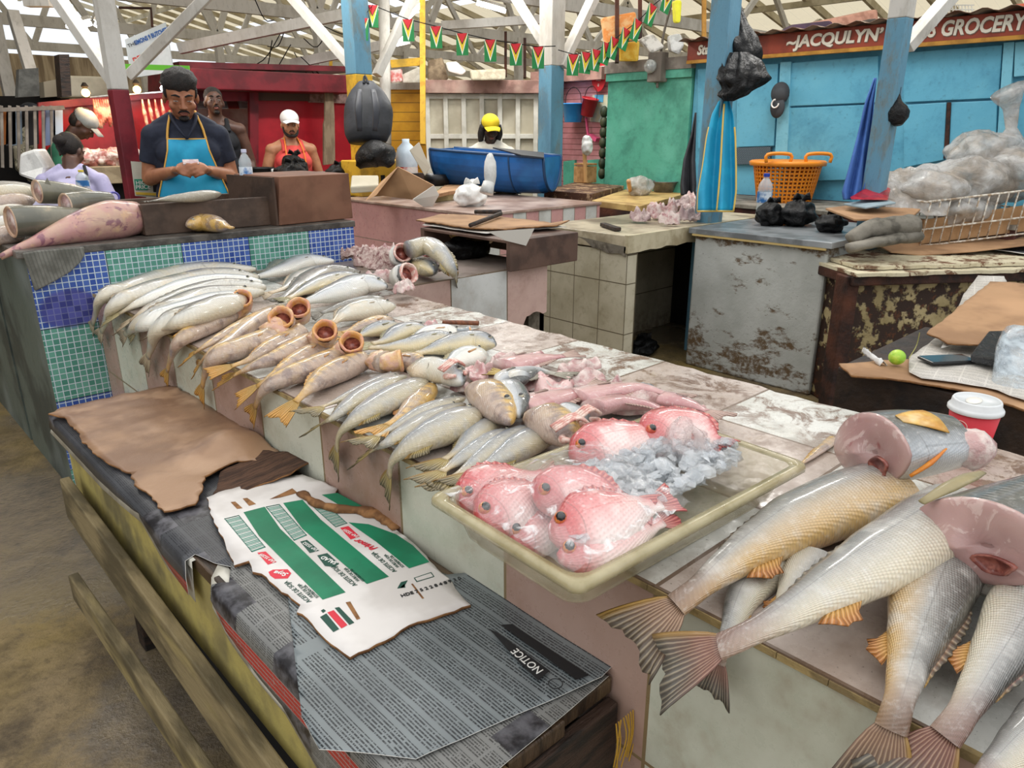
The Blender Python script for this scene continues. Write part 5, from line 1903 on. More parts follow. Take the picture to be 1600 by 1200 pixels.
for (s0, s1, d0, z0) in ((.0, 1.7, -.05, .767), (.06, 1.7, .02, .79)):
    pt = []
    for i in range(28):
        pt.append(RA + rd * (s0 + (s1 - s0) * i / 27) + rn * (d0 + r.uniform(-.02, .015)))
    pt += [RA + rd * s1 + rn * 1.45, RA + rd * s0 + rn * 1.45]
    b = MB()
    b.prism([(p.x, p.y) for p in pt], z0, z0 + .018)
    b.build('peeling_board', M_peelw, rc)
RP = lambda s_, d_, z_: RA + rd * s_ + rn * d_ + V((0, 0, z_))
ZB = .812
tag(plate([PD(1368, 380, 4.3), PD(1392, 393, 4.22), PD(1440, 398, 4.2), PD(1520, 392, 4.2), PD(1660, 376, 4.22), PD(1660, 345, 4.9), PD(1440, 352, 4.9)], (0, 0, -.008), M_board, 'cardboard_sheet', bevel=.002), 'brown cardboard under the wire basket at the right', 'cardboard')
tag(plate([PD(1290, 325, 4.3), PD(1335, 342, 4.05), PD(1420, 342, 4.05), PD(1440, 325, 4.3), PD(1360, 316, 4.5)], (0, 0, -.012), M_board, 'cardboard_sheet', bevel=.003), 'crooked cardboard flap between the black bags and wire basket', 'cardboard')
tag(plate([PD(1318, 318, 4.25), PD(1352, 324, 4.15), PD(1400, 316, 4.15), PD(1372, 308, 4.4)], (0, 0, -.01), mat('bluish foam sheet', '#8fa0a6', '#7a8b92', 5, .6), 'foam_sheet', bevel=.003), 'bluish grey sheet on the crooked cardboard flap', 'sheet')
b = MB()
b.tube([PD(1328, 374, 4.0), PD(1360, 358, 4.0), PD(1425, 352, 4.05)], [.045, .07, .08], 12, smooth=12, flat=.75)
b.tube([PD(1325, 388, 3.95), PD(1370, 378, 3.95), PD(1430, 368, 4.05)], [.04, .05, .06], 12, smooth=12, flat=.6)
for i, v in enumerate(b.v): b.v[i] = v + V((0, 0, .012 * noise.noise(v * 25)))
tag(b.build('cloth_bundle', mat('grimy folded cloth', '#6f6a5f', '#4c483f', 12, .8, bump=.5, c3='#8a8478'), smooth=True), 'grimy folded cloth bundle under the crooked cardboard flap', 'cloth')
tag(plate([PD(1330, 312, 4.2), PD(1388, 313, 4.2), PD(1392, 296, 4.35), PD(1376, 288, 4.4), PD(1350, 300, 4.3)], (.02, .02, .012), mat('red foil', '#b01626', '#8d0f1d', 8, .25, coat=.4, bump=.4), 'red_packet', bevel=.006), 'glossy red packet tucked left of the clear bags', 'packet')
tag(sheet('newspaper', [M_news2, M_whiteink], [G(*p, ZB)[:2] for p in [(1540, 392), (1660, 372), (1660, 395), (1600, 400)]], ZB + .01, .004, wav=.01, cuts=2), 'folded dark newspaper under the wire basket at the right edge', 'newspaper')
# wire basket with clear fish bags
w0, w1 = PD(1437, 385, 4.35), PD(1650, 359, 4.42)
wd = (w1 - w0).normalized()
wn = V((-wd.y, wd.x, 0)).normalized()
if wn.dot(V((-KR, KF, 0))) < 0: wn = -wn
WL, WW, WH = .84, .55, .26
wb = thing('wire_basket', 'white wire basket full of clear bags of dried fish, at the right edge', 'basket', w0 + wd * WL / 2 + wn * WW / 2)
M_wire = mat('white coated wire', '#d9d4c8', '#a58f76', 40, .5)
b = MB()
def wp(s_, d_, z_): return w0 + wd * s_ + wn * d_ + V((0, 0, z_))
nn = 14
for zz in (0, .1, WH):
    o_ = .03 * zz / WH
    b.tube([wp(-o_, -o_, zz), wp(WL + o_, -o_, zz), wp(WL + o_, WW + o_, zz), wp(-o_, WW + o_, zz), wp(-o_, -o_, zz)], .006, 6)
for i in range(nn + 1):
    s_ = WL * i / nn
    b.tube([wp(s_, 0, 0), wp(s_, -.03, WH)], .0045, 6)
    b.tube([wp(s_, WW, 0), wp(s_, WW + .03, WH)], .0045, 6)
for i in range(1, 9):
    b.tube([wp(0, WW * i / 9, 0), wp(-.03, WW * i / 9, WH)], .0045, 6)
b.build('wires', M_wire, wb, smooth=True)
b = MB()
b.add([wp(.02, .02, .01), wp(WL, .02, .01), wp(WL, .02, .17), wp(.02, .02, .15)], [(0, 1, 2, 3)])
b.add([wp(.015, .02, .01), wp(.015, WW, .01), wp(.015, WW, .16), wp(.015, .02, .15)], [(0, 1, 2, 3)])
o = b.build('cardboard_lining', mat('tan cardboard', '#b08a62', '#9c7750', 6, .8), wb)
o.modifiers.new('t', 'SOLIDIFY').thickness = .005
for i, (lb, s_, d_, z_, rr_) in enumerate([
    ('cloudy clear bag spilling over the left end of the wire basket', .12, .22, .20, (.24, .26, .12)),
    ('clear fish bag heaped in the middle of the wire basket', .42, .25, .18, (.24, .26, .15)),
    ('clear fish bag lying at the right side of the wire basket', .72, .22, .20, (.26, .25, .16)),
    ('clear bag on top of the heap behind the basket', .62, .42, .34, (.30, .2, .13)),
    ('cream coloured fish bag low in the wire basket', .42, .2, .05, (.36, .16, .11)),
]):
    bag('plastic_bag', lb, wp(s_, d_, z_), rr_, M_clearbag, seed=40 + i, tie=False, nz=.5)
b = MB()
pa = PX(1600, 232, wp(.95, .3, 0).x) 
q0 = wp(.72, .3, .36)
q1 = PD(1580, 165, 4.55)
q2 = PD(1576, 140, 4.5)
b.tube([q0, q0.lerp(q1, .5) + V((.02, 0, 0)), q1, q1.lerp(q2, .6), q2], [.15, .11, .035, .05, .11], 14, smooth=16, flat=.6)
tag(b.build('plastic_bag', M_clearbag, smooth=True), 'tall clear bag with a twisted knot standing above the basket', 'plastic bag')
# bag corner draped over the left end
film('plastic_bag', 'cloudy film corner hanging over the left end of the wire basket', [PD(1382, 268, 4.4), PD(1380, 335, 4.35), PD(1480, 330, 4.2), PD(1500, 258, 4.5)], lambda u, v: .03 * math.sin(3 * u + v), mat_=M_clearbag, amp=.03, sc=8, n=24)

# ---------------------------------------------------------------- small dark box with newspapers behind the counter
db = thing('wooden_box', 'dark stained wooden box behind the counter, topped with cardboard and newspapers', 'box', (2.6, .4, 0))
b = MB()
b.box((2.22, -.35, 0), (2.95, .90, .79))
b.build('box_body', mat('dark stained box', '#2f2118', '#191210', 10, .6, bump=.6, c3='#4a382a'), db, bevel=.006)
gz = lambda pts, z_: [G(*p, z_)[:2] for p in pts]
tag(sheet('cardboard_sheet', [M_board, M_kraft], ragged(gz([(1310, 572), (1330, 590), (1420, 598), (1500, 612), (1530, 618), (1640, 660), (1640, 560), (1380, 566)], .80), 6, .004), .80, .006, wav=.006, cuts=3), 'curved cardboard sheet on the dark box, under pale newspapers', 'cardboard')
tag(sheet('newspaper', [M_newslt, M_whiteink], gz([(1420, 583), (1440, 592), (1540, 606), (1640, 640), (1640, 530), (1470, 525), (1420, 560)], .812), .812, .0015, wav=.012, cuts=3, axis=(.2, -1)), 'pale grey newspaper spread on the dark box under the phone', 'newspaper')
tag(sheet('newspaper', [M_newslt, M_whiteink], gz([(1470, 545), (1500, 488), (1520, 470), (1560, 472), (1590, 520)], .83), .83, .0015, wav=.01, cuts=3, axis=(.3, -1), lift=lambda x_, y_: max(0, x_ - 2.55) * .12), 'upright pale newspaper page leaning behind the brown cardboard piece', 'newspaper')
tag(sheet('cardboard_sheet', [M_board, M_kraft], ragged(gz([(1447, 527), (1480, 540), (1530, 545), (1640, 530), (1640, 482), (1540, 474)], .84), 6, .004), .84, .005, wav=.006, cuts=3, lift=lambda x_, y_: max(0, x_ - 2.5) * .10), 'torn brown cardboard piece leaning on the newspapers', 'cardboard')
ph = G(1480, 564, .822)
pd_ = thing('mobile_phone', 'black mobile phone lying on the pale newspaper', 'phone', ph)
b = MB()
b.box(ph + V((-.036, -.075, 0)), ph + V((.036, .075, .009)), rot=(0, 0, .95))
b.build('phone_body', mat('phone black', '#1a1b1d', None, r=.3), pd_, bevel=.004)
b = MB()
b.box(ph + V((-.033, -.071, .009)), ph + V((.033, .071, .0098)), rot=(0, 0, .95))
b.build('screen', mat('phone screen', '#2b2d30', None, r=.06, coat=1), pd_)
lm = G(1400, 568, .815)
b = MB()
b.ell(lm + V((0, 0, .02)), (.027, .024, .023), n=20, m=14)
b.ell(lm + V((.026, 0, .021)), (.006, .005, .005), n=10, m=6)
tag(b.build('lime', mat('lime peel', '#8fbf2a', '#b5d048', 30, .35, bump=.3, coat=.2), smooth=True), 'green lime on the cardboard beside a scrap of white paper', 'lime')
film('paper_scrap', 'crumpled white paper scrap left of the lime', [G(1346, 550, .825), G(1375, 572, .81), G(1388, 566, .82), G(1352, 545, .84)], lambda u, v: .01 * math.sin(5 * v), cat='paper', mat_=M_whitebag, amp=.01, sc=6, n=14)
b = MB()
b.tube([G(1420, 560, .83), G(1432, 540, .86), G(1437, 520, .9)], .0015, 5, smooth=8)
tag(b.build('dry_stalk', mat('dry stalk', '#8f8a4e', None)), 'thin dry stalk leaning by the newspaper edge', 'stalk')
b = MB()
vs = [G(*p, .83 + dz) for p, dz in (((1516, 566), 0), ((1545, 528), .02), ((1572, 527), .03), ((1582, 570), 0), ((1560, 575), 0))]
b.add(vs + [v + V((.02, .01, .018)) for v in vs], [(0, 1, 2, 3, 4), (9, 8, 7, 6, 5)] + [(i, (i + 1) % 5, 5 + (i + 1) % 5, 5 + i) for i in range(5)])
tag(b.build('plastic_bag', M_blackbag, bevel=.005), 'folded black bag on the newspapers right of the phone', 'plastic bag')
b = MB()
q = [PD(1600, 690, 2.05), PD(1590, 620, 2.05), PD(1588, 560, 2.1), PD(1600, 530, 2.15)]
b.tube(q, [.10, .07, .055, .06], 14, smooth=14, flat=.7)
k = MT('bluish clear film', .1, spec=.8, coat=.4)
k.col('#c9d6de')
k.xyz()
k.set('Alpha', k.noise(14, 4, .6, dist=1.5).st(.35, .7) * .5 + .25)
k.bump(k.noise(20, 4, .6, dist=2), .8, .015)
tag(b.build('plastic_bag', k.m, smooth=True), 'bluish clear bag hanging at the right edge behind the cup', 'plastic bag')

# ---------------------------------------------------------------- items on the mosaic counter
M_brownbox = mat('reddish brown board', '#7b5440', '#684634', 5, .75, bump=.35, c3='#86614a')
M_browndark = mat('dark brown board', '#4b382c', '#382a21', 6, .75, bump=.4)
tr = thing('wooden_trough', 'long low dark wooden trough on the mosaic counter before the man', 'trough', (1.4, 3.6, MZ))
b = MB()
b.box((1.06, 3.46, MZ + .001), (1.70, 3.48, MZ + .135))
b.box((1.06, 3.9, MZ + .001), (1.70, 3.92, MZ + .125))
b.box((1.06, 3.48, MZ + .001), (1.08, 3.9, MZ + .13))
b.box((1.08, 3.48, MZ + .001), (1.70, 3.9, MZ + .08))
b.build('boards', mat('grimy plank', '#5a473a', '#43342a', 6, .6, bump=.4), tr, bevel=.004)
crt = thing('wooden_box', 'reddish brown wooden box standing on the mosaic counter right end', 'box', (1.85, 3.6, MZ))
b = MB()
p4 = [PY(437, 355, 3.40), PY(552, 345, 3.44), PY(545, 270, 3.44), PY(437, 279, 3.40)]
p4[0].z = p4[1].z = MZ + .002
p4[2].z = p4[3].z = MZ + .228
bk4 = [V((p.x - .04, p.y + .42, p.z)) for p in p4]
b.add(p4 + bk4, [(0, 1, 2, 3), (7, 6, 5, 4), (0, 4, 5, 1), (1, 5, 6, 2), (2, 6, 7, 3), (3, 7, 4, 0)])
b.build('front_board', M_brownbox, crt, bevel=.004)
b = MB()
l4 = [V((p4[0].x - .012, p4[0].y + .004, MZ + .002)), V((p4[0].x - .012, p4[3].y + .004, MZ + .225)), V((p4[0].x - .055, p4[3].y + .42, MZ + .225)), V((p4[0].x - .055, p4[0].y + .42, MZ + .002))]
plate(l4, (.011, 0, 0), M_browndark, 'side_board', crt)
# fish pieces on the trough and counter
Zm = MZ
fish('grey fish lying on the trough rim in front of the man', [(345, 303), (300, 308), (262, 311), (238, 314)], 'dark', .03, .026, air=True, z=MZ + .155, tail=(.05, .02), fins='d')
fish('yellow and white fish head at the foot of the trough', [(292, 352), (320, 348), (345, 352), (362, 356)], 'yellow', .05, .04, air=True, z=MZ + .04, tail=(0, 0), fins='p')
b = MB()
P_ = [PY(0, 402, 3.42), PY(30, 388, 3.42), PY(62, 376, 3.43), PY(110, 360, 3.46), PY(165, 346, 3.5), PY(213, 340, 3.55)]
b.tube(P_, [.012, .02, .045, .07, .085, .07], 18, smooth=24, flat=1.0)
k = MT('skinned pink flesh', .35, coat=.4, sss=.1)
k.xyz()
c = k.mix(k.noise(9, 3).st(.35, .65), '#c2a08a', '#b98783')
c = k.mix(k.noise(13, 4, .6, dist=1).st(.52, .62) * .8, c, '#7d4a5e')
c = k.mix(k.noise(17, 4).st(.55, .7) * .7, c, '#d9b38a')
k.col(c)
k.bump(k.noise(30, 4), .4, .006)
tag(b.build('fish', k.m, smooth=True), 'skinned pink fish with thin tail stretching along the mosaic counter edge', 'fish')
k = MT('dark catfish skin', .25, coat=.5)
u_, v_, _ = k.xyz('UV')
k.xyz()
c = k.mix(k.noise(6, 4).st(.35, .65), '#5b5a4e', '#7d7866')
c = k.mix(k.noise(12, 3).st(.55, .7) * .6, c, '#a5957a')
k.col(c)
k.bump(k.noise(24, 3), .2, .004)
M_cat = k.m
M_catcut = mat('tan cut rim', '#c9a98d', '#b58f76', 16, .4, coat=.3, c3='#d6bba2')
def catpiece(lb, p, ln, r0, ang, m=M_cat, rise=0, wd_=1.0):
    p = V(p)
    d_ = V((math.cos(ang), math.sin(ang), rise))
    s_ = V((-math.sin(ang), math.cos(ang), 0))
    root = thing('fish_section', lb, 'fish', p)
    b = MB()
    n = 26
    rg = lambda t, sc=1.0, ins=0: [p + d_ * (ln * t + ins) + (s_ * math.cos(2 * math.pi * i / n) * r0 * wd_ + V((0, 0, 1)) * (math.sin(2 * math.pi * i / n) * r0 + r0)) * sc * (1 - .3 * t * t) + V((0, 0, r0)) * ((1 - sc) * 1.0) for i in range(n)]
    b.loft([rg(i / 8) for i in range(9)], 0, False)
    b.loft([rg(1), rg(1, .5, .01), rg(1, .05, .012)], 0, True)
    b.build('skin', m, root, smooth=True)
    b = MB()
    b.loft([rg(0), rg(0, .93, -.004), rg(0, .80, .004)], 0, False)
    b.build('cut_rim', M_catcut, root, smooth=True)
    b = MB()
    b.loft([rg(0, .8, .004), rg(0, .6, .02), rg(0, .1, .03)], 0, True)
    b.build('inner_flesh', M_scrap, root, smooth=True)
catpiece('thick grey catfish section with tan cut rim, facing the left edge', PY(22, 372, 3.5), .30, .062, .15)
catpiece('short grey catfish section lying on top near the skinned fish', PY(106, 340, 3.58), .20, .05, .3, rise=.1)
catpiece('grey fish head piece with fin, on top of the catfish sections', PY(62, 318, 3.75), .22, .05, .2, rise=-.1)
bfin = plate([PY(66, 296, 3.72), PY(74, 278, 3.72), PY(80, 290, 3.72), PY(76, 300, 3.72)], (0, .006, 0), M_cat, 'fish_trimming')
tag(bfin, 'dark upright fish fin above the catfish pieces', 'fish fin')
for i, (lb, y0, y1, kd) in enumerate([('long brown fish at the top of the left edge pile', 290, 300, 'dark'), ('pale pink fish, second from the top at the left edge', 304, 300, 'pale'), ('tan yellow fish, third from the top at the left edge', 326, 312, 'yellow'), ('pale fish, fourth from the top at the left edge', 340, 330, 'pale'), ('long grey fish, fifth from the top at the left edge', 360, 345, 'silver'), ('tan fish at the bottom of the left edge pile', 376, 362, 'yellow')]):
    Yf = 4.15 - .1 * i
    fish(lb, [PY(62 - 4 * i, y1, Yf), PY(0, (y0 + y1) / 2, Yf - .02), PY(-60, y0, Yf)], kd, .05, .04, world=True, tail=(.1, .05), fins='d', eye=False)
bottle('water bottle with white and blue label on the box by the main man', PY(388, 301, 3.75), .21, .032, mat('pale cap', '#c9cbe0', None, r=.4))
# ---------------------------------------------------------------- far stalls
M_blue = peel('weathered sky blue paint', '#5ba3bd', '#4d92ad', 3, lo=.45, hi=.65, c3='#66adc4', bump=.25, r=.5)
M_bluelt = peel('lighter blue batten paint', '#74b5c9', '#62a4ba', 4, lo=.45, hi=.65, bump=.25, r=.5)
M_bluepost = peel('worn blue post paint', '#5f8ea5', '#6a7d82', 6, lo=.48, hi=.6, c3='#4e7488', bump=.5, r=.6, stretch=(1, 1, .4))
M_whitewood = peel('whitewashed timber', '#c9c5bd', '#b3aea4', 4, lo=.45, hi=.65, c3='#a49d92', bump=.25, r=.65, stretch=(1, 1, .4))
M_yellowp = peel('worn yellow paint', '#d3a52e', '#b98a1f', 5, lo=.5, hi=.6, c3='#93762c', bump=.3)
M_yellowb = mat('bright yellow boards', '#e0a61a', '#cf9413', 5, .55, bump=.2)
M_redbrown = mat('red brown sign board', '#8c3a24', '#74301e', 5, .6, bump=.2)
M_ochre = mat('ochre trim', '#b5812e', '#96691f', 8, .6)
M_cream = mat('cream board', '#c9c2ae', '#b5ad98', 3, .7, bump=.15, c3='#a89f8a')
M_white = mat('white painted frame', '#d9d6cb', '#c4c0b3', 5, .6, bump=.15)
M_green = peel('weathered green paint', '#55a58c', '#458b76', 3, lo=.42, hi=.62, c3='#66b39b', bump=.35, r=.55)
M_greyf = mat('grey dusty fascia', '#8d857b', '#6e665d', 5, .8, bump=.4)
M_dkred = mat('dark red paint', '#7c1a26', '#5e121c', 5, .45, bump=.2, c3='#8e2631')
M_red = mat('bright red board', '#b8202f', '#a31a28', 3, .4, bump=.1)
M_redgl = mat('glossy red wall', '#a6262a', '#8c1d20', 4, .25, coat=.3, bump=.1)
M_dusty = mat('dusty pink fascia', '#a58075', '#7f5f56', 6, .75, bump=.4, c3='#b59a8c')
M_lettering = mat('cream sign lettering', '#d9d2c1', None, r=.6)
M_shadow_l = mat('grey letter shade', '#6e5a4c', None, r=.6)

XG = 6.0
gr = thing('grocery_stall', 'sky blue grocery stall with hatches and a red lettered sign at the right', 'stall', (XG, 2.4, 0))
b = MB()
b.box((XG + .03, -.6, .95), (XG + .07, 4.06, 2.2))
b.build('blue_front', M_blue, gr)
b = MB()
b.box((XG + .01, -.6, 0), (XG + .06, 4.06, .95))
b.build('brown_plinth', mat('brown plinth', '#4a2a22', '#331c17', 6, .7, bump=.3), gr)
b = MB()
b.box((XG + .07, -.6, 0), (XG + 2.0, 4.06, 2.2))
b.build('stall_box', M_blue, gr)
for nm, px in (('hatch', [(1237, 98), (1372, 87), (1372, 160), (1232, 166)]), ('hatch', [(1232, 169), (1372, 163), (1372, 280), (1220, 284)]), ('hatch', [(1412, 82), (1566, 70), (1560, 153), (1412, 160)]), ('hatch', [(1412, 164), (1479, 160), (1474, 250), (1412, 262)]), ('hatch', [(1486, 160), (1558, 157), (1556, 230), (1482, 247)]), ('hatch', [(1090, 108), (1112, 106), (1104, 232), (1090, 232)]), ('hatch', [(1152, 104), (1216, 99), (1209, 228), (1150, 230)])):
    XP(XG - .005, px, M_blue, nm, gr, th=.035, bevel=.004)
for px in ([(1219, 97), (1236, 96), (1228, 285), (1208, 286)], [(1568, 66), (1585, 65), (1572, 240), (1556, 242)], [(1586, 66), (1640, 60), (1640, 115), (1584, 120)]):
    XP(XG - .02, px, M_bluelt, 'batten', gr, th=.05, bevel=.003)
k = MT('dark lattice vent', .7)
x, y, z = k.xyz()
k.col(k.mix((((y + z) * 60.0).fr() > .6).mx(((y - z) * 60.0).fr() > .6), '#1d2228', '#5c6a72'))
XP(XG - .008, [(1148, 231), (1204, 229), (1202, 256), (1147, 257)], k.m, 'lattice_vent', gr, th=.03)
XP(XG - .012, [(1480, 160), (1486, 160), (1481, 246), (1474, 248)], M_rustbrown, 'brown_post', gr, th=.03)
b = MB()
b.box((XG - .10, -.7, 2.055), (XG - .06, 4.07, 2.20))
sgn = b.build('sign_board', M_redbrown, gr, bevel=.003)
b = MB()
b.box((XG - .105, -.7, 2.03), (XG - .055, 4.07, 2.056))
b.build('ochre_trim', M_ochre, gr)
XS = XG - .103
def sign(txt, p0, p1, size, **k):
    a_, c_ = PX(*p0, XS), PX(*p1, XS)
    zc_ = (a_.z + c_.z) / 2
    w_ = (c_ - a_).length
    for dx, m_, dz in ((.002, M_shadow_l, -.006), (0, M_lettering, 0)):
        o = text(txt, m_, V((XS + dx, a_.y - (.004 if dx else 0), 2.128 + dz)), (0, -1, 0), (0, 0, 1), size, sgn, depth=.002, bold=.004, **k)
        wn_ = max(v.co.y for v in o.data.vertices) - min(v.co.y for v in o.data.vertices)
        f_ = w_ / wn_
        for v in o.data.vertices: v.co.y = a_.y + (v.co.y - a_.y) * f_
sign('~JACQULYN\u2019', (1228, 77), (1377, 72), .115, shear=.1)
sign('NS GROCERY', (1428, 62), (1602, 48), .13, shear=.1)
sign('Stal', (1089, 86), (1112, 84), .1, shear=.2)
# corrugated eave and junk on the grocery roof
b = MB()
n_ = 150
vs = []
for i in range(n_):
    yy = -.7 + 4.8 * i / (n_ - 1)
    h = .012 * math.sin(i * 1.25)
    vs += [V((XG - .2, yy, 2.215 + h)), V((XG + 2, yy, 2.225 + h))]
b.add(vs, [(2 * i, 2 * i + 2, 2 * i + 3, 2 * i + 1) for i in range(n_ - 1)])
o = b.build('corrugated_eave', mat('rusty corrugated sheet', '#7a6a5a', '#5b3a28', 5, .7, bump=.2), gr, smooth=True)
o.modifiers.new('t', 'SOLIDIFY').thickness = .003

# green booth
gb = thing('green_booth', 'weathered green booth with an electricity meter, left of the blue grocery', 'stall', (XG, 4.5, 0))
b = MB()
b.box((XG, 4.07, 0), (XG + 1.6, 5.03, 2.02))
b.build('green_front', M_green, gb)
b = MB()
b.box((XG - .03, 4.06, 1.93), (XG, 5.04, 2.0))
b.build('green_rail', M_green, gb)
b = MB()
b.box((XG - .04, 4.06, 2.0), (XG + 1.6, 5.05, 2.10))
b.build('grey_fascia', M_greyf, gb)
mp = PX(1028, 108, XG - .05)
mt = thing('electricity_meter', 'grey electricity meter with a round glass dial on the green booth', 'meter', mp)
b = MB()
b.box(mp + V((-.06, -.075, -.11)), mp + V((.05, .075, .14)))
b.build('meter_box', M_greyf, mt, bevel=.008)
b = MB()
b.lathe([(.06, 0), (.058, .03), (.045, .05), (.001, .058)], mp + V((-.06, .03, .02)), 20, rot=(0, -math.pi / 2, 0))
b.build('glass_dome', mat('meter dome', '#b9bcb8', '#8f9290', 8, .15, coat=.6), mt, smooth=True)
b = MB()
b.tube([mp + V((-.02, -.02, -.1)), mp + V((-.02, -.02, -.16))], .012, 8)
b.tube([mp + V((-.01, -.03, .14)), mp + V((-.01, -.05, .3)), mp + V((-.01, -.12, .55))], .012, 6, smooth=8)
b.build('conduit', M_greyf, mt, smooth=True)

# pink boarded booth with hanging goods
XK = 6.4
k = MT('pink clapboards', .6)
x, y, z = k.xyz()
n = k.noise(5, 4)
g = ((z / .058).fr() < .12)
c = k.mix(n.st(.35, .65), '#cf8f93', '#b97a7c')
c = k.mix(g, c, '#7d4c4a')
k.col(c).bump(((z / .058).fr()), .6, .015)
pb = thing('pink_booth', 'pink clapboard booth hung with buckets between the green booth and blue post', 'stall', (XK, 5.7, 0))
b = MB()
b.box((XK, 5.36, 0), (XK + 1.4, 6.35, 2.0))
b.build('pink_boards', k.m, pb)
b = MB()
b.box((XK - .12, 5.36, 1.98), (XK + 1.4, 6.4, 2.10))
b.build('dusty_fascia', M_dusty, pb)
XP(XK - .03, [(880, 252), (898, 250), (900, 290), (880, 292)], M_green, 'green_shutter', pb)
XP(XK - .03, [(918, 250), (950, 248), (950, 290), (918, 292)], M_green, 'green_shutter', pb)


def bucket(lb, p, r_, h, m, tilt, spout=False):
    root = thing('bucket', lb, 'bucket', p)
    b = MB()
    b.lathe([(r_ * .75, 0), (r_ * .78, .002), (r_, h), (r_ * 1.07, h), (r_ * 1.07, h - .012), (r_ * 1.0, h - .012)], p, 24, rot=tilt, cap=True)
    b.build('bucket_body', m, root, smooth=True)
    R = rotm(tilt)
    b = MB()
    b.tube([V(p) + R @ V((0, -r_, h)), V(p) + R @ V((0, -r_ * .8, h + r_ * .9)), V(p) + R @ V((0, 0, h + r_ * 1.4)), V(p) + R @ V((0, r_ * .8, h + r_ * .9)), V(p) + R @ V((0, r_, h))], .004, 6, smooth=12)
    b.build('wire_handle', M_black, root)
    return root


bucket('bright blue bucket hanging on the pink booth', PX(895, 191, XK - .16), .115, .19, mat('bright blue plastic', '#2f8fe0', '#3d9fe8', 6, .4), (0, 0, 0))
bucket('red bucket with a sticker hanging on the pink booth', PX(917, 181, XK - .13), .085, .18, mat('red plastic', '#b52a33', '#9c222b', 6, .4), (.25, 0, 0))
b = MB()
rs = PX(936, 118, XK - .06)
b.lathe([(.10, -.004), (.10, .004)], rs, 28, rot=(0, -math.pi / 2, 0), sx=1.55)
o = tag(b.build('red_sign', mat('red enamel', '#b3222c', None, r=.4)), 'red oval sign with white print on the pink booth', 'sign')
for i, (t_, s_) in enumerate((('TRUST', .05), ('NOT AT', .03), ('ALL', .04), ('0', .04))):
    text(t_, M_whiteink, rs + V((-.006, 0, .07 - i * .055)), (0, -1, 0), (0, 0, 1), s_, o, align='CENTER')
tag(XP(XK - .02, [(926, 148), (950, 148), (950, 192), (922, 190)], mat('pale poster', '#c9c3a5', '#a9b9b5', 9, .6), 'poster', th=.004), 'pale poster with blue and yellow top on the pink booth', 'poster')
XP(XK - .024, [(929, 148), (943, 148), (942, 160), (930, 158)], mat('poster blue', '#4fa0c9', None), 'printed_top', bpy.data.objects['poster'], th=.003)
dp = PX(926, 215, XK - .07)
b = MB()
b.box(dp + V((0, -.05, -.02)), dp + V((.06, .07, .02)), rot=(.4, 0, 0))
b.beam(dp + V((0, .06, 0)), dp + V((0, .10, .2)), .02, .02)
tag(b.build('dustpan', mat('pink plastic', '#d8577f', None, r=.4)), 'pink plastic dustpan hanging on the pink booth', 'dustpan')
bp = PX(908, 285, 5.9)
b = MB()
b.box(bp + V((-.05, -.12, 0)), bp + V((.1, .06, .16)))
b.box(bp + V((-.05, -.12, .17)), bp + V((.1, .06, .19)))
tag(b.build('wooden_crate', mat('pale crate wood', '#b98d5c', '#9c7446', 14, .7), bevel=.003), 'small pale wooden crate in front of the pink booth', 'crate')
b = MB()
b.tube([PX(915, 285, 5.85), PX(913, 232, 5.85)], .02, 8)
tag(b.build('wooden_post', mat('light pole wood', '#c99a62', None, r=.6)), 'light wooden post standing by the pale crate', 'post')
bag('plastic_bag', 'white and yellow bag hanging over the light wooden post', PX(917, 240, 5.8), (.06, .06, .09), M_whitebag, seed=77, tie=False)
b = MB()
for i in range(7): b.ell(PX(944 - i * .6, 175 + i * 16, XK - .1), (.04, .045, .06), n=10, m=8)
tag(b.build('dark_bundle', mat('dark bundle', '#23301f', '#40422a', 20, .6), smooth=True), 'dark string of bundles hanging at the green booth corner', 'bundle')

# cream panelled booth, turned towards the aisle
ca, cb_ = PD(667, 147, 8.0), PD(866, 118, 8.0)
ca.z = cb_.z = 0
ch = (cb_ - ca).normalized()
cn = V((-ch.y, ch.x, 0))
if cn.dot(V((-KR, KF, 0))) < 0: cn = -cn
clen = (cb_ - ca).length
cr = thing('cream_booth', 'cream panelled booth with white battens behind the blue tub', 'stall', ca + ch * clen / 2)
def cbox(s0, s1, d0, d1, z0, z1, m, name, **k):
    p = [ca + ch * s0 + cn * d0 + V((0, 0, z0)), ca + ch * s1 + cn * d0 + V((0, 0, z0)), ca + ch * s1 + cn * d1 + V((0, 0, z0)), ca + ch * s0 + cn * d1 + V((0, 0, z0))]
    return plate(p, (0, 0, z1 - z0), m, name, cr, **k)
cbox(0, clen, .02, 1.2, 0, 1.86, M_cream, 'cream_panels')
for i in range(8):
    s_ = clen * i / 7
    cbox(s_ - .025, s_ + .025, -.02, .02, 0, 1.86, M_white, 'upright_batten', bevel=.003)
for z_ in (1.02, 1.42, 1.83):
    cbox(-.02, clen + .02, -.015, .02, z_ - .025, z_ + .025, M_white, 'cross_batten', bevel=.003)
cbox(-.05, clen + .05, -.1, 1.2, 1.86, 1.99, M_dusty, 'dusty_fascia', bevel=.004)
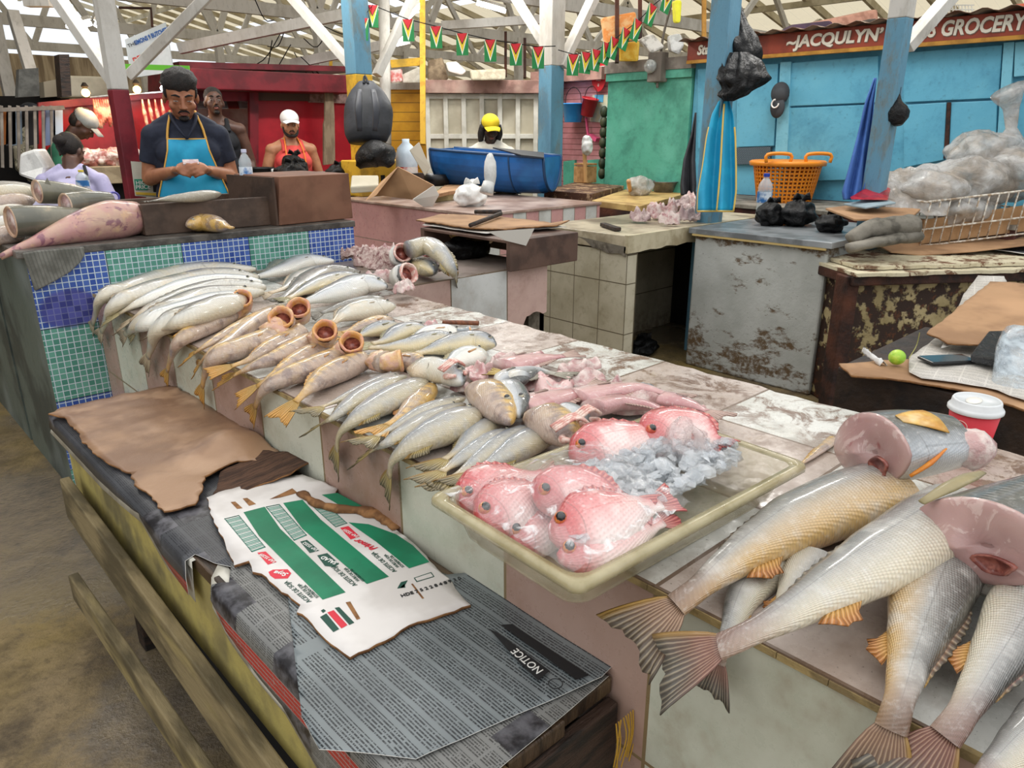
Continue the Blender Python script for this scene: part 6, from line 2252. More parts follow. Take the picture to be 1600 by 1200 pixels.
# yellow booth
ya, yb = PD(607, 135, 8.6), PD(664, 137, 8.6)
ya.z = yb.z = 0
yd = (yb - ya).normalized()
yn = V((-yd.y, yd.x, 0))
if yn.dot(V((-KR, KF, 0))) < 0: yn = -yn
k = MT('yellow plank wall', .5)
x, y, z = k.xyz()
c = k.mix(k.noise(4, 4).st(.35, .65), '#e2a81c', '#cf930f')
g = ((z / .105).fr() < .07)
k.col(k.mix(g, c, '#7d5a12')).bump(g * -1.0, .5, .01)
yl = thing('yellow_booth', 'bright yellow plank booth between the backpack and the cream booth', 'stall', (ya + yb) / 2)
yl_w = (yb - ya).length
plate([ya, yb, yb + V((0, 0, 1.93)), ya + V((0, 0, 1.93))], yn * 1.0, k.m, 'yellow_planks', yl)
plate([yb - yd * .05 - yn * .03, yb - yn * .03, yb - yn * .03 + V((0, 0, 1.95)), yb - yd * .05 - yn * .03 + V((0, 0, 1.95))], yn * .04, M_yellowb, 'corner_board', yl)
plate([ya - yn * .05 + V((0, 0, 1.93)), yb - yn * .05 + V((0, 0, 1.93)), yb - yn * .05 + V((0, 0, 2.0)), ya - yn * .05 + V((0, 0, 2.0))], yn * 1.05, M_whitewood, 'roof_edge', yl)

# red booth facing the aisle
YR = 8.0
rb_ = thing('red_booth', 'dark red booth with a bright red panel behind the man in the white cap', 'stall', (4, YR, 0))
def ry(px, m, name, th=.05, dy=0, **k): return YP(YR + dy, px, m, name, rb_, th=th, **k)
ry([(298, 106), (560, 118), (560, 146), (298, 139)], M_dkred, 'roof_fascia', th=1.2, dy=-.35, bevel=.01)
ry([(404, 152), (556, 150), (556, 330), (404, 330)], M_red, 'red_panel', dy=.1)
ry([(300, 138), (404, 140), (404, 158), (300, 158)], M_dkred, 'lintel', dy=.08)
ry([(390, 138), (404, 138), (404, 340), (392, 340)], M_dkred, 'door_post', dy=.02)
ry([(296, 138), (308, 138), (310, 340), (298, 340)], M_dkred, 'door_post', dy=.02)
ry([(404, 140), (484, 143), (484, 158), (404, 157)], mat('brown board strip', '#5a463c', None, r=.7), 'brown_strip', dy=.06)
ry([(484, 146), (556, 148), (556, 162), (484, 160)], mat('faded strip', '#a58a84', '#7f6560', 20, .7), 'faded_strip', dy=.06)
ry([(300, 155), (560, 152), (560, 340), (300, 340)], mat('pale booth interior', '#d9c9c6', '#b58f8c', 2.5, .7), 'interior_back', dy=1.1)
pdl = [(508, 145), (521, 146), (523, 180), (524, 256), (506, 258), (506, 195), (508, 186)]
tag(YP(YR - .2, pdl, mat('pale paddle wood', '#97846c', '#7f6d58', 6, .7, stretch=(4, 4, 1)), 'wooden_paddle', th=.03, bevel=.004), 'pale wooden paddle board leaning on the bright red panel', 'paddle')
aw = thing('striped_awning', 'white and red striped awning seen through the red booth opening', 'awning', PY(345, 165, YR + .5))
b = MB()
for i in range(5):
    b.add([PY(306 + i * 17, 170, YR + .4), PY(323 + i * 17, 170, YR + .4), PY(320 + i * 16, 150, YR + .9), PY(304 + i * 16, 150, YR + .9)], [(0, 1, 2, 3)], i % 2)
o = b.build('awning_cloth', [M_whitebag, mat('awning red', '#cf5a52', None)], aw)
o.modifiers.new('t', 'SOLIDIFY').thickness = .004

# meat stall at the far left
ms = thing('meat_stall', 'glossy red meat stall with hooks and warm lamps at the far left', 'stall', (1.6, 7.4, 0))
YM = 7.6
def my(px, m, name, th=.05, dy=0, **k): return YP(YM + dy, px, m, name, ms, th=th, **k)
my([(60, 162), (298, 140), (298, 260), (60, 260)], M_redgl, 'red_wall_board', dy=.1)
my([(60, 160), (298, 138), (298, 148), (60, 172)], M_dkred, 'top_rail', dy=-.02)
my([(280, 96), (560, 104), (560, 112), (280, 106)], M_dkred, 'roof_edge', th=1.0, dy=.6)
b = MB()
b.tube([PY(140, 152, YM - .25), PY(275, 142, YM - .25)], .008, 6)
b.build('hanging_rail', M_steel, ms)
M_meat = mat('hanging meat', '#a3483c', '#d9b49c', 12, .4, coat=.3, bump=.4, c3='#7d241f')
r = random.Random(6)
for i in range(11):
    x_ = 146 + i * 3.6 if i < 7 else 222 + (i - 7) * 10
    p = PY(x_, 155, YM - .25)
    b = MB()
    L_ = r.uniform(.12, .2)
    b.tube([p, p + V((0, 0, -.05)), p + V((.01, 0, -.05 - L_))], [.006, .018, .012], 8, smooth=6)
    tag(b.build('hanging_meat', M_meat, smooth=True), ['strip of meat hanging %s from the left on the red stall rail' % ORD[i]][0], 'meat')
for i, (px, py) in enumerate(((134, 145), (214, 140), (255, 138))):
    p = PY(px, py, YM - .35)
    lp = thing('lamp', ['warm glowing lamp at the left of the red meat stall', 'warm glowing lamp just right of the white post', 'cool bright lamp beside the main man at the meat stall'][i], 'lamp', p)
    b = MB()
    b.ell(p, .032 if i < 2 else .025, n=14, m=10)
    b.build('bulb', emis('lamp glow %d' % i, '#ffb45a' if i < 2 else '#e8f4ff', 30), lp, smooth=True)
    b = MB()
    b.lathe([(.012, .03), (.03, .05), (.012, .08)], p, 12)
    b.build('holder', M_black, lp)
    L = bpy.data.lights.new('lamp light', 'POINT')
    L.energy = 6 if i < 2 else 2
    L.color = (1, .62, .3) if i < 2 else (.9, .95, 1)
    L.shadow_soft_size = .05
    lo_ = bpy.data.objects.new('lamp_light', L)
    COL.objects.link(lo_)
    lo_.location = p + V((0, -.1, -.02))
mcn = thing('meat_counter', 'beige meat counter loaded with cuts before the red stall', 'counter', (1.2, 6.6, 0))
YC = 6.6
b = MB()
q0, q1 = PY(118, 262, YC), PY(206, 256, YC)
b.box((q0.x, YC, q0.z - .13), (q1.x + .1, YC + .8, q0.z))
b.build('counter_top', mat('beige wood', '#a39274', '#85755b', 8, .6, bump=.3), mcn, bevel=.005)
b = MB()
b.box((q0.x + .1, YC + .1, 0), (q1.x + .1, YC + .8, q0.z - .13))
b.build('dark_opening_block', M_black, mcn)  # solid near-black block painting the shade of the opening below the top
for i, (px, py) in enumerate(((140, 252), (158, 247), (176, 250), (190, 244), (128, 246), (203, 248))):
    p = PY(px, py, YC + .25)
    p.z = q0.z
    b = MB()
    b.ell(p + V((0, 0, .05)), (.14, .1, .07), n=18, m=12, nz=.7, fr=2, seed=i)
    tag(b.build('meat_cut', mat('meat cut %d' % i, '#b06a5e', '#e3cfc2', 14, .35, coat=.3, bump=.3), smooth=True), '%s cut of pale meat from the left on the beige meat counter' % ORD[[1, 2, 3, 4, 0, 5][i]], 'meat')
# placard under the main man's elbow and crates above the stall
pl = YP(4.75, [(205, 252), (248, 255), (252, 310), (212, 306)], mat('white placard', '#c9c6b6', '#b5b1a0', 5, .6), 'placard', th=.01)
tag(pl, 'white placard with a green arrow panel behind the main man', 'placard')
YP(4.742, [(210, 280), (230, 280), (237, 288), (230, 297), (212, 297)], mat('placard green', '#2f8a6d', None), 'green_arrow', pl, th=.005)
for i, t_ in enumerate(('HIGH', 'PRICE')):
    p = PY(212, 286 + i * 7, 4.738)
    text(t_, M_whiteink, p, (1, 0, 0), (0, 0, 1), .032, pl)
YP(4.742, [(238, 278), (250, 278), (251, 300), (240, 300)], M_black, 'dark_panel', pl, th=.005)
YP(4.742, [(212, 300), (250, 302), (250, 306), (213, 304)], mat('placard yellow', '#d0a93a', None), 'yellow_strip', pl, th=.005)
tag(YP(9.0, [(108, 118), (172, 120), (172, 152), (108, 152)], M_cream, 'white_crate', th=.4, bevel=.02), 'white insulated crate on top of the red meat stall', 'crate')
tag(YP(9.4, [(68, 128), (100, 122), (100, 150), (70, 152)], mat('dusty crate', '#b5ab97', None), 'cardboard_box', th=.4), 'pale box standing left of the white crate', 'box')
tag(YP(7.0, [(92, 85), (108, 85), (112, 150), (97, 152)], M_darkwood, 'wooden_post', th=.15), 'dark wooden post left of the white crate', 'post')
tag(YP(6.8, [(30, 108), (60, 106), (62, 150), (28, 152)], mat('dark rag', '#55544f', '#3a3935', 7, .8, bump=.4), 'cloth_bundle', th=.1), 'grey cloth bundle hanging at the far left', 'cloth')
# dark shelving / racks far left
sh_ = thing('rack', 'dark rack with hanging clothes and goods at the far left', 'rack', PY(20, 220, 7.2))
b = MB()
for i in range(7):
    a_, c_ = PY(2 + i * 13, 165, 7.2), PY(4 + i * 13, 262, 7.2)
    b.beam(a_, c_, .02, .02)
b.beam(PY(-10, 172, 7.2), PY(100, 168, 7.2), .03, .03)
b.build('bars', M_greyf, sh_)
for i, (c_, x_) in enumerate((('#a5612c', 4), ('#3a3a3f', 16), ('#8f9fb0', 26), ('#7d8fb5', 78), ('#b5c4d6', 90), ('#2c2c30', 52))):
    YP(7.25, [(x_ - 6, 172), (x_ + 8, 172), (x_ + 9, 225), (x_ - 7, 228)], mat('cloth %d' % i, c_, None, r=.8), 'hanging_cloth', sh_, th=.03)
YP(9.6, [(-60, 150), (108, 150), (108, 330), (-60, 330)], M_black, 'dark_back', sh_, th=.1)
lt = thing('market_table', 'dark market table behind the seated woman at the left', 'table', PY(10, 270, 6.0))
b = MB()
b.box((PY(-40, 262, 6.0).x, 6.0, .75), (PY(36, 262, 6.0).x, 6.6, .98))
b.build('table_top', M_darkwood, lt)
for lx in (.05, .5):
    b = MB()
    b.box((PY(-40, 262, 6.0).x + lx, 6.05, 0), (PY(-40, 262, 6.0).x + lx + .05, 6.1, .75))
    b.build('leg', M_darkwood, lt)

# ---------------------------------------------------------------- pink tiled counter at the back with its goods
ZK = .95
kp = tile_mat('small pink and white tiles', ('#c99a96', '#b98a88'), ('#cfd0cb', '#b9bab5'), '#8a7a6d', .128, 3.5, .3, .65, face='Y', stain='#9a8272', stain_amt=.35)
pk_ = thing('pink_counter', 'low counter with small pink and white tiles carrying the blue tub', 'counter', (4.0, 4.6, 0))
b = MB()
b.box((3.3, 3.86, 0), (4.56, 5.6, ZK - .02))
b.build('tiled_body', kp, pk_)
b = MB()
b.box((3.29, 3.85, ZK - .02), (4.57, 5.6, ZK))
b.build('worktop', mat('wet pinkish worktop', '#b59f93', '#92796d', 5, .3, bump=.25, c3='#c9b8ad'), pk_, bevel=.004)
# long blue half barrel
t0, t1 = PD(672, 225, 6.35), PD(850, 247, 6.05)
t0.z, t1.z = 1.33, 1.27
td = (t1 - t0).normalized()
tn = V((-td.y, td.x, 0)).normalized()
if tn.dot(V((-KR, KF, 0))) < 0: tn = -tn
M_tub = mat('blue plastic tub', '#1c62a8', '#16528f', 4, .35, bump=.1, c3='#2c74b5')
tb = thing('blue_tub', 'long blue half barrel tub on the pink counter before the yellow cap', 'tub', (t0 + t1) / 2)
b = MB()
rings, rin = [], []
for i in range(15):
    t = i / 14
    c_ = t0.lerp(t1, t) + tn * .24
    R_b = (.27 + .025 * math.sin(math.pi * t)) * (1 if 0 < i < 14 else .93)
    rings.append([c_ + tn * (-math.cos(q) * R_b) + V((0, 0, -math.sin(q) * R_b * 1.12)) for q in [math.pi * j / 18 for j in range(19)]])
    rin.append([c_ + tn * (-math.cos(q) * (R_b - .012)) + V((0, 0, -math.sin(q) * (R_b - .012) * 1.12)) for q in [math.pi * j / 18 for j in range(19)]])
b.loft(rings, 0, False, False)
b.loft([r_[::-1] for r_ in rin], 0, False, False)
for rr_ in (rings[0], rings[-1]):
    b.add(rr_, [tuple(range(19))])
b.build('tub_shell', M_tub, tb, smooth=False)
b = MB()
for side in (0, -1):
    b.tube([r_[side] for r_ in rings], .012, 8)
b.tube(rings[-1], .012, 8)
b.tube(rings[10], .008, 6)
b.tube(rings[0], .012, 8)
b.build('rim', mat('dark tub rim', '#1a3f66', None, r=.4), tb, smooth=True)
plate([PD(815, 244, 5.98), PD(850, 248, 5.95), PD(850, 240, 6.3), PD(770, 232, 6.4)], (0, 0, .01), mat('black lining', '#22262b', None, r=.5), 'black_lining', tb)
bag('plastic_bag', 'black bag tucked under the right end of the blue tub', G(792, 300, ZK), (.16, .14, .14), seed=88)
bag('plastic_bag', 'crumpled white bag on the pink counter', G(735, 322, ZK), (.13, .11, .085), M_whitebag, seed=81)
b = MB()
sp_ = PD(768, 247, 5.1)
b.ell(PD(766, 268, 5.1), (.05, .03, .12), n=16, m=12, nz=.15)
b.tube([PD(764, 285, 5.1), PD(760, 302, 5.1)], [.04, .05], 10)
tag(b.build('plastic_bag', M_whitebag, smooth=True), 'upright white bag standing before the blue tub', 'plastic bag')
tag(plate([G(670, 318, ZK), G(760, 306, ZK), G(775, 300, ZK), G(690, 300, ZK)], (0, 0, .05), mat('yellowed foam block', '#b5a67a', '#8f8056', 8, .7, bump=.3), 'foam_block', bevel=.01), 'yellowed foam block on the pink counter under the white bag', 'block')
tag(plate([G(672, 312, ZK + .05), G(700, 305, ZK + .05), G(760, 298, ZK + .05), G(700, 288, ZK + .05)], (.02, 0, .03), M_board, 'cardboard_sheet', bevel=.004), 'cardboard offcut lying at the foot of the blue tub', 'cardboard')
b = MB()
b.lathe([(.09, 0), (.12, .03), (.125, .10), (.11, .10), (.1, .03)], G(682, 290, ZK + .07), 24)
tag(b.build('black_bowl', mat('black plastic', '#141517', None, r=.35), smooth=True), 'black plastic bowl at the left of the blue tub', 'bowl')
tag(plate([PD(640, 235, 5.9), PD(655, 222, 5.9), PD(672, 262, 5.8), PD(664, 275, 5.8)], (.02, .03, 0), mat('grey plank', '#8f8676', None, r=.7), 'plank', bevel=.004), 'leaning grey plank left of the blue tub', 'plank')
tag(XP(5.6, [(660, 170), (668, 175), (675, 215), (668, 235), (660, 230)], M_blackbag, 'black_cloth', th=.05, bevel=.02), 'black cloth hanging on the yellow pole beside the cream booth', 'cloth')
# oil drum
dc = G(603, 312, .92)
k = MT('peeling yellow and blue drum', .5)
k.xyz()
n = k.noise(6, 7, .68, dist=.5)
n2 = k.noise(40, 3)
c = k.mix((n * .9 + n2 * .1).st(.495, .515), '#c9a02c', '#2c4468')
c = k.mix(k.noise(11, 5, .7).st(.58, .62), c, '#6b4a34')
k.col(c).bump(n, .4, .01)
dr = thing('oil_drum', 'rusty yellow and blue oil drum between the two counters', 'drum', (dc.x, dc.y, 0))
b = MB()
prof = [(.28, 0), (.29, .01)]
for i in range(20):
    z_ = .02 + .88 * i / 19
    prof.append((.285 + (.01 if i in (6, 13) else 0), z_))
prof += [(.292, .905), (.292, .92), (.28, .92), (.278, .9)]
b.lathe(prof, (dc.x, dc.y, 0), 40, cap=False)
b.lathe([(.278, .86), (.001, .86)], (dc.x, dc.y, 0), 40, cap=False)
b.build('drum_shell', k.m, dr, smooth=True)
b = MB()
b.lathe([(.292, .9), (.297, .91), (.292, .925), (.28, .925), (.28, .9)], (dc.x, dc.y, 0), 40, cap=False)
b.build('rim', mat('dark blue rim', '#24344f', None, r=.5), dr, smooth=True)
kb_ = thing('cardboard_box', 'crumpled open cardboard box stuffed into the oil drum', 'box', (dc.x, dc.y, .9))
for nm, p in (('front_flap', [(622, 261), (678, 290), (645, 312), (588, 305)]), ('side_flap', [(622, 261), (588, 305), (572, 313), (595, 285)]), ('lower_flap', [(645, 312), (678, 290), (686, 305), (672, 330)])):
    plate([PD(x_, y_, 5.35 + .05 * i) for i, (x_, y_) in enumerate(p)], (.004, .006, .004), M_board if nm != 'lower_flap' else M_newslt, nm, kb_)
tag(plate([PD(548, 303, 5.5), PD(592, 300, 5.5), PD(592, 284, 5.6), PD(550, 284, 5.6)], (0, 0, .05), M_cream, 'foam_tray', bevel=.01), 'white foam tray behind the oil drum', 'tray')
yc = PD(580, 282, 6.4)
cr_ = thing('plastic_crate', 'yellow plastic crate under the black bag and backpack', 'crate', yc)
b = MB()
b.box(yc + V((-.2, -.15, -.12)), yc + V((.25, .15, .17)))
b.build('crate_body', M_yellowp, cr_, bevel=.01)
b = MB()
for i in range(5): b.box(yc + V((-.16 + i * .08, -.156, -.06)), yc + V((-.12 + i * .08, -.149, .05)))
b.build('slots', M_black, cr_)
jg = PD(636, 270, 6.2)
tag(MB().box((jg.x - .1, jg.y - .1, ZK), (jg.x + .1, jg.y + .1, jg.z)).build('wooden_block', M_darkwood, bevel=.004), 'dark wooden block under the translucent white jug', 'block')
jug = thing('plastic_jug', 'translucent white jug with a red label behind the oil drum', 'jug', jg)
b = MB()
b.lathe([(.085, 0), (.09, .01), (.09, .14), (.07, .20), (.03, .24), (.03, .27)], jg, 20)
b.build('jug_body', mat('cloudy plastic', '#c9d6e0', '#b5c4d0', 6, .3), jug, smooth=True)
b = MB()
b.lathe([(.091, .0), (.091, .05)], jg, 20, cap=False)
b.build('red_label', mat('red label', '#c4392f', '#d9d2cc', 9, .5), jug, smooth=True)
# plates and goods on the counter before the red booth
tg = thing('goods_table', 'cluttered table in front of the man in the white cap', 'table', PD(450, 300, 6.6))
b = MB()
g0, g1 = PD(392, 281, 6.5), PD(560, 281, 6.5)
b.box((min(g0.x, g1.x) - .1, g0.y - .4, g0.z - .06), (g1.x, g0.y + .3, g0.z))
b.build('table_top', M_darkwood, tg)
for lx in (0, 1):
    b = MB()
    b.box((g0.x + lx * .9, g0.y - .2, 0), (g0.x + lx * .9 + .06, g0.y - .14, g0.z - .06))
    b.build('leg', M_darkwood, tg)
zt_ = g0.z
def at_table(px): 
    p = PD(px, 281, 6.4)
    p.z = zt_
    return p
pot = thing('cooking_pot', 'round black pot at the left of the cluttered table', 'pot', at_table(411))
b = MB()
b.lathe([(.09, 0), (.105, .01), (.105, .10), (.11, .11), (.1, .11), (.098, .02)], at_table(411), 24)
b.build('pot_body', mat('black enamel', '#141516', None, r=.3), pot, smooth=True)
bag('plastic_bag', 'black knotted bag on the cluttered table before the white capped man', at_table(455), (.13, .1, .08), seed=60)
b = MB()
b.lathe([(.10, 0), (.13, .02), (.14, .07), (.13, .07), (.11, .015)], at_table(496), 24)
tag(b.build('metal_bowl', M_ltsteel, smooth=True), 'shallow metal bowl on the cluttered table', 'bowl')
b = MB()
b.lathe([(.045, 0), (.05, .09), (.045, .1)], at_table(431), 16)
tag(b.build('white_cup', M_whitebag, smooth=True), 'white cup between the black pot and the black bag', 'cup')
bag('plastic_bag', 'small black bag at the right of the metal bowl', at_table(530), (.11, .09, .07), seed=63)
bag('plastic_bag', 'black sack behind the metal bowl by the red panel', at_table(487) + V((0, .3, .02)), (.12, .1, .1), seed=65)

# brown rusted table and yellow topped table before the green booth
bt = thing('low_table', 'brown low table with a rusted slab before the pink booth', 'table', PD(915, 300, 6.3))
c4 = [G(850, 297, .97), G(925, 303, .97), G(975, 290, .97), G(900, 284, .97)]
plate(c4, (0, 0, -.09), peel('rust scaled slab', '#5a3b2a', '#a98a68', 9, lo=.5, hi=.56, c3='#33211a'), 'slab', bt, bevel=.004)
plate([p + V((.03, .03, -.09)) if i < 2 else p + V((-.03, -.03, -.09)) for i, p in enumerate(c4)], (0, 0, -.88), M_darkwood, 'base', bt)
yt = thing('cutting_table', 'yellowish cutting table with a bag and a metal bowl before the green booth', 'table', PD(990, 310, 5.8))
c4 = [G(925, 313, .93), G(1000, 322, .93), G(1080, 300, .93), G(985, 293, .93)]
plate(c4, (0, 0, -.05), mat('yellow worn board', '#c2a468', '#a58650', 8, .6, bump=.3, c3='#8a6c42'), 'board_top', yt, bevel=.004)
plate([p + V((0, 0, -.05)) for p in c4], (0, 0, -.88), M_rustbrown, 'base', yt)
bag('plastic_bag', 'cloudy clear bag of fish on the yellowish cutting table', G(999, 305, .93), (.13, .11, .09), M_clearbag, seed=91, tie=False)
b = MB()
b.tube([G(985, 300, .95), PD(982, 283, 5.95)], .018, 8)
tag(b.build('wooden_stick', mat('pale handle', '#c99a6a', None, r=.6), smooth=True), 'pale wooden handle sticking out beside the cloudy bag', 'handle')
b = MB()
b.lathe([(.09, 0), (.13, .09), (.145, .1), (.13, .1), (.085, .01)], G(1037, 300, .93), 24)
tag(b.build('metal_bowl', M_ltsteel, smooth=True), 'metal bowl at the back of the yellowish cutting table', 'bowl')
# ---------------------------------------------------------------- posts, braces, roof
def post(lb, x, y, w, segs, braces=(), h=3.4, lean=0):
    root = thing('wooden_post', lb, 'post', (x, y, 0))
    for (z0, z1, m, nm) in segs:
        b = MB()
        b.box((x - w / 2, y - w / 2, z0), (x + w / 2, y + w / 2, z1))
        b.build(nm, m, root, bevel=.006)
    for a_, c_, w_ in braces:
        b = MB()
        b.beam(a_, c_, w_, .06, up=(0, 0, 1))
        b.build('brace', M_whitewood, root, bevel=.004)
    return root


def ext(a, b_, k): return a + (b_ - a) * k


M_redpost = mat('dark red post paint', '#7d1f2b', '#631722', 6, .5, bump=.25)
p1 = PY(194, 200, 4.85)
post('white topped post with dark red lower part, left of the main man', p1.x, p1.y, .092, ((0, 1.70, M_redpost, 'red_lower'), (1.70, 3.4, M_whitewood, 'white_upper')),
     ((PD(186, 138, 4.55), ext(PD(186, 138, 4.55), PD(92, 0, 4.55), 1.7), .085), (PD(200, 120, 4.7), ext(PD(200, 120, 4.7), PD(318, 0, 4.7), 1.7), .085)))
p2 = PD(566, 200, 6.3)
post('post painted blue above and yellow below, with the backpack', p2.x, p2.y, .16, ((0, 1.92, M_yellowp, 'yellow_lower'), (1.92, 3.6, M_bluepost, 'blue_upper')),
     ((PD(549, 103, 6.2), ext(PD(549, 103, 6.2), PD(459, 0, 6.2), 1.8), .1), (PD(589, 118, 6.4), ext(PD(589, 118, 6.4), PD(645, -5, 6.4), 1.8), .1)))
p3 = PD(861, 150, 7.0)
post('white and blue post with two braces beside the pink booth', p3.x, p3.y, .17, ((0, 2.05, M_bluepost, 'blue_lower'), (2.05, 3.8, M_whitewood, 'white_upper')),
     ((PD(850, 68, 6.9), ext(PD(850, 68, 6.9), PD(806, -2, 6.9), 1.8), .13), (PD(876, 105, 6.9), ext(PD(876, 105, 6.9), PD(926, 0, 6.9), 1.8), .13)))
post('blue grey post hung with black bags and the blue apron', 4.42, 2.79, .135, ((0, 3.4, M_bluepost, 'post_body'),))
post('white and blue post with a brace in front of the grocery sign', 4.62, 1.815, .105, ((0, 2.06, M_bluepost, 'blue_lower'), (2.06, 3.4, M_whitewood, 'white_upper')),
     ((PD(1414, 76, 4.45), ext(PD(1414, 76, 4.45), PD(1482, -2, 4.45), 1.8), .10),))
b = MB()
b.tube([PD(603, 226, 7.4), PD(600, -10, 7.4)], .055, 12)
tag(b.build('pole', M_whitewood, smooth=True), 'round white pole right of the backpack post', 'pole')
b = MB()
b.beam(PD(661, 226, 7.2), PD(660, -10, 7.2), .05, .05)
b.beam(PD(611, 100, 7.2), PD(661, 96, 7.2), .04, .07)
tag(b.build('pole', M_yellowp), 'slim yellow pole between the yellow booth and cream booth', 'pole')
for i, (px, y0, y1, zc, m) in enumerate(((964, 98, -5, 6.6, M_rustbrown), (1100, 60, -5, 6.8, M_ochre), (1000, 60, -5, 7.2, M_rustbrown), (517, 118, 60, 9.5, M_yellowp), (790, 120, 50, 9.6, M_rustbrown), (820, 122, 60, 9.2, M_rustbrown))):
    b = MB()
    b.beam(PD(px, y0, zc), PD(px, y1, zc), .035, .035)
    tag(b.build('batten', m), ['thin rusty batten above the orange cushion', 'thin ochre batten above the green booth corner', 'thin rusty batten at the meter', 'short yellow batten above the red booth', 'rusty batten over the cream booth', 'rusty batten just left of the white and blue post'][i], 'batten')

# roof
k = MT('dusty cream roof sheets', .8)
x, y, z = k.xyz()
n = k.noise(1.3, 4)
n2 = k.noise(9, 4)
c = k.mix(n.st(.35, .65), '#b9b09a', '#958b76')
c = k.mix(n2.st(.5, .7) * .4, c, '#6e6250')
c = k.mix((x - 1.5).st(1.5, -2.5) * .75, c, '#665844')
g = ((y / .28).fr() < .06)
k.col(k.mix(g, c, '#5d5343')).bump((y * 22.0).sin(), .3, .02)
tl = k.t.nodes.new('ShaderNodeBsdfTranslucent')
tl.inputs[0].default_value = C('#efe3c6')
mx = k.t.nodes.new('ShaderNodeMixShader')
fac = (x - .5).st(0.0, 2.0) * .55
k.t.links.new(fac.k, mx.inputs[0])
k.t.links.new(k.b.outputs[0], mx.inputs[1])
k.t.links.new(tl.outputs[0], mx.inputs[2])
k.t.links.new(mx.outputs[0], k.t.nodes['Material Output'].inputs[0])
M_roof = k.m
M_rafter = mat('cream rafters', '#c0b79f', '#a3987e', 3, .75, bump=.2)
RX, RZ, SL = 6.5, 5.6, .24
rz = lambda x_: RZ - abs(x_ - RX) * SL
gaps = [(.6, 1.0), (3.4, 4.2), (7.5, 8.6), (11.0, 12.2)]
b = MB()
xs = [-8]
for a_, c_ in gaps: xs += [a_, c_]
xs += [20]
Y0, Y1 = 5.2, 30
for i in range(0, len(xs), 2):
    a_, c_ = xs[i], xs[i + 1]
    cuts_ = [a_] + ([RX] if a_ < RX < c_ else []) + [c_]
    for u0, u1 in zip(cuts_, cuts_[1:]):
        b.add([V((u0, Y0, rz(u0))), V((u1, Y0, rz(u1))), V((u1, Y1, rz(u1))), V((u0, Y1, rz(u0)))], [(0, 1, 2, 3)])
# the same sheets continue over the grocery side
for (u0, u1, y0_, y1_) in ((6.5, 20, -1, 1.0), (6.5, 20, 1.5, 3.2), (6.5, 20, 3.8, 5.2)):
    b.add([V((u0, y0_, rz(u0))), V((u1, y0_, rz(u1))), V((u1, y1_, rz(u1))), V((u0, y1_, rz(u0)))], [(0, 1, 2, 3)])
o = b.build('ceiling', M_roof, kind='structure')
b = MB()
for i in range(26):
    yy = Y0 + .1 + i * .95
    for x0_, x1_ in ((-8, RX), (RX, 20)):
        b.beam(V((x0_, yy, rz(x0_) - .07)), V((x1_, yy, rz(x1_) - .07)), .06, .12)
for i in range(7):
    yy = -.6 + i * .95
    b.beam(V((6.5, yy, rz(6.5) - .07)), V((20, yy, rz(20) - .07)), .06, .12)
b.build('trim_1', M_rafter, kind='structure')
b = MB()
for x_ in (-4, -1.5, 1, 3.5, 6.5, 9, 11.5, 14):
    b.beam(V((x_, Y0, rz(x_) - .16)), V((x_, Y1, rz(x_) - .16)), .08, .1)
b.build('trim_2', M_rafter, kind='structure')
# trusses
for j, yy in enumerate((7.4, 10.5, 14.0, 18.0)):
    b = MB()
    zt2 = 3.05
    b.beam(V((-8, yy, zt2)), V((18, yy, zt2)), .08, .16)
    for x_ in range(-6, 17, 2):
        zt3 = rz(x_) - .1
        b.beam(V((x_, yy, zt2)), V((x_ + 1, yy, rz(x_ + 1) - .1)), .06, .1)
        b.beam(V((x_ + 2, yy, zt2)), V((x_ + 1, yy, rz(x_ + 1) - .1)), .06, .1)
    for x_ in (-6, -2, 2, 6, 10, 14):
        b.beam(V((x_, yy, 0)), V((x_, yy, zt2)), .12, .12, up=(1, 0, 0)) if j > 0 else None
    tag(b.build('roof_truss', M_whitewood), '%s white timber roof truss counted from the front' % ORD[j], 'truss')
# far walls of the hall
M_farw = mat('far plank wall', '#9c8a6e', '#6e5c45', 2, .8, bump=.3, stretch=(3, 1, .3))
b = MB()
b.box((-14, 27, 0), (24, 27.2, 3.6))
b.build('wall_back', M_farw, kind='structure')
b = MB()
b.box((-14, 16, 0), (1.4, 16.2, 4.6))
b.build('wall_back_left', M_farw, kind='structure')
b = MB()
b.box((-9.2, 6, 0), (-9, 27, 3.4))
b.build('wall_left', M_farw, kind='structure')
# fluorescent tubes
FL = [(625, 40, 660, 5, 7.6, 'tilted fluorescent tube right of the blue and yellow post'), (620, 70, 632, 58, 8.5, 'short fluorescent tube below the tilted one'), (150, 42, 163, 16, 6.5, 'bright fluorescent tube beside the white post'), (105, 40, 118, 47, 7.0, 'left of two small ceiling lamps at the upper left'), (122, 42, 142, 36, 7.0, 'right of two small ceiling lamps at the upper left'), (745, 5, 790, 18, 9.0, 'long fluorescent tube at the top middle')]
for x0_, y0_, x1_, y1_, zc, lb in FL:
    a_, c_ = PD(x0_, y0_, zc), PD(x1_, y1_, zc)
    f_ = thing('fluorescent_lamp', lb, 'lamp', a_)
    b = MB()
    b.tube([a_, c_], .022, 10)
    b.build('tube', emis('tube light', '#f4fbff', 14), f_, smooth=True)
    b = MB()
    b.beam(a_ + V((0, 0, .05)), c_ + V((0, 0, .05)), .06, .03)
    b.build('housing', M_white, f_)

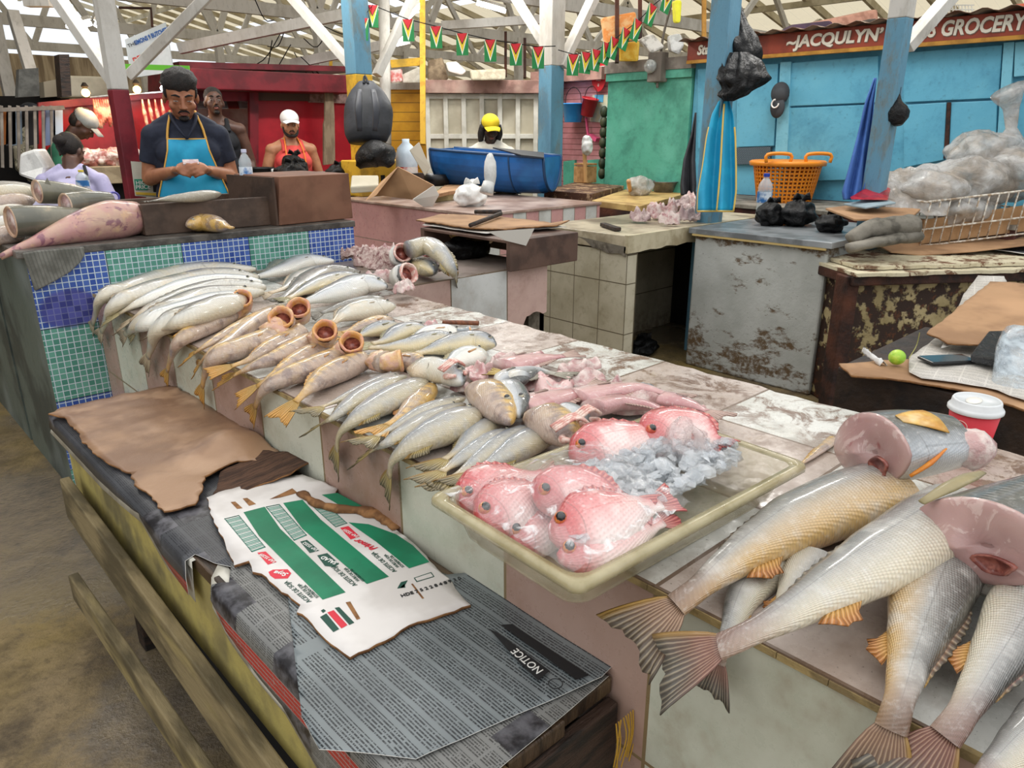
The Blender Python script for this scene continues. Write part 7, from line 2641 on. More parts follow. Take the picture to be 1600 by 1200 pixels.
# hanging board sign of the butcher
hs = thing('hanging_sign', 'white hanging sign with blue and red lettering left of the main man', 'sign', PD(230, 80, 7.2))
q = [PD(195, 62, 7.2), PD(258, 35, 7.2), PD(271, 112, 7.2), PD(205, 122, 7.2)]
plate(q, (.02, .03, 0), mat('white sign board', '#d9e2e6', '#c9d3d8', 4, .5), 'sign_board', hs)
xd = q[1] - q[0]
yd_ = q[0] - q[3]
nf = V((KR * 1.0, -KF, 0)) * .012
M_signblue = mat('sign blue', '#2a62b0', None)
off_ = -(V((.02, .03, 0)).normalized()) * .01
def st_(t_, u_, v_, s_, m_, **k): text(t_, m_, q[3] + xd * u_ + yd_ * v_ + off_, xd, yd_, s_, hs, **k)
st_('THE', .05, .80, .05, M_blackink)
st_('SIMONS 9 BUTCHERY', .22, .80, .062, M_signblue, bold=.002, sx=.62)
st_('DELIVERIES', .12, .38, .08, mat('sign red', '#cf3a34', None), bold=.002, sx=.75)
b = MB()
b.tube([PD(186, 12, 7.2), PD(236, 13, 7.2), PD(238, 42, 7.2)], .012, 6)
b.build('hanger', M_rustbrown, hs)
b = MB()
b.beam(PD(195, 104, 5.2), PD(296, 107, 5.2), .012, .035)
tag(b.build('green_batten', mat('lime green', '#5fae2c', None, r=.5)), 'thin lime green batten crossing behind the white post', 'batten')
for i, (a_, c_, zc, lb) in enumerate((((280, 76), (560, 18), 7.6, 'white tie beam rising to the blue and yellow post'), ((455, 100), (640, 62), 8.6, 'short white beam behind the bunting'), ((690, 40), (850, 30), 9.4, 'white beam above the cream booth'), ((20, 20), (50, 120), 6.8, 'white leaning strut at the far left'), ((80, 0), (40, 0), 6.0, 'white strut end at the top left'))):
    b = MB()
    b.beam(PD(*a_, zc), PD(*c_, zc), .09, .1)
    tag(b.build('timber_beam', M_whitewood), lb, 'beam')
b = MB()
r = random.Random(8)
for i in range(12):
    a_ = PD(r.uniform(400, 520), r.uniform(30, 110), 8.5)
    c_ = a_ + V((r.uniform(-.6, .6), r.uniform(-.6, .6), r.uniform(-.5, .3)))
    b.tube([a_, (a_ + c_) / 2 + V((0, 0, -.12)), c_], .006, 5, smooth=8)
tag(b.build('loose_cables', M_black), 'tangle of loose black cables under the roof', 'cables', kind='stuff')
# ---------------------------------------------------------------- bunting of small flags
M_fg, M_fw, M_fy, M_fk, M_fr = mat('flag green', '#1f7a3f', None, r=.7), mat('flag white', '#e8e6df', None, r=.7), mat('flag yellow', '#d9b92c', None, r=.7), mat('flag black', '#16161a', None, r=.7), mat('flag red', '#c4272f', None, r=.7)
b = MB()
fw_, fh_ = .10, .165
def fsheet(tri, m, e):
    b.add([V((x_, -e, z_)) for x_, z_ in tri] + [V((x_, e, z_)) for x_, z_ in tri], [tuple(range(len(tri))), tuple(range(2 * len(tri) - 1, len(tri) - 1, -1))], m)
b.box((-fw_ / 2, -.001, -fh_), (fw_ / 2, .001, 0), 0)
fsheet([(-fw_ / 2, 0), (fw_ / 2, 0), (0, -fh_ * .98)], 1, .0015)
fsheet([(-fw_ / 2 * .9, 0), (fw_ / 2 * .9, 0), (0, -fh_ * .86)], 2, .0019)
fsheet([(-fw_ / 2 * .9, 0), (fw_ / 2 * .9, 0), (0, -fh_ * .52)], 3, .0023)
fsheet([(-fw_ / 2 * .82, 0), (fw_ / 2 * .82, 0), (0, -fh_ * .44)], 4, .0027)
f0 = b.build('flag', [M_fg, M_fw, M_fy, M_fk, M_fr])
left = [(567, 28, .5), (582, 8, .3), (637, 30, .0), (681, 41, 0), (722, 52, 0), (766, 62, 0), (806, 68, 0), (841, 73, 0)]
right = [(896, 85, .1), (917, 82, .3), (933, 78, .5), (950, 68, .8), (962, 60, .9), (980, 46, 1.0), (998, 32, 1.0), (1021, 8, 1.0), (1046, -12, .9)]
def fpos(px, py, i, base=5.6): return PD(px, py, base)
n_ = 0
for li, (lst, nm, zc) in enumerate(((left, 'string beside the backpack post', 6.0), (right, 'string over the green booth', 6.2))):
    for i, (px, py, sw) in enumerate(lst):
        o = f0 if n_ == 0 else f0.copy()
        if n_: COL.objects.link(o)
        o.location = PD(px, py, zc)
        o.rotation_euler = (0, sw * (.35 if li else .2) , math.atan2(KR, KF) + (-.2 if li == 0 else .6 * sw))
        tag(o, 'small flag with red and yellow arrowhead, %s of the %s' % (ORD[i], nm), 'flag', 'small flags on the bunting')
        n_ += 1
    b = MB()
    P_ = [PD(px, py, zc) for px, py, sw in lst]
    b.tube([PD(553, 5, zc)] + P_ + [PD(868, 72, zc)] if li == 0 else [PD(872, 78, zc)] + P_, .004, 5)
    tag(b.build('bunting_cord', M_black), ['cord carrying the flags from the blue and yellow post', 'cord carrying the flags above the green booth'][li], 'cord')
# ---------------------------------------------------------------- things hanging on posts
p4 = V((4.42, 2.79, 0))
tocam = V((-p4.x, -p4.y, 0)).normalized()
def lump(name, lb, pts, rad, m, cat, flat=.7, seed=0, amp=.12, n=20):
    b = MB()
    P_ = crom(pts, 18)
    b.tube(P_, [max(.004, r_) for r_ in rad], n, flat=flat)
    for i, v in enumerate(b.v):
        q_ = noise.noise(v * 9 + V((seed, 0, 0))) + .5 * noise.noise(v * 23 + V((0, seed, 0)))
        b.v[i] = v + V((q_ * amp * .3, noise.noise(v * 11 + V((0, 5, seed))) * amp * .3, q_ * amp * .2))
    return tag(b.build(name, m, smooth=True), lb, cat)
zh = 4.66
def hang_bag(lb, pts, rad, seed, parent=None):
    """pleated plastic bag gathered at the top"""
    P_ = crom(pts, 34)
    n_ = 44
    rr_ = [lerpt([(i / (len(rad) - 1), q) for i, q in enumerate(rad)], k_ / 34) for k_ in range(35)]
    sd1 = V((KF, KR, 0))
    sd2 = V((-KR, KF, 0))
    rings = []
    for i, c_ in enumerate(P_):
        t_ = i / 34
        ring = []
        for k_ in range(n_):
            a_ = 2 * math.pi * k_ / n_
            pl = 1 + (.16 * (1 - t_) + .05) * math.sin(9 * a_ + seed + 1.5 * math.sin(t_ * 5)) + .07 * math.sin(14 * a_ + t_ * 9)
            q = noise.noise(V((math.cos(a_) * 1.3 + seed, math.sin(a_) * 1.3, t_ * 5))) * .28 * min(1, t_ * 2.5)
            ring.append(c_ + (sd1 * math.cos(a_) + sd2 * math.sin(a_) * .75) * rr_[i] * (pl + q))
        rings.append(ring)
    b = MB()
    b.loft(rings)
    return tag(b.build('plastic_bag', M_blackbag, smooth=True), lb, 'plastic bag')


hang_bag('long black bag hanging from the blue grey post', [PD(1153, 2, zh), PD(1153, 30, zh), PD(1157, 70, zh), PD(1162, 112, zh)], [.012, .03, .055, .085, .11, .125, .11, .05], 1.0)
hang_bag('lower black bag hanging beneath the long one on the blue grey post', [PD(1155, 82, zh - .08), PD(1160, 105, zh - .08), PD(1158, 132, zh - .08), PD(1140, 158, zh - .08)], [.05, .10, .13, .135, .12, .09, .03], 4.0)
lump('plastic_bag', 'small round black bag knotted on the white and blue post', [PD(1404, 138, 4.15), PD(1405, 152, 4.15), PD(1403, 172, 4.15), PD(1403, 196, 4.15)], [.012, .008, .02, .045, .055, .05, .02], M_blackbag, 'plastic bag', flat=1, seed=7, amp=.05)


def hang_cloth(name, lb, outl, zc, m, cat, folds=5, depth=.05, trim=None, n=26, mm=30):
    """cloth hung from the top; outl: list of (y, xleft, xright) pixel rows"""
    b = MB()
    vs = []
    for i in range(n + 1):
        t = i / n * (len(outl) - 1)
        j = min(int(t), len(outl) - 2)
        f_ = t - j
        y_, l_, r_ = [outl[j][q] + (outl[j + 1][q] - outl[j][q]) * f_ for q in range(3)]
        for k_ in range(mm + 1):
            s_ = k_ / mm
            dz = depth * math.sin(s_ * math.pi * folds + .6 * math.sin(i * .15)) * (.3 + .7 * i / n)
            vs.append(PD(l_ + (r_ - l_) * s_, y_, zc - dz * 1.0))
    b.add(vs, [(i * (mm + 1) + k_, i * (mm + 1) + k_ + 1, (i + 1) * (mm + 1) + k_ + 1, (i + 1) * (mm + 1) + k_) for i in range(n) for k_ in range(mm)])
    o = b.build(name, m, smooth=True)
    o.modifiers.new('t', 'SOLIDIFY').thickness = .003
    tag(o, lb, cat)
    if trim:
        b = MB()
        b.tube([vs[i * (mm + 1) + mm] + V((0, 0, 0)) for i in range(n // 3, n + 1)], .006, 6)
        b.tube([vs[i * (mm + 1)] for i in range(n // 3, n + 1)] + [vs[n * (mm + 1) + k_] for k_ in range(mm + 1)], .006, 6)
        b.tube([vs[i * (mm + 1) + mm * 5 // 9] + tocam * .012 for i in range(2, n + 1)] , .006, 6)
        b.build('yellow_edging', trim, o, smooth=True)
    return o


M_apron = mat('turquoise blue apron', '#1f9fc4', '#198fb5', 5, .6, bump=.15)
M_aprontrim = mat('apron yellow edging', '#d8b45a', None, r=.6)
hang_cloth('apron', 'turquoise apron with yellow edging hanging on the blue grey post', [(152, 1126, 1138), (180, 1112, 1146), (215, 1104, 1149), (260, 1098, 1150), (300, 1091, 1150), (330, 1090, 1146)], 4.66, M_apron, 'apron', folds=4, depth=.04, trim=M_aprontrim)
hang_cloth('cloth', 'royal blue cloth hanging left of the white and blue post', [(122, 1366, 1370), (160, 1352, 1366), (200, 1343, 1363), (250, 1330, 1358), (300, 1316, 1350), (312, 1318, 1342)], 4.33, mat('royal blue cloth', '#4a72b5', '#3d62a3', 4, .8), 'cloth', folds=4, depth=.03)
hang_cloth('umbrella', 'furled dark umbrella and cloth hanging by the blue stall corner', [(176, 1086, 1088), (210, 1080, 1087), (250, 1068, 1086), (290, 1063, 1088), (305, 1064, 1086)], 6.0, mat('black umbrella cloth', '#2c2d31', '#1e1f23', 5, .7), 'umbrella', folds=3, depth=.04)
# grey cap on the grocery wall
gc = PX(1218, 156, XG - .08)
cp0 = thing('baseball_cap', 'dark grey cap with a white letter hanging on the blue grocery hatch', 'cap', gc)
b = MB()
b.ell(gc + V((0, 0, .05)), (.06, .075, .085), n=18, m=12)
b.ell(gc + V((-.02, 0, -.055)), (.03, .062, .085), n=16, m=10)
b.build('crown', mat('charcoal cap', '#3c3f42', '#2f3134', 6, .8), cp0, smooth=True)
b = MB()
b.tube([gc + V((-.065, .03 * math.sin(q), .03 * math.cos(q) - .03)) for q in [i * .4 for i in range(13)]], .006, 5)
b.build('white_letter', M_whiteink, cp0)
# backpack
bpk = PD(574, 175, 5.95)
bp_ = thing('backpack', 'black backpack hanging on the yellow part of the post', 'backpack', bpk)
lp = [PD(572, 128, 5.95), PD(573, 150, 5.95), PD(574, 185, 5.95), PD(576, 222, 5.95)]
b = MB()
P_ = crom(lp, 16)
b.tube(P_, [.06, .13, .17, .19, .20, .20, .19, .15], 22, flat=.55)
for i, v in enumerate(b.v): b.v[i] = v + V((noise.noise(v * 7), noise.noise(v * 7 + V((4, 0, 0))), 0)) * .02
M_pack = mat('black nylon', '#222428', '#2e3036', 7, .6, bump=.3)
b.build('pack_body', M_pack, bp_, smooth=True)
b = MB()
b.tube([PD(562, 140, 5.75), PD(560, 170, 5.7), PD(562, 205, 5.75)], [.02, .03, .02], 8, smooth=10, flat=.4)
b.tube([PD(583, 140, 5.75), PD(588, 170, 5.7), PD(586, 205, 5.75)], [.02, .03, .02], 8, smooth=10, flat=.4)
b.build('shoulder_straps', mat('strap nylon', '#34363c', None, r=.5), bp_, smooth=True)
b = MB()
b.tube([PD(568, 130, 5.9), PD(570, 118, 5.9), PD(575, 130, 5.9)], .01, 6, smooth=8)
b.build('top_loop', M_pack, bp_)
lump('shoulder_bag', 'shiny black shoulder bag on the yellow crate below the backpack', [PD(560, 262, 5.9), PD(575, 245, 5.9), PD(592, 240, 5.9), PD(610, 258, 5.9)], [.03, .12, .15, .14, .05], M_blackbag, 'bag', seed=9, amp=.06)
# junk on the stall roofs
JK = [
    ('cushion', 'orange and cream cushion on the roof above the green booth', [(940, 28), (994, 18), (998, 62), (946, 70)], 6.6, '#e0b078', '#d9843a', 'cushion'),
    ('yellow_sack', 'yellow printed sack standing behind the cushion', [(968, 68), (1000, 64), (998, 96), (966, 96)], 6.8, '#e3c456', '#d9a92c', 'sack'),
    ('white_basin', 'white round basin lying on the grocery roof at the right', [(1503, 36), (1540, 20), (1588, 24), (1575, 36)], 6.4, '#e2e0da', '#d4d2cb', 'basin'),
    ('purple_cloth', 'dark purple cloth heaped on the grocery roof edge', [(1218, 52), (1245, 38), (1300, 32), (1308, 46), (1270, 54)], 5.9, '#3a2238', '#2c1a2c', 'cloth'),
    ('cinder_block', 'grey hollow block on the cream booth roof', [(733, 110), (790, 108), (790, 125), (736, 126)], 7.7, '#b5ab94', '#9c927c', 'block'),
    ('plank', 'pinkish plank bundle on the grocery roof', [(1240, 42), (1372, 14), (1374, 34), (1262, 50)], 6.3, '#b98872', '#9c6e5a', 'plank'),
    ('red_packet', 'red and white packet above the yellow booth', [(608, 110), (626, 108), (628, 128), (610, 130)], 8.2, '#d6706a', '#e3cfc8', 'packet'),
    ('white_sheet', 'crumpled white sheet above the yellow booth', [(625, 118), (655, 104), (658, 130), (628, 130)], 8.3, '#d6d0c2', '#bfb8a8', 'sheet'),
    ('white_pan', 'white pan propped on the cream booth roof', [(695, 98), (712, 96), (728, 112), (722, 118), (700, 112)], 7.9, '#e0ddd6', '#cfccc4', 'pan'),
    ('red_cloth', 'orange red cloth on the grocery roof at the right edge', [(1566, 18), (1605, 4), (1605, 22), (1585, 26)], 6.6, '#d06a4a', '#c04e3a', 'cloth'),
    ('fan_grille', 'round white fan grille beside the electricity meter', [(1046, 56), (1064, 52), (1070, 70), (1062, 86), (1048, 80)], 6.5, '#d0d0cc', '#b0b0ac', 'fan'),
    ('tangled_scrap', 'brown tangle of scrap on the cream booth roof', [(668, 95), (690, 90), (700, 125), (668, 128)], 8.1, '#8d7a60', '#6a5842', 'scrap'),
    ('yellow_flag', 'bright yellow pennant hanging above the green booth', [(1054, 0), (1066, 0), (1064, 36), (1056, 36)], 6.3, '#e6e23a', '#d9d42c', 'flag'),
    ('grey_pipe_bundle', 'black hollow pipe pieces on the grocery roof near the post', [(1310, 44), (1372, 28), (1374, 42), (1318, 52)], 5.95, '#4a4038', '#302822', 'pipe'),
    ('paper_bundle', 'crumpled papers on the roof edge near the meter', [(1000, 62), (1020, 52), (1040, 74), (1018, 84)], 6.4, '#c9c4bb', '#8a857c', 'paper'),
]
for nm, lb, px, zc, c1, c2, cat in JK:
    o = plate([PD(x_, y_, zc) for x_, y_ in px], V((-KR, KF, .1)) * .14, mat(nm + ' stuff', c1, c2, 12, .7, bump=.4), nm, bevel=.02)
    tag(o, lb, cat)
wc = PD(1497, 18, 6.3)
wcr = thing('wire_crate', 'white plastic lattice crate on the grocery roof', 'crate', wc)
b = MB()
for i in range(9):
    b.beam(PD(1478 + i * 5, 8, 6.3), PD(1480 + i * 5, 28, 6.3), .006, .006)
    b.beam(PD(1478 + i * 5, 8, 6.6), PD(1480 + i * 5, 28, 6.6), .006, .006)
for y_ in (8, 15, 22, 28):
    b.beam(PD(1476, y_, 6.3), PD(1522, y_, 6.3), .008, .008)
    b.beam(PD(1476, y_, 6.6), PD(1522, y_, 6.6), .008, .008)
b.build('lattice', M_white, wcr)
# ---------------------------------------------------------------- people
def sk_mat(name, c1, c2):
    k = MT(name, .45, spec=.4, sss=.12)
    k.xyz()
    k.col(k.mix(k.noise(9, 3).st(.35, .65), c1, c2))
    k.bump(k.noise(120, 3), .08, .002)
    return k.m


M_skA = sk_mat('brown skin', '#ad7656', '#996449')
M_skB = sk_mat('deep brown skin', '#5c4034', '#4b332a')
M_skC = sk_mat('light brown skin', '#b4805f', '#9f6d50')
M_skD = sk_mat('dark skin', '#3d2a23', '#33231d')
M_hair = mat('black hair', '#15110f', '#241c18', 60, .6, bump=.8)
M_eyew = mat('eye white', '#a39c94', None, r=.5)
M_iris = mat('iris', '#1d120d', None, r=.35)
M_lip = mat('lips', '#7d473d', None, r=.45)
M_navy = mat('navy polo cloth', '#191d2c', '#232838', 8, .8, bump=.15)
M_aprtrim = mat('yellow apron binding', '#d3a04a', None, r=.7)
M_trous = mat('dark trousers', '#25282f', '#1b1d22', 6, .8)
M_shoe = mat('dark shoes', '#17181a', None, r=.5)


def hand(b, wr, d, palm, side, curl=.5, s=1.0, spread=.0):
    d, palm = V(d).normalized(), V(palm)
    palm = (palm - d * palm.dot(d)).normalized()
    ac = d.cross(palm) * side          # towards the thumb
    c = V(wr) + d * .045 * s
    b.tube([V(wr), V(wr) + d * .03 * s, V(wr) + d * .085 * s], [.024 * s, .034 * s, .036 * s], 12, flat=.55)
    b.ell(c + d * .02 * s, (.03 * s, .03 * s, .03 * s), n=10, m=8)
    for i, (off, ln) in enumerate(((.030, .070), (.010, .078), (-.010, .073), (-.028, .058))):
        p0 = V(wr) + d * .082 * s + ac * off * s
        dd = (d + ac * spread * off * 20).normalized()
        p = [p0]
        a = .15
        for q in range(3):
            a += curl * (.55 + .12 * i)
            p.append(p[-1] + (dd * math.cos(a) + palm * math.sin(a)) * ln * s * (.42, .33, .25)[q])
        b.tube(p, [.0095 * s, .009 * s, .0085 * s, .0068 * s], 8)
        b.ell(p[-1], .0068 * s, n=8, m=6)
    t0 = V(wr) + d * .02 * s + ac * .026 * s
    t1 = t0 + (d * .85 + ac * .4 + palm * .35).normalized() * .04 * s
    t2 = t1 + (d * .9 + ac * .05 + palm * .5).normalized() * .032 * s
    t3 = t2 + (d * .8 + palm * .7).normalized() * .024 * s
    b.tube([t0, t1, t2, t3], [.013 * s, .0115 * s, .010 * s, .008 * s], 8)
    b.ell(t3, .008 * s, n=8, m=6)


def figure(label, p, yaw, skinm, shirt, shirt_m, arms, head=(0, 0), hair='short', cap=None, lean=0, sc=1.0, vox=.009, beard=False, pants=None, sleeve=.55, belly=0, hands=(.5, .5), palms=None, z0=0, name='person', hdz=0, shw=.185, eyes=1.0, hw=1.0):
    p = V(p)
    Rz = Matrix.Rotation(yaw, 3, 'Z')
    Rl = Matrix.Rotation(lean, 3, 'X')
    piv = V((0, 0, .98))
    def T(v, up=True):
        v = V(v)
        if up: v = piv + Rl @ (v - piv)
        return p + Rz @ (v * sc) + V((0, 0, z0))
    root = thing(name, label, 'person', (p.x, p.y, z0))
    hc = V((0, -.02, 1.645 + hdz))
    Rh = Matrix.Rotation(head[1], 3, 'Z') @ Matrix.Rotation(head[0], 3, 'X')
    def H(v):
        v = V(v)
        return hc + Rh @ V((v.x * hw, v.y, v.z))
    body = MB()
    hb = MB()
    hb.ell((0, .014, .032), (.074, .094, .086), n=24, m=16)
    hb.ell((0, -.024, -.028), (.060, .066, .082), n=20, m=14)
    hb.ell((0, -.034, -.072), (.046, .046, .034), n=16, m=10)
    hb.ell((0, -.060, -.094), (.022, .022, .016), n=12, m=8)
    for s in (-1, 1):
        hb.ell((.040 * s, -.052, -.030), (.026, .026, .024), n=12, m=8)
        hb.ell((.077 * s, .012, -.012), (.010, .020, .031), n=12, m=8, rot=(0, 0, .3 * s))
        hb.ell((.030 * s, -.083, .032), (.022, .011, .007), n=12, m=6, rot=(0, .12 * s, 0))
        hb.ell((.031 * s, -.079, .017), (.019, .012, .008), n=12, m=6)
        hb.ell((.031 * s, -.079, -.004), (.017, .010, .006), n=12, m=6)
        hb.ell((.014 * s, -.098, -.030), (.0085, .010, .007), n=10, m=6)
    hb.tube([(0, -.086, .026), (0, -.098, -.004), (0, -.112, -.026), (0, -.092, -.036)], [.008, .0105, .0135, .008], 10)
    hb.ell((0, -.091, -.056), (.026, .009, .006), n=12, m=6)
    hb.ell((0, -.089, -.068), (.022, .009, .0065), n=12, m=6)
    for v in hb.v: pass
    base = len(body.v)
    body.add([H(v) for v in hb.v], hb.f)
    body.tube([hc + V((0, .03, -.05)), V((0, .02, 1.52)), V((0, .025, 1.42))], [.056, .058, .075], 14)
    def torso(b, g, tank=False):
        g0 = g
        b.ell((0, .01, 1.28), (.178 + g, .112 + g, .19 + g), n=22, m=14)
        b.ell((0, 0, 1.08), (.165 + g + belly * .4, .118 + g + belly * .6, .19 + g), n=22, m=14)
        b.ell((0, .01, .94), (.17 + g, .12 + g, .12 + g), n=20, m=12)
        if tank:
            for s in (-1, 1): b.ell((.08 * s, -.05, 1.31), (.085 + g, .06 + g, .07 + g), n=14, m=10)
        if not tank:
            b.tube([(-.15, .012, 1.425), (0, .02, 1.455), (.15, .012, 1.425)], [.054 + g, .068 + g, .054 + g], 14)
            for s in (-1, 1):
                b.tube([(.045 * s, .025, 1.515), (.14 * s, .018, 1.45)], [.034 + g, .042 + g], 10)
                b.ell((.08 * s, -.05, 1.33), (.085 + g, .06 + g, .07 + g), n=14, m=10)
    torso(body, -.012 if shirt != 'none' else 0)
    if shirt == 'tank':
        body.tube([(-.165, .012, 1.425), (0, .02, 1.45), (.165, .012, 1.425)], [.056, .064, .056], 14)
        for s in (-1, 1): body.tube([(.05 * s, .025, 1.50), (.15 * s, .018, 1.445)], [.036, .042], 10)
    for s, (el, wr) in zip((-1, 1), arms):
        sh = V((shw * s, .012, 1.415))
        el, wr = V(el), V(wr)
        body.ell(sh, (.062, .062, .062), n=14, m=10)
        body.tube([sh, sh.lerp(el, .4), sh.lerp(el, .8), el], [.054, .053, .046, .043], 14)
        body.ell(el, .043, n=12, m=8)
        body.tube([el, el.lerp(wr, .3), el.lerp(wr, .7), wr], [.042, .044, .034, .027], 14)
        d = (wr - el).normalized()
        pm = palms[0 if s < 0 else 1] if palms else (0, 0, -1)
        hand(body, wr, d, pm, -s if True else s, hands[0 if s < 0 else 1])
    body.v = [T(v) for v in body.v]
    bo = body.build('body', skinm, root, smooth=True)
    baked(bo, [('REMESH', dict(mode='VOXEL', voxel_size=vox * sc)), ('SMOOTH', dict(factor=.5, iterations=2))])
    bo.data.polygons.foreach_set('use_smooth', [True] * len(bo.data.polygons))
    # eyes
    for s in (-1, 1):
        b = MB()
        b.ell((.031 * s, -.0825, .0065 - .002 * (1 - eyes)), (.0125, .008, .0052 * eyes), n=14, m=8)
        b.ell((.031 * s, -.0872, .0060 - .002 * (1 - eyes)), (.0056, .0042, .0052 * eyes), n=10, m=6, mi=1)
        b.v = [T(H(v)) for v in b.v]
        b.build('eye', [M_eyew, M_iris], root, smooth=True)
        b = MB()
        b.tube([(.012 * s, -.096, .031), (.03 * s, -.095, .040), (.05 * s, -.080, .033)], [.004, .0055, .003], 6, smooth=8)
        b.v = [T(H(v)) for v in b.v]
        b.build('eyebrow', M_hair, root, smooth=True)
    b = MB()
    b.ell((0, -.0945, -.0575), (.023, .0075, .0045), n=12, m=6)
    b.ell((0, -.0925, -.067), (.019, .0075, .005), n=12, m=6)
    b.v = [T(H(v)) for v in b.v]
    b.build('lips', M_lip, root, smooth=True)
    if beard:
        b = MB()
        b.tube([(-.026, -.089, -.060), (-.015, -.098, -.046), (0, -.101, -.044), (.015, -.098, -.046), (.026, -.089, -.060)], [.003, .005, .005, .005, .003], 8, smooth=10)
        b.ell((0, -.074, -.093), (.026, .022, .017), n=14, m=8)
        if beard == 'full':
            for s in (-1, 1): b.tube([(.066 * s, -.01, -.02), (.06 * s, -.03, -.062), (.035 * s, -.062, -.09), (.01 * s, -.076, -.098)], [.006, .012, .016, .014], 8, smooth=10)
        b.v = [T(H(v)) for v in b.v]
        b.build('beard', M_hair, root, smooth=True)
    if hair:
        b = MB()
        if hair == 'afro':
            b.ell((0, .018, .082), (.086, .098, .070), n=26, m=16, nz=.10, fr=7)
            b.ell((0, .05, .03), (.080, .066, .085), n=22, m=14, nz=.05, fr=8)
            for s in (-1, 1): b.ell((.068 * s, .01, .03), (.014, .035, .04), n=12, m=8)
        elif hair == 'short':
            b.ell((0, .024, .052), (.078, .093, .080), n=22, m=14, nz=.03, fr=9)
            b.ell((0, .05, .0), (.072, .062, .075), n=18, m=12)
        elif hair == 'bun':
            b.ell((0, .026, .035), (.084, .100, .092), n=22, m=14, nz=.04, fr=8)
            b.ell((0, .13, .02), (.045, .04, .04), n=14, m=10, nz=.1, fr=6)
        elif hair == 'long':
            b.ell((0, .03, .03), (.088, .095, .095), n=22, m=14, nz=.03, fr=8)
            for s in (-1, 1): b.tube([(.075 * s, .0, .03), (.088 * s, -.005, -.05), (.082 * s, .01, -.13)], [.03, .036, .025], 10, smooth=8)
        b.v = [T(H(v)) for v in b.v]
        b.build('hair', M_hair, root, smooth=True)
    if cap:
        b = MB()
        b.ell((0, .012, .055), (.086, .104, .078), n=24, m=14)
        pk = [[V((x_ * (1 - .25 * t * t) * .075 * 1, -.075 - .075 * t - .02 * (1 - x_ * x_), .055 - .012 * t - .018 * x_ * x_)) for x_ in [q / 6 - 1 for q in range(13)]] for t in (0, .5, 1)]
        ring = [r_ for r_ in pk]
        b.loft([pk[0], pk[1], pk[2], [v - V((0, 0, .005)) for v in pk[2]], [v - V((0, 0, .005)) for v in pk[0]]], 0, False, False)
        b.v = [T(H(v)) for v in b.v]
        b.build('cap', cap, root, smooth=True)
    sho = None
    if shirt != 'none':
        b = MB()
        torso(b, .010, shirt == 'tank')
        if shirt == 'tank':
            for s in (-1, 1):
                b.tube([(.09 * s, -.085, 1.40), (.085 * s, -.02, 1.50), (.085 * s, .05, 1.49), (.09 * s, .10, 1.40)], [.026, .022, .022, .026], 8, smooth=10, flat=.6)
        else:
            for s, (el, wr) in zip((-1, 1), arms):
                sh = V((shw * s, .012, 1.415))
                el, wr = V(el), V(wr)
                b.ell(sh, .066, n=14, m=10)
                if sleeve > 1:
                    b.tube([sh, el], [.07, .056], 14)
                    b.ell(el, .056, n=12, m=8)
                    b.tube([el, el.lerp(wr, sleeve - 1)], [.056, .045], 14)
                else:
                    b.tube([sh, sh.lerp(el, sleeve)], [.064, .064], 14)
        b.v = [T(v) for v in b.v]
        sho = b.build('shirt', shirt_m, root, smooth=True)
        baked(sho, [('REMESH', dict(mode='VOXEL', voxel_size=max(vox, .008) * sc)), ('SMOOTH', dict(factor=.5, iterations=3))])
        sho.data.polygons.foreach_set('use_smooth', [True] * len(sho.data.polygons))
    b = MB()
    b.ell((0, .01, .95), (.178, .128, .13), n=20, m=12)
    for s in (-1, 1):
        b.tube([(.09 * s, 0, .93), (.10 * s, 0, .5), (.11 * s, .01, .09)], [.095, .07, .055], 14, smooth=8)
    b.v = [T(v, False) for v in b.v]
    pt = b.build('trousers', pants or M_trous, root, smooth=True)
    for s in (-1, 1):
        b = MB()
        b.ell((.115 * s, -.06, .045), (.05, .13, .045), n=14, m=8)
        b.v = [T(v, False) for v in b.v]
        b.build('shoe', M_shoe, root, smooth=True)
    return root, T, H, sho


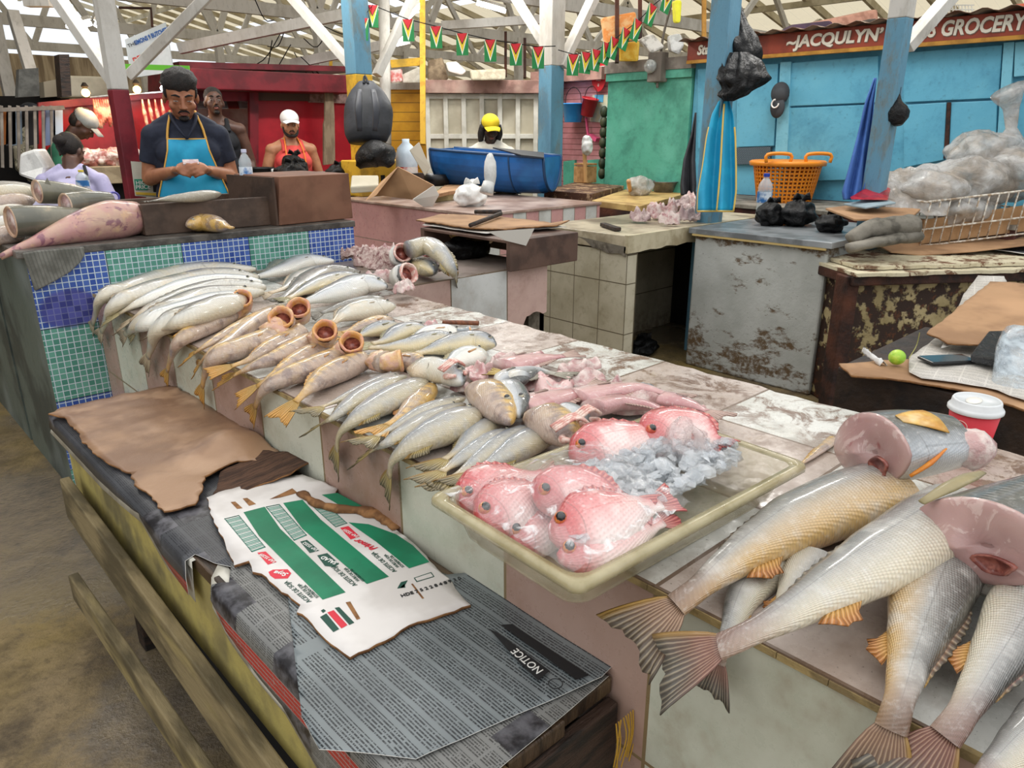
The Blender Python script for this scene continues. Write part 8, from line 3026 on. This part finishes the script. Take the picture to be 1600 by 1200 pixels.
def apron_on(root, T, sho, m, trim, rows, nx=22, off=.010, neck=True, pocket=None, z0=0):
    """bib apron: rows of (z, half width) in the local frame, laid on the shirt by casting rays"""
    me = sho.data
    bvh = BVHTree.FromPolygons([v.co for v in me.vertices], [pl.vertices[:] for pl in me.polygons])
    fwd = (T((0, 1, 1.2)) - T((0, 0, 1.2))).normalized()
    def onto(x, z):
        o_ = T((x, -.6, z))
        hit = bvh.ray_cast(o_, fwd)
        y = (hit[0] - o_).dot(fwd) if hit[0] is not None else .55
        return min(y, .62)
    n = len(rows) * 5
    grid = []
    for i in range(n + 1):
        t = i / n * (len(rows) - 1)
        j = min(int(t), len(rows) - 2)
        z = rows[j][0] + (rows[j + 1][0] - rows[j][0]) * (t - j)
        hw = rows[j][1] + (rows[j + 1][1] - rows[j][1]) * (t - j)
        grid.append([(x_ * hw, z, onto(x_ * hw, z)) for x_ in [q / nx * 2 - 1 for q in range(nx + 1)]])
    for j in range(nx + 1):                       # cloth hangs straight: never goes back under the belly
        best = 9
        for i in range(n + 1):
            x, z, y = grid[i][j]
            best = min(best + .002, y)
            grid[i][j] = (x, z, min(y, best))
    P_ = [[T((x, -.6, z)) + fwd * (y - off) for x, z, y in row] for row in grid]
    b = MB()
    b.add([q for r_ in P_ for q in r_], [(i * (nx + 1) + j, i * (nx + 1) + j + 1, (i + 1) * (nx + 1) + j + 1, (i + 1) * (nx + 1) + j) for i in range(n) for j in range(nx)])
    o = b.build('apron', m, root, smooth=True)
    o.modifiers.new('t', 'SOLIDIFY').thickness = .003
    b = MB()
    e = -fwd * .003
    b.tube([r_[0] + e for r_ in P_][::-1] + [q + e for q in P_[0]] + [r_[-1] + e for r_ in P_], .0045, 6)
    if neck:
        for s, c in ((-1, P_[0][0]), (1, P_[0][-1])):
            pts = [c + e]
            for z, x in ((1.42, .097), (1.45, .092), (1.48, .084), (1.51, .074)):
                if z < rows[0][0]: continue
                pts.append(T((x * s, -.6, z)) + fwd * (onto(x * s, z) - .008))
            b.tube(pts + [T((.066 * s, .03, 1.55))], .007, 6)
    b.build('binding', trim, o, smooth=True)
    if pocket:
        zt, zb_, hw = pocket
        b = MB()
        def on(x, z):
            i = min(range(n + 1), key=lambda q: abs(grid[q][0][1] - z))
            j = min(range(nx + 1), key=lambda q: abs(grid[i][q][0] - x))
            return T((x, -.6, z)) + fwd * (grid[i][j][2] - off - .004)
        b.tube([on(-hw, zb_), on(-hw, zt), on(0, zt), on(hw, zt), on(hw, zb_)], .0045, 6)
        b.build('pocket_binding', mat('beige binding', '#b9ab8f', None, r=.7), o, smooth=True)
    return o


# main man behind the mosaic counter
rt_, T_, H_, sho = figure('man in navy polo and turquoise apron counting money behind the mosaic counter', (1.685, 4.52, 0), math.radians(-19), M_skA, 'polo', M_navy,
    (((-.222, .05, 1.185), (-.085, -.225, 1.235)), ((.222, .05, 1.185), (.085, -.225, 1.235))), head=(.36, .05), shw=.17, eyes=.4, hw=1.1, z0=.035, hair='afro', vox=.0065, beard=True, sleeve=.62, belly=.07, hands=(.75, .65), palms=((.1, .85, -.35), (-.1, .85, -.35)), hdz=-.022)
apron_on(rt_, T_, sho, M_apron, M_aprtrim, [(1.40, .10), (1.34, .108), (1.22, .145), (1.1, .185), (.95, .19), (.7, .2)], pocket=(1.105, .95, .10))
b = MB()
for s in (-1, 1):
    b.tube([T_((.0, -.112, 1.40)), T_((.035 * s, -.105, 1.45)), T_((.062 * s, -.045, 1.512)), T_((.05 * s, .06, 1.53))], [.010, .018, .02, .016], 8, smooth=10, flat=.5)
b.build('collar', M_navy, rt_, smooth=True)
b = MB()
mc_ = T_((.0, -.285, 1.275))
b.box(mc_ + V((-.04, -.02, -.004)), mc_ + V((.04, .025, .012)), rot=(.5, 0, -.3))
tag(b.build('banknotes', mat('pale banknotes', '#c9bcb8', '#b59a9c', 40, .8)), 'folded pale banknotes held in the main man hands', 'money')
# man in the black vest behind him
M_blackcl = mat('black cotton', '#15161a', '#1f2126', 6, .85)
pb_ = PD(334, 158, 6.5)
r2, T2, H2, s2 = figure('man in black sleeveless vest standing behind the main man', (pb_.x, pb_.y, 0), math.radians(-20), M_skB, 'tank', M_blackcl,
    (((-.26, .03, 1.14), (-.25, -.10, .9)), ((.26, .03, 1.14), (.25, -.08, .9))), head=(-.12, .1), hair='short', z0=pb_.z - 1.655, vox=.010, beard=True)
b = MB()
q = T2((.09, -.125, 1.25))
b.ell(q, (.012, .004, .016))
b.build('white_logo', M_whiteink, r2, smooth=True)
# man with white cap, red vest and blue box
pc_ = PD(452, 193, 7.0)
M_redvest = mat('coral red vest', '#cf4a44', '#bb3d3a', 6, .8)
r3, T3, H3, s3 = figure('man with white cap and coral red vest before the bright red panel', (pc_.x, pc_.y, 0), math.radians(-12), M_skC, 'tank', M_redvest,
    (((-.28, .02, 1.15), (-.10, -.26, 1.06)), ((.27, .03, 1.15), (.22, -.16, .98))), head=(.12, -.12), hair=None, cap=mat('white cap cloth', '#e3e2e0', '#d3d2d0', 6, .8), z0=pc_.z - 1.655, vox=.010, beard='full', belly=.03)
b = MB()
for s in (-1, 1):
    b.tube([T3((.10 * s, -.115, 1.12)), T3((.09 * s, -.13, 1.3)), T3((.08 * s, -.09, 1.43)), T3((.06 * s, .0, 1.53))], .007, 6, smooth=10)
b.build('orange_straps', mat('orange strap', '#e07a2c', None), r3, smooth=True)
text('JAGUAR', M_whiteink, T3((-.075, -.145, 1.22)), T3((1, 0, 1.2)) - T3((0, 0, 1.2)), (0, 0, 1), .045, r3, depth=.003, name='vest_print')
b = MB()
qb = T3((-.05, -.25, 1.09))
b.box(qb + V((-.1, -.07, -.08)), qb + V((.1, .07, .1)), rot=(.3, .1, .1))
tag(b.build('paper_box', mat('pale blue paper', '#9fc4dd', '#b5d2e4', 5, .7), bevel=.006), 'pale blue paper packet held by the man in the white cap', 'packet')
# person with yellow cap behind the blue tub
py_ = PD(766, 199, 7.1)
M_cream_sh = mat('cream shirt cloth', '#cfcabd', '#bfb9aa', 6, .85)
r4, T4, H4, s4 = figure('person with yellow cap and cream shirt behind the blue tub', (py_.x, py_.y, 0), math.radians(-38), M_skD, 'polo', M_cream_sh,
    (((-.26, .02, 1.14), (-.2, -.15, .95)), ((.26, .02, 1.14), (.2, -.15, .95))), head=(.35, .15), hair='long', cap=mat('yellow cap cloth', '#e6cf2c', '#d9bd1f', 6, .8), z0=py_.z - 1.655, vox=.010)
text('AWAY', M_blackink, T4((-.09, -.155, 1.33)), T4((1, 0, 1.2)) - T4((0, 0, 1.2)), (0, 0, 1), .06, r4, depth=.003, name='shirt_print')
# woman in lilac shirt seen from behind, left
pl_ = PD(98, 236, 5.3)
M_lilac = mat('lilac shirt cloth', '#b3aecb', '#9d98b8', 6, .85, c3='#c9c4da')
r5, T5, H5, s5 = figure('woman in lilac shirt seen from behind, seated by the stone counter at the left', (pl_.x, pl_.y, 0), math.radians(150), M_skB, 'polo', M_lilac,
    (((-.28, .02, 1.16), (-.2, -.2, 1.05)), ((.28, -.02, 1.16), (.2, -.22, 1.05))), head=(.25, -.3), hair='bun', z0=pl_.z - 1.645 + .02, vox=.010, sleeve=.75, lean=.25)
b = MB()
b.tube([T5((-.1, .06, 1.52)), T5((-.13, .14, 1.4)), T5((-.05, .15, 1.2))], .012, 6, smooth=8)
b.build('black_strap', M_blackcl, r5)
b = MB()
q = T5((-.255, .03, 1.3))
b.tube([q + V((.035 * math.cos(a_), -.06, .035 * math.sin(a_))) for a_ in [i * .4 for i in range(17)]], .008, 6)
b.build('purple_ring_print', mat('purple print', '#5d5aa3', None), r5)
# person in green shirt bending to the right
pg_ = PD(106, 190, 6.3)
M_greensh = mat('green shirt cloth', '#2f6e52', '#275d45', 6, .85)
r6, T6, H6, s6 = figure('person in green shirt with grey cap, bending over the meat at the left', (pg_.x - .25, pg_.y, 0), math.radians(60), M_skB, 'polo', M_greensh,
    (((-.27, -.12, 1.2), (-.2, -.42, 1.12)), ((.27, -.12, 1.2), (.2, -.42, 1.12))), head=(.3, 0), hair='short', cap=mat('grey cap cloth', '#a3a8a6', '#8f9492', 8, .8), z0=pg_.z - 1.56, vox=.010, sleeve=1.25, lean=.55)
apron_on(r6, T6, s6, mat('aqua apron', '#8fd0d3', '#7bbfc4', 5, .7), mat('aqua binding', '#6fb5ba', None), [(1.25, .12), (1.1, .17), (.9, .19), (.6, .2)], neck=False)
# person in camouflage shirt far left
pk2 = PD(48, 180, 7.6)
k = MT('camouflage cloth', .85)
k.xyz()
n = k.noise(14, 2)
c = k.mix(n.st(.48, .52), '#8d8672', '#4e4d3d')
c = k.mix(k.noise(18, 2).st(.56, .6), c, '#b9b29c')
k.col(c)
r7, T7, H7, s7 = figure('person in camouflage shirt and dark cap at the far left edge', (pk2.x, pk2.y, 0), math.radians(35), M_skC, 'polo', k.m,
    (((-.27, -.02, 1.15), (-.15, -.3, 1.05)), ((.27, -.02, 1.15), (.15, -.3, 1.05))), head=(.1, .2), hair='long', cap=mat('dark cap cloth', '#23262d', '#2d313a', 6, .8), z0=pk2.z - 1.655, vox=.010, sleeve=1.7)
# white cloths piled by the seated woman
for i, (pts, zc, lb) in enumerate(((((30, 240), (55, 232), (72, 262), (62, 286), (28, 274)), 5.4, 'white cloth hanging beside the seated woman at the left'),)):
    b = MB()
    q = [PD(x_, y_, zc + .05 * math.sin(x_)) for x_, y_ in pts]
    b.add(q + [v + V((.1, .12, 0)) for v in q], [tuple(range(5)), tuple(range(9, 4, -1))] + [(j, (j + 1) % 5, 5 + (j + 1) % 5, 5 + j) for j in range(5)])
    tag(b.build('cloth', M_whitebag, bevel=.02), lb, 'cloth')
bottle('small bottle with yellow cap behind the catfish pieces', PD(133, 305, 4.9), .16, .04, mat('yellow cap plastic', '#d9c23c', None))
# ---------------------------------------------------------------- light
w = bpy.data.worlds.new('overcast sky')
SC.world = w
w.use_nodes = True
t = w.node_tree
bg = t.nodes['Background']
tc_ = t.nodes.new('ShaderNodeTexCoord')
sp_ = t.nodes.new('ShaderNodeSeparateXYZ')
t.links.new(tc_.outputs['Generated'], sp_.inputs[0])
z_ = E(t, sp_.outputs[2])
n = t.nodes.new('ShaderNodeValToRGB')
n.color_ramp.elements[0].color = (.52, .55, .58, 1)
n.color_ramp.elements[1].color = (1, 1, 1, 1)
n.color_ramp.elements[1].position = .8
t.links.new(z_.mx(0.0).k, n.inputs[0])
t.links.new(n.outputs[0], bg.inputs[0])
bg.inputs[1].default_value = 1.85
# unseen area lights, added above the aisles to brighten the far stalls
for i, (x, y, zz, e) in enumerate(((3.4, 5.6, 3.05, 40), (5.2, 5.6, 3.1, 60), (2.0, 5.6, 3.0, 22), (5.1, 2.6, 3.1, 30), (.6, 6.2, 3.0, 22))):
    L = bpy.data.lights.new('added fill light', 'AREA')
    L.shape = 'RECTANGLE'
    L.size, L.size_y = 1.3, .16
    L.energy = e
    L.color = (1, .98, .94)
    o = bpy.data.objects.new('added_fill_light', L)
    COL.objects.link(o)
    o.location = (x, y, zz)
SC.view_settings.exposure = -.08
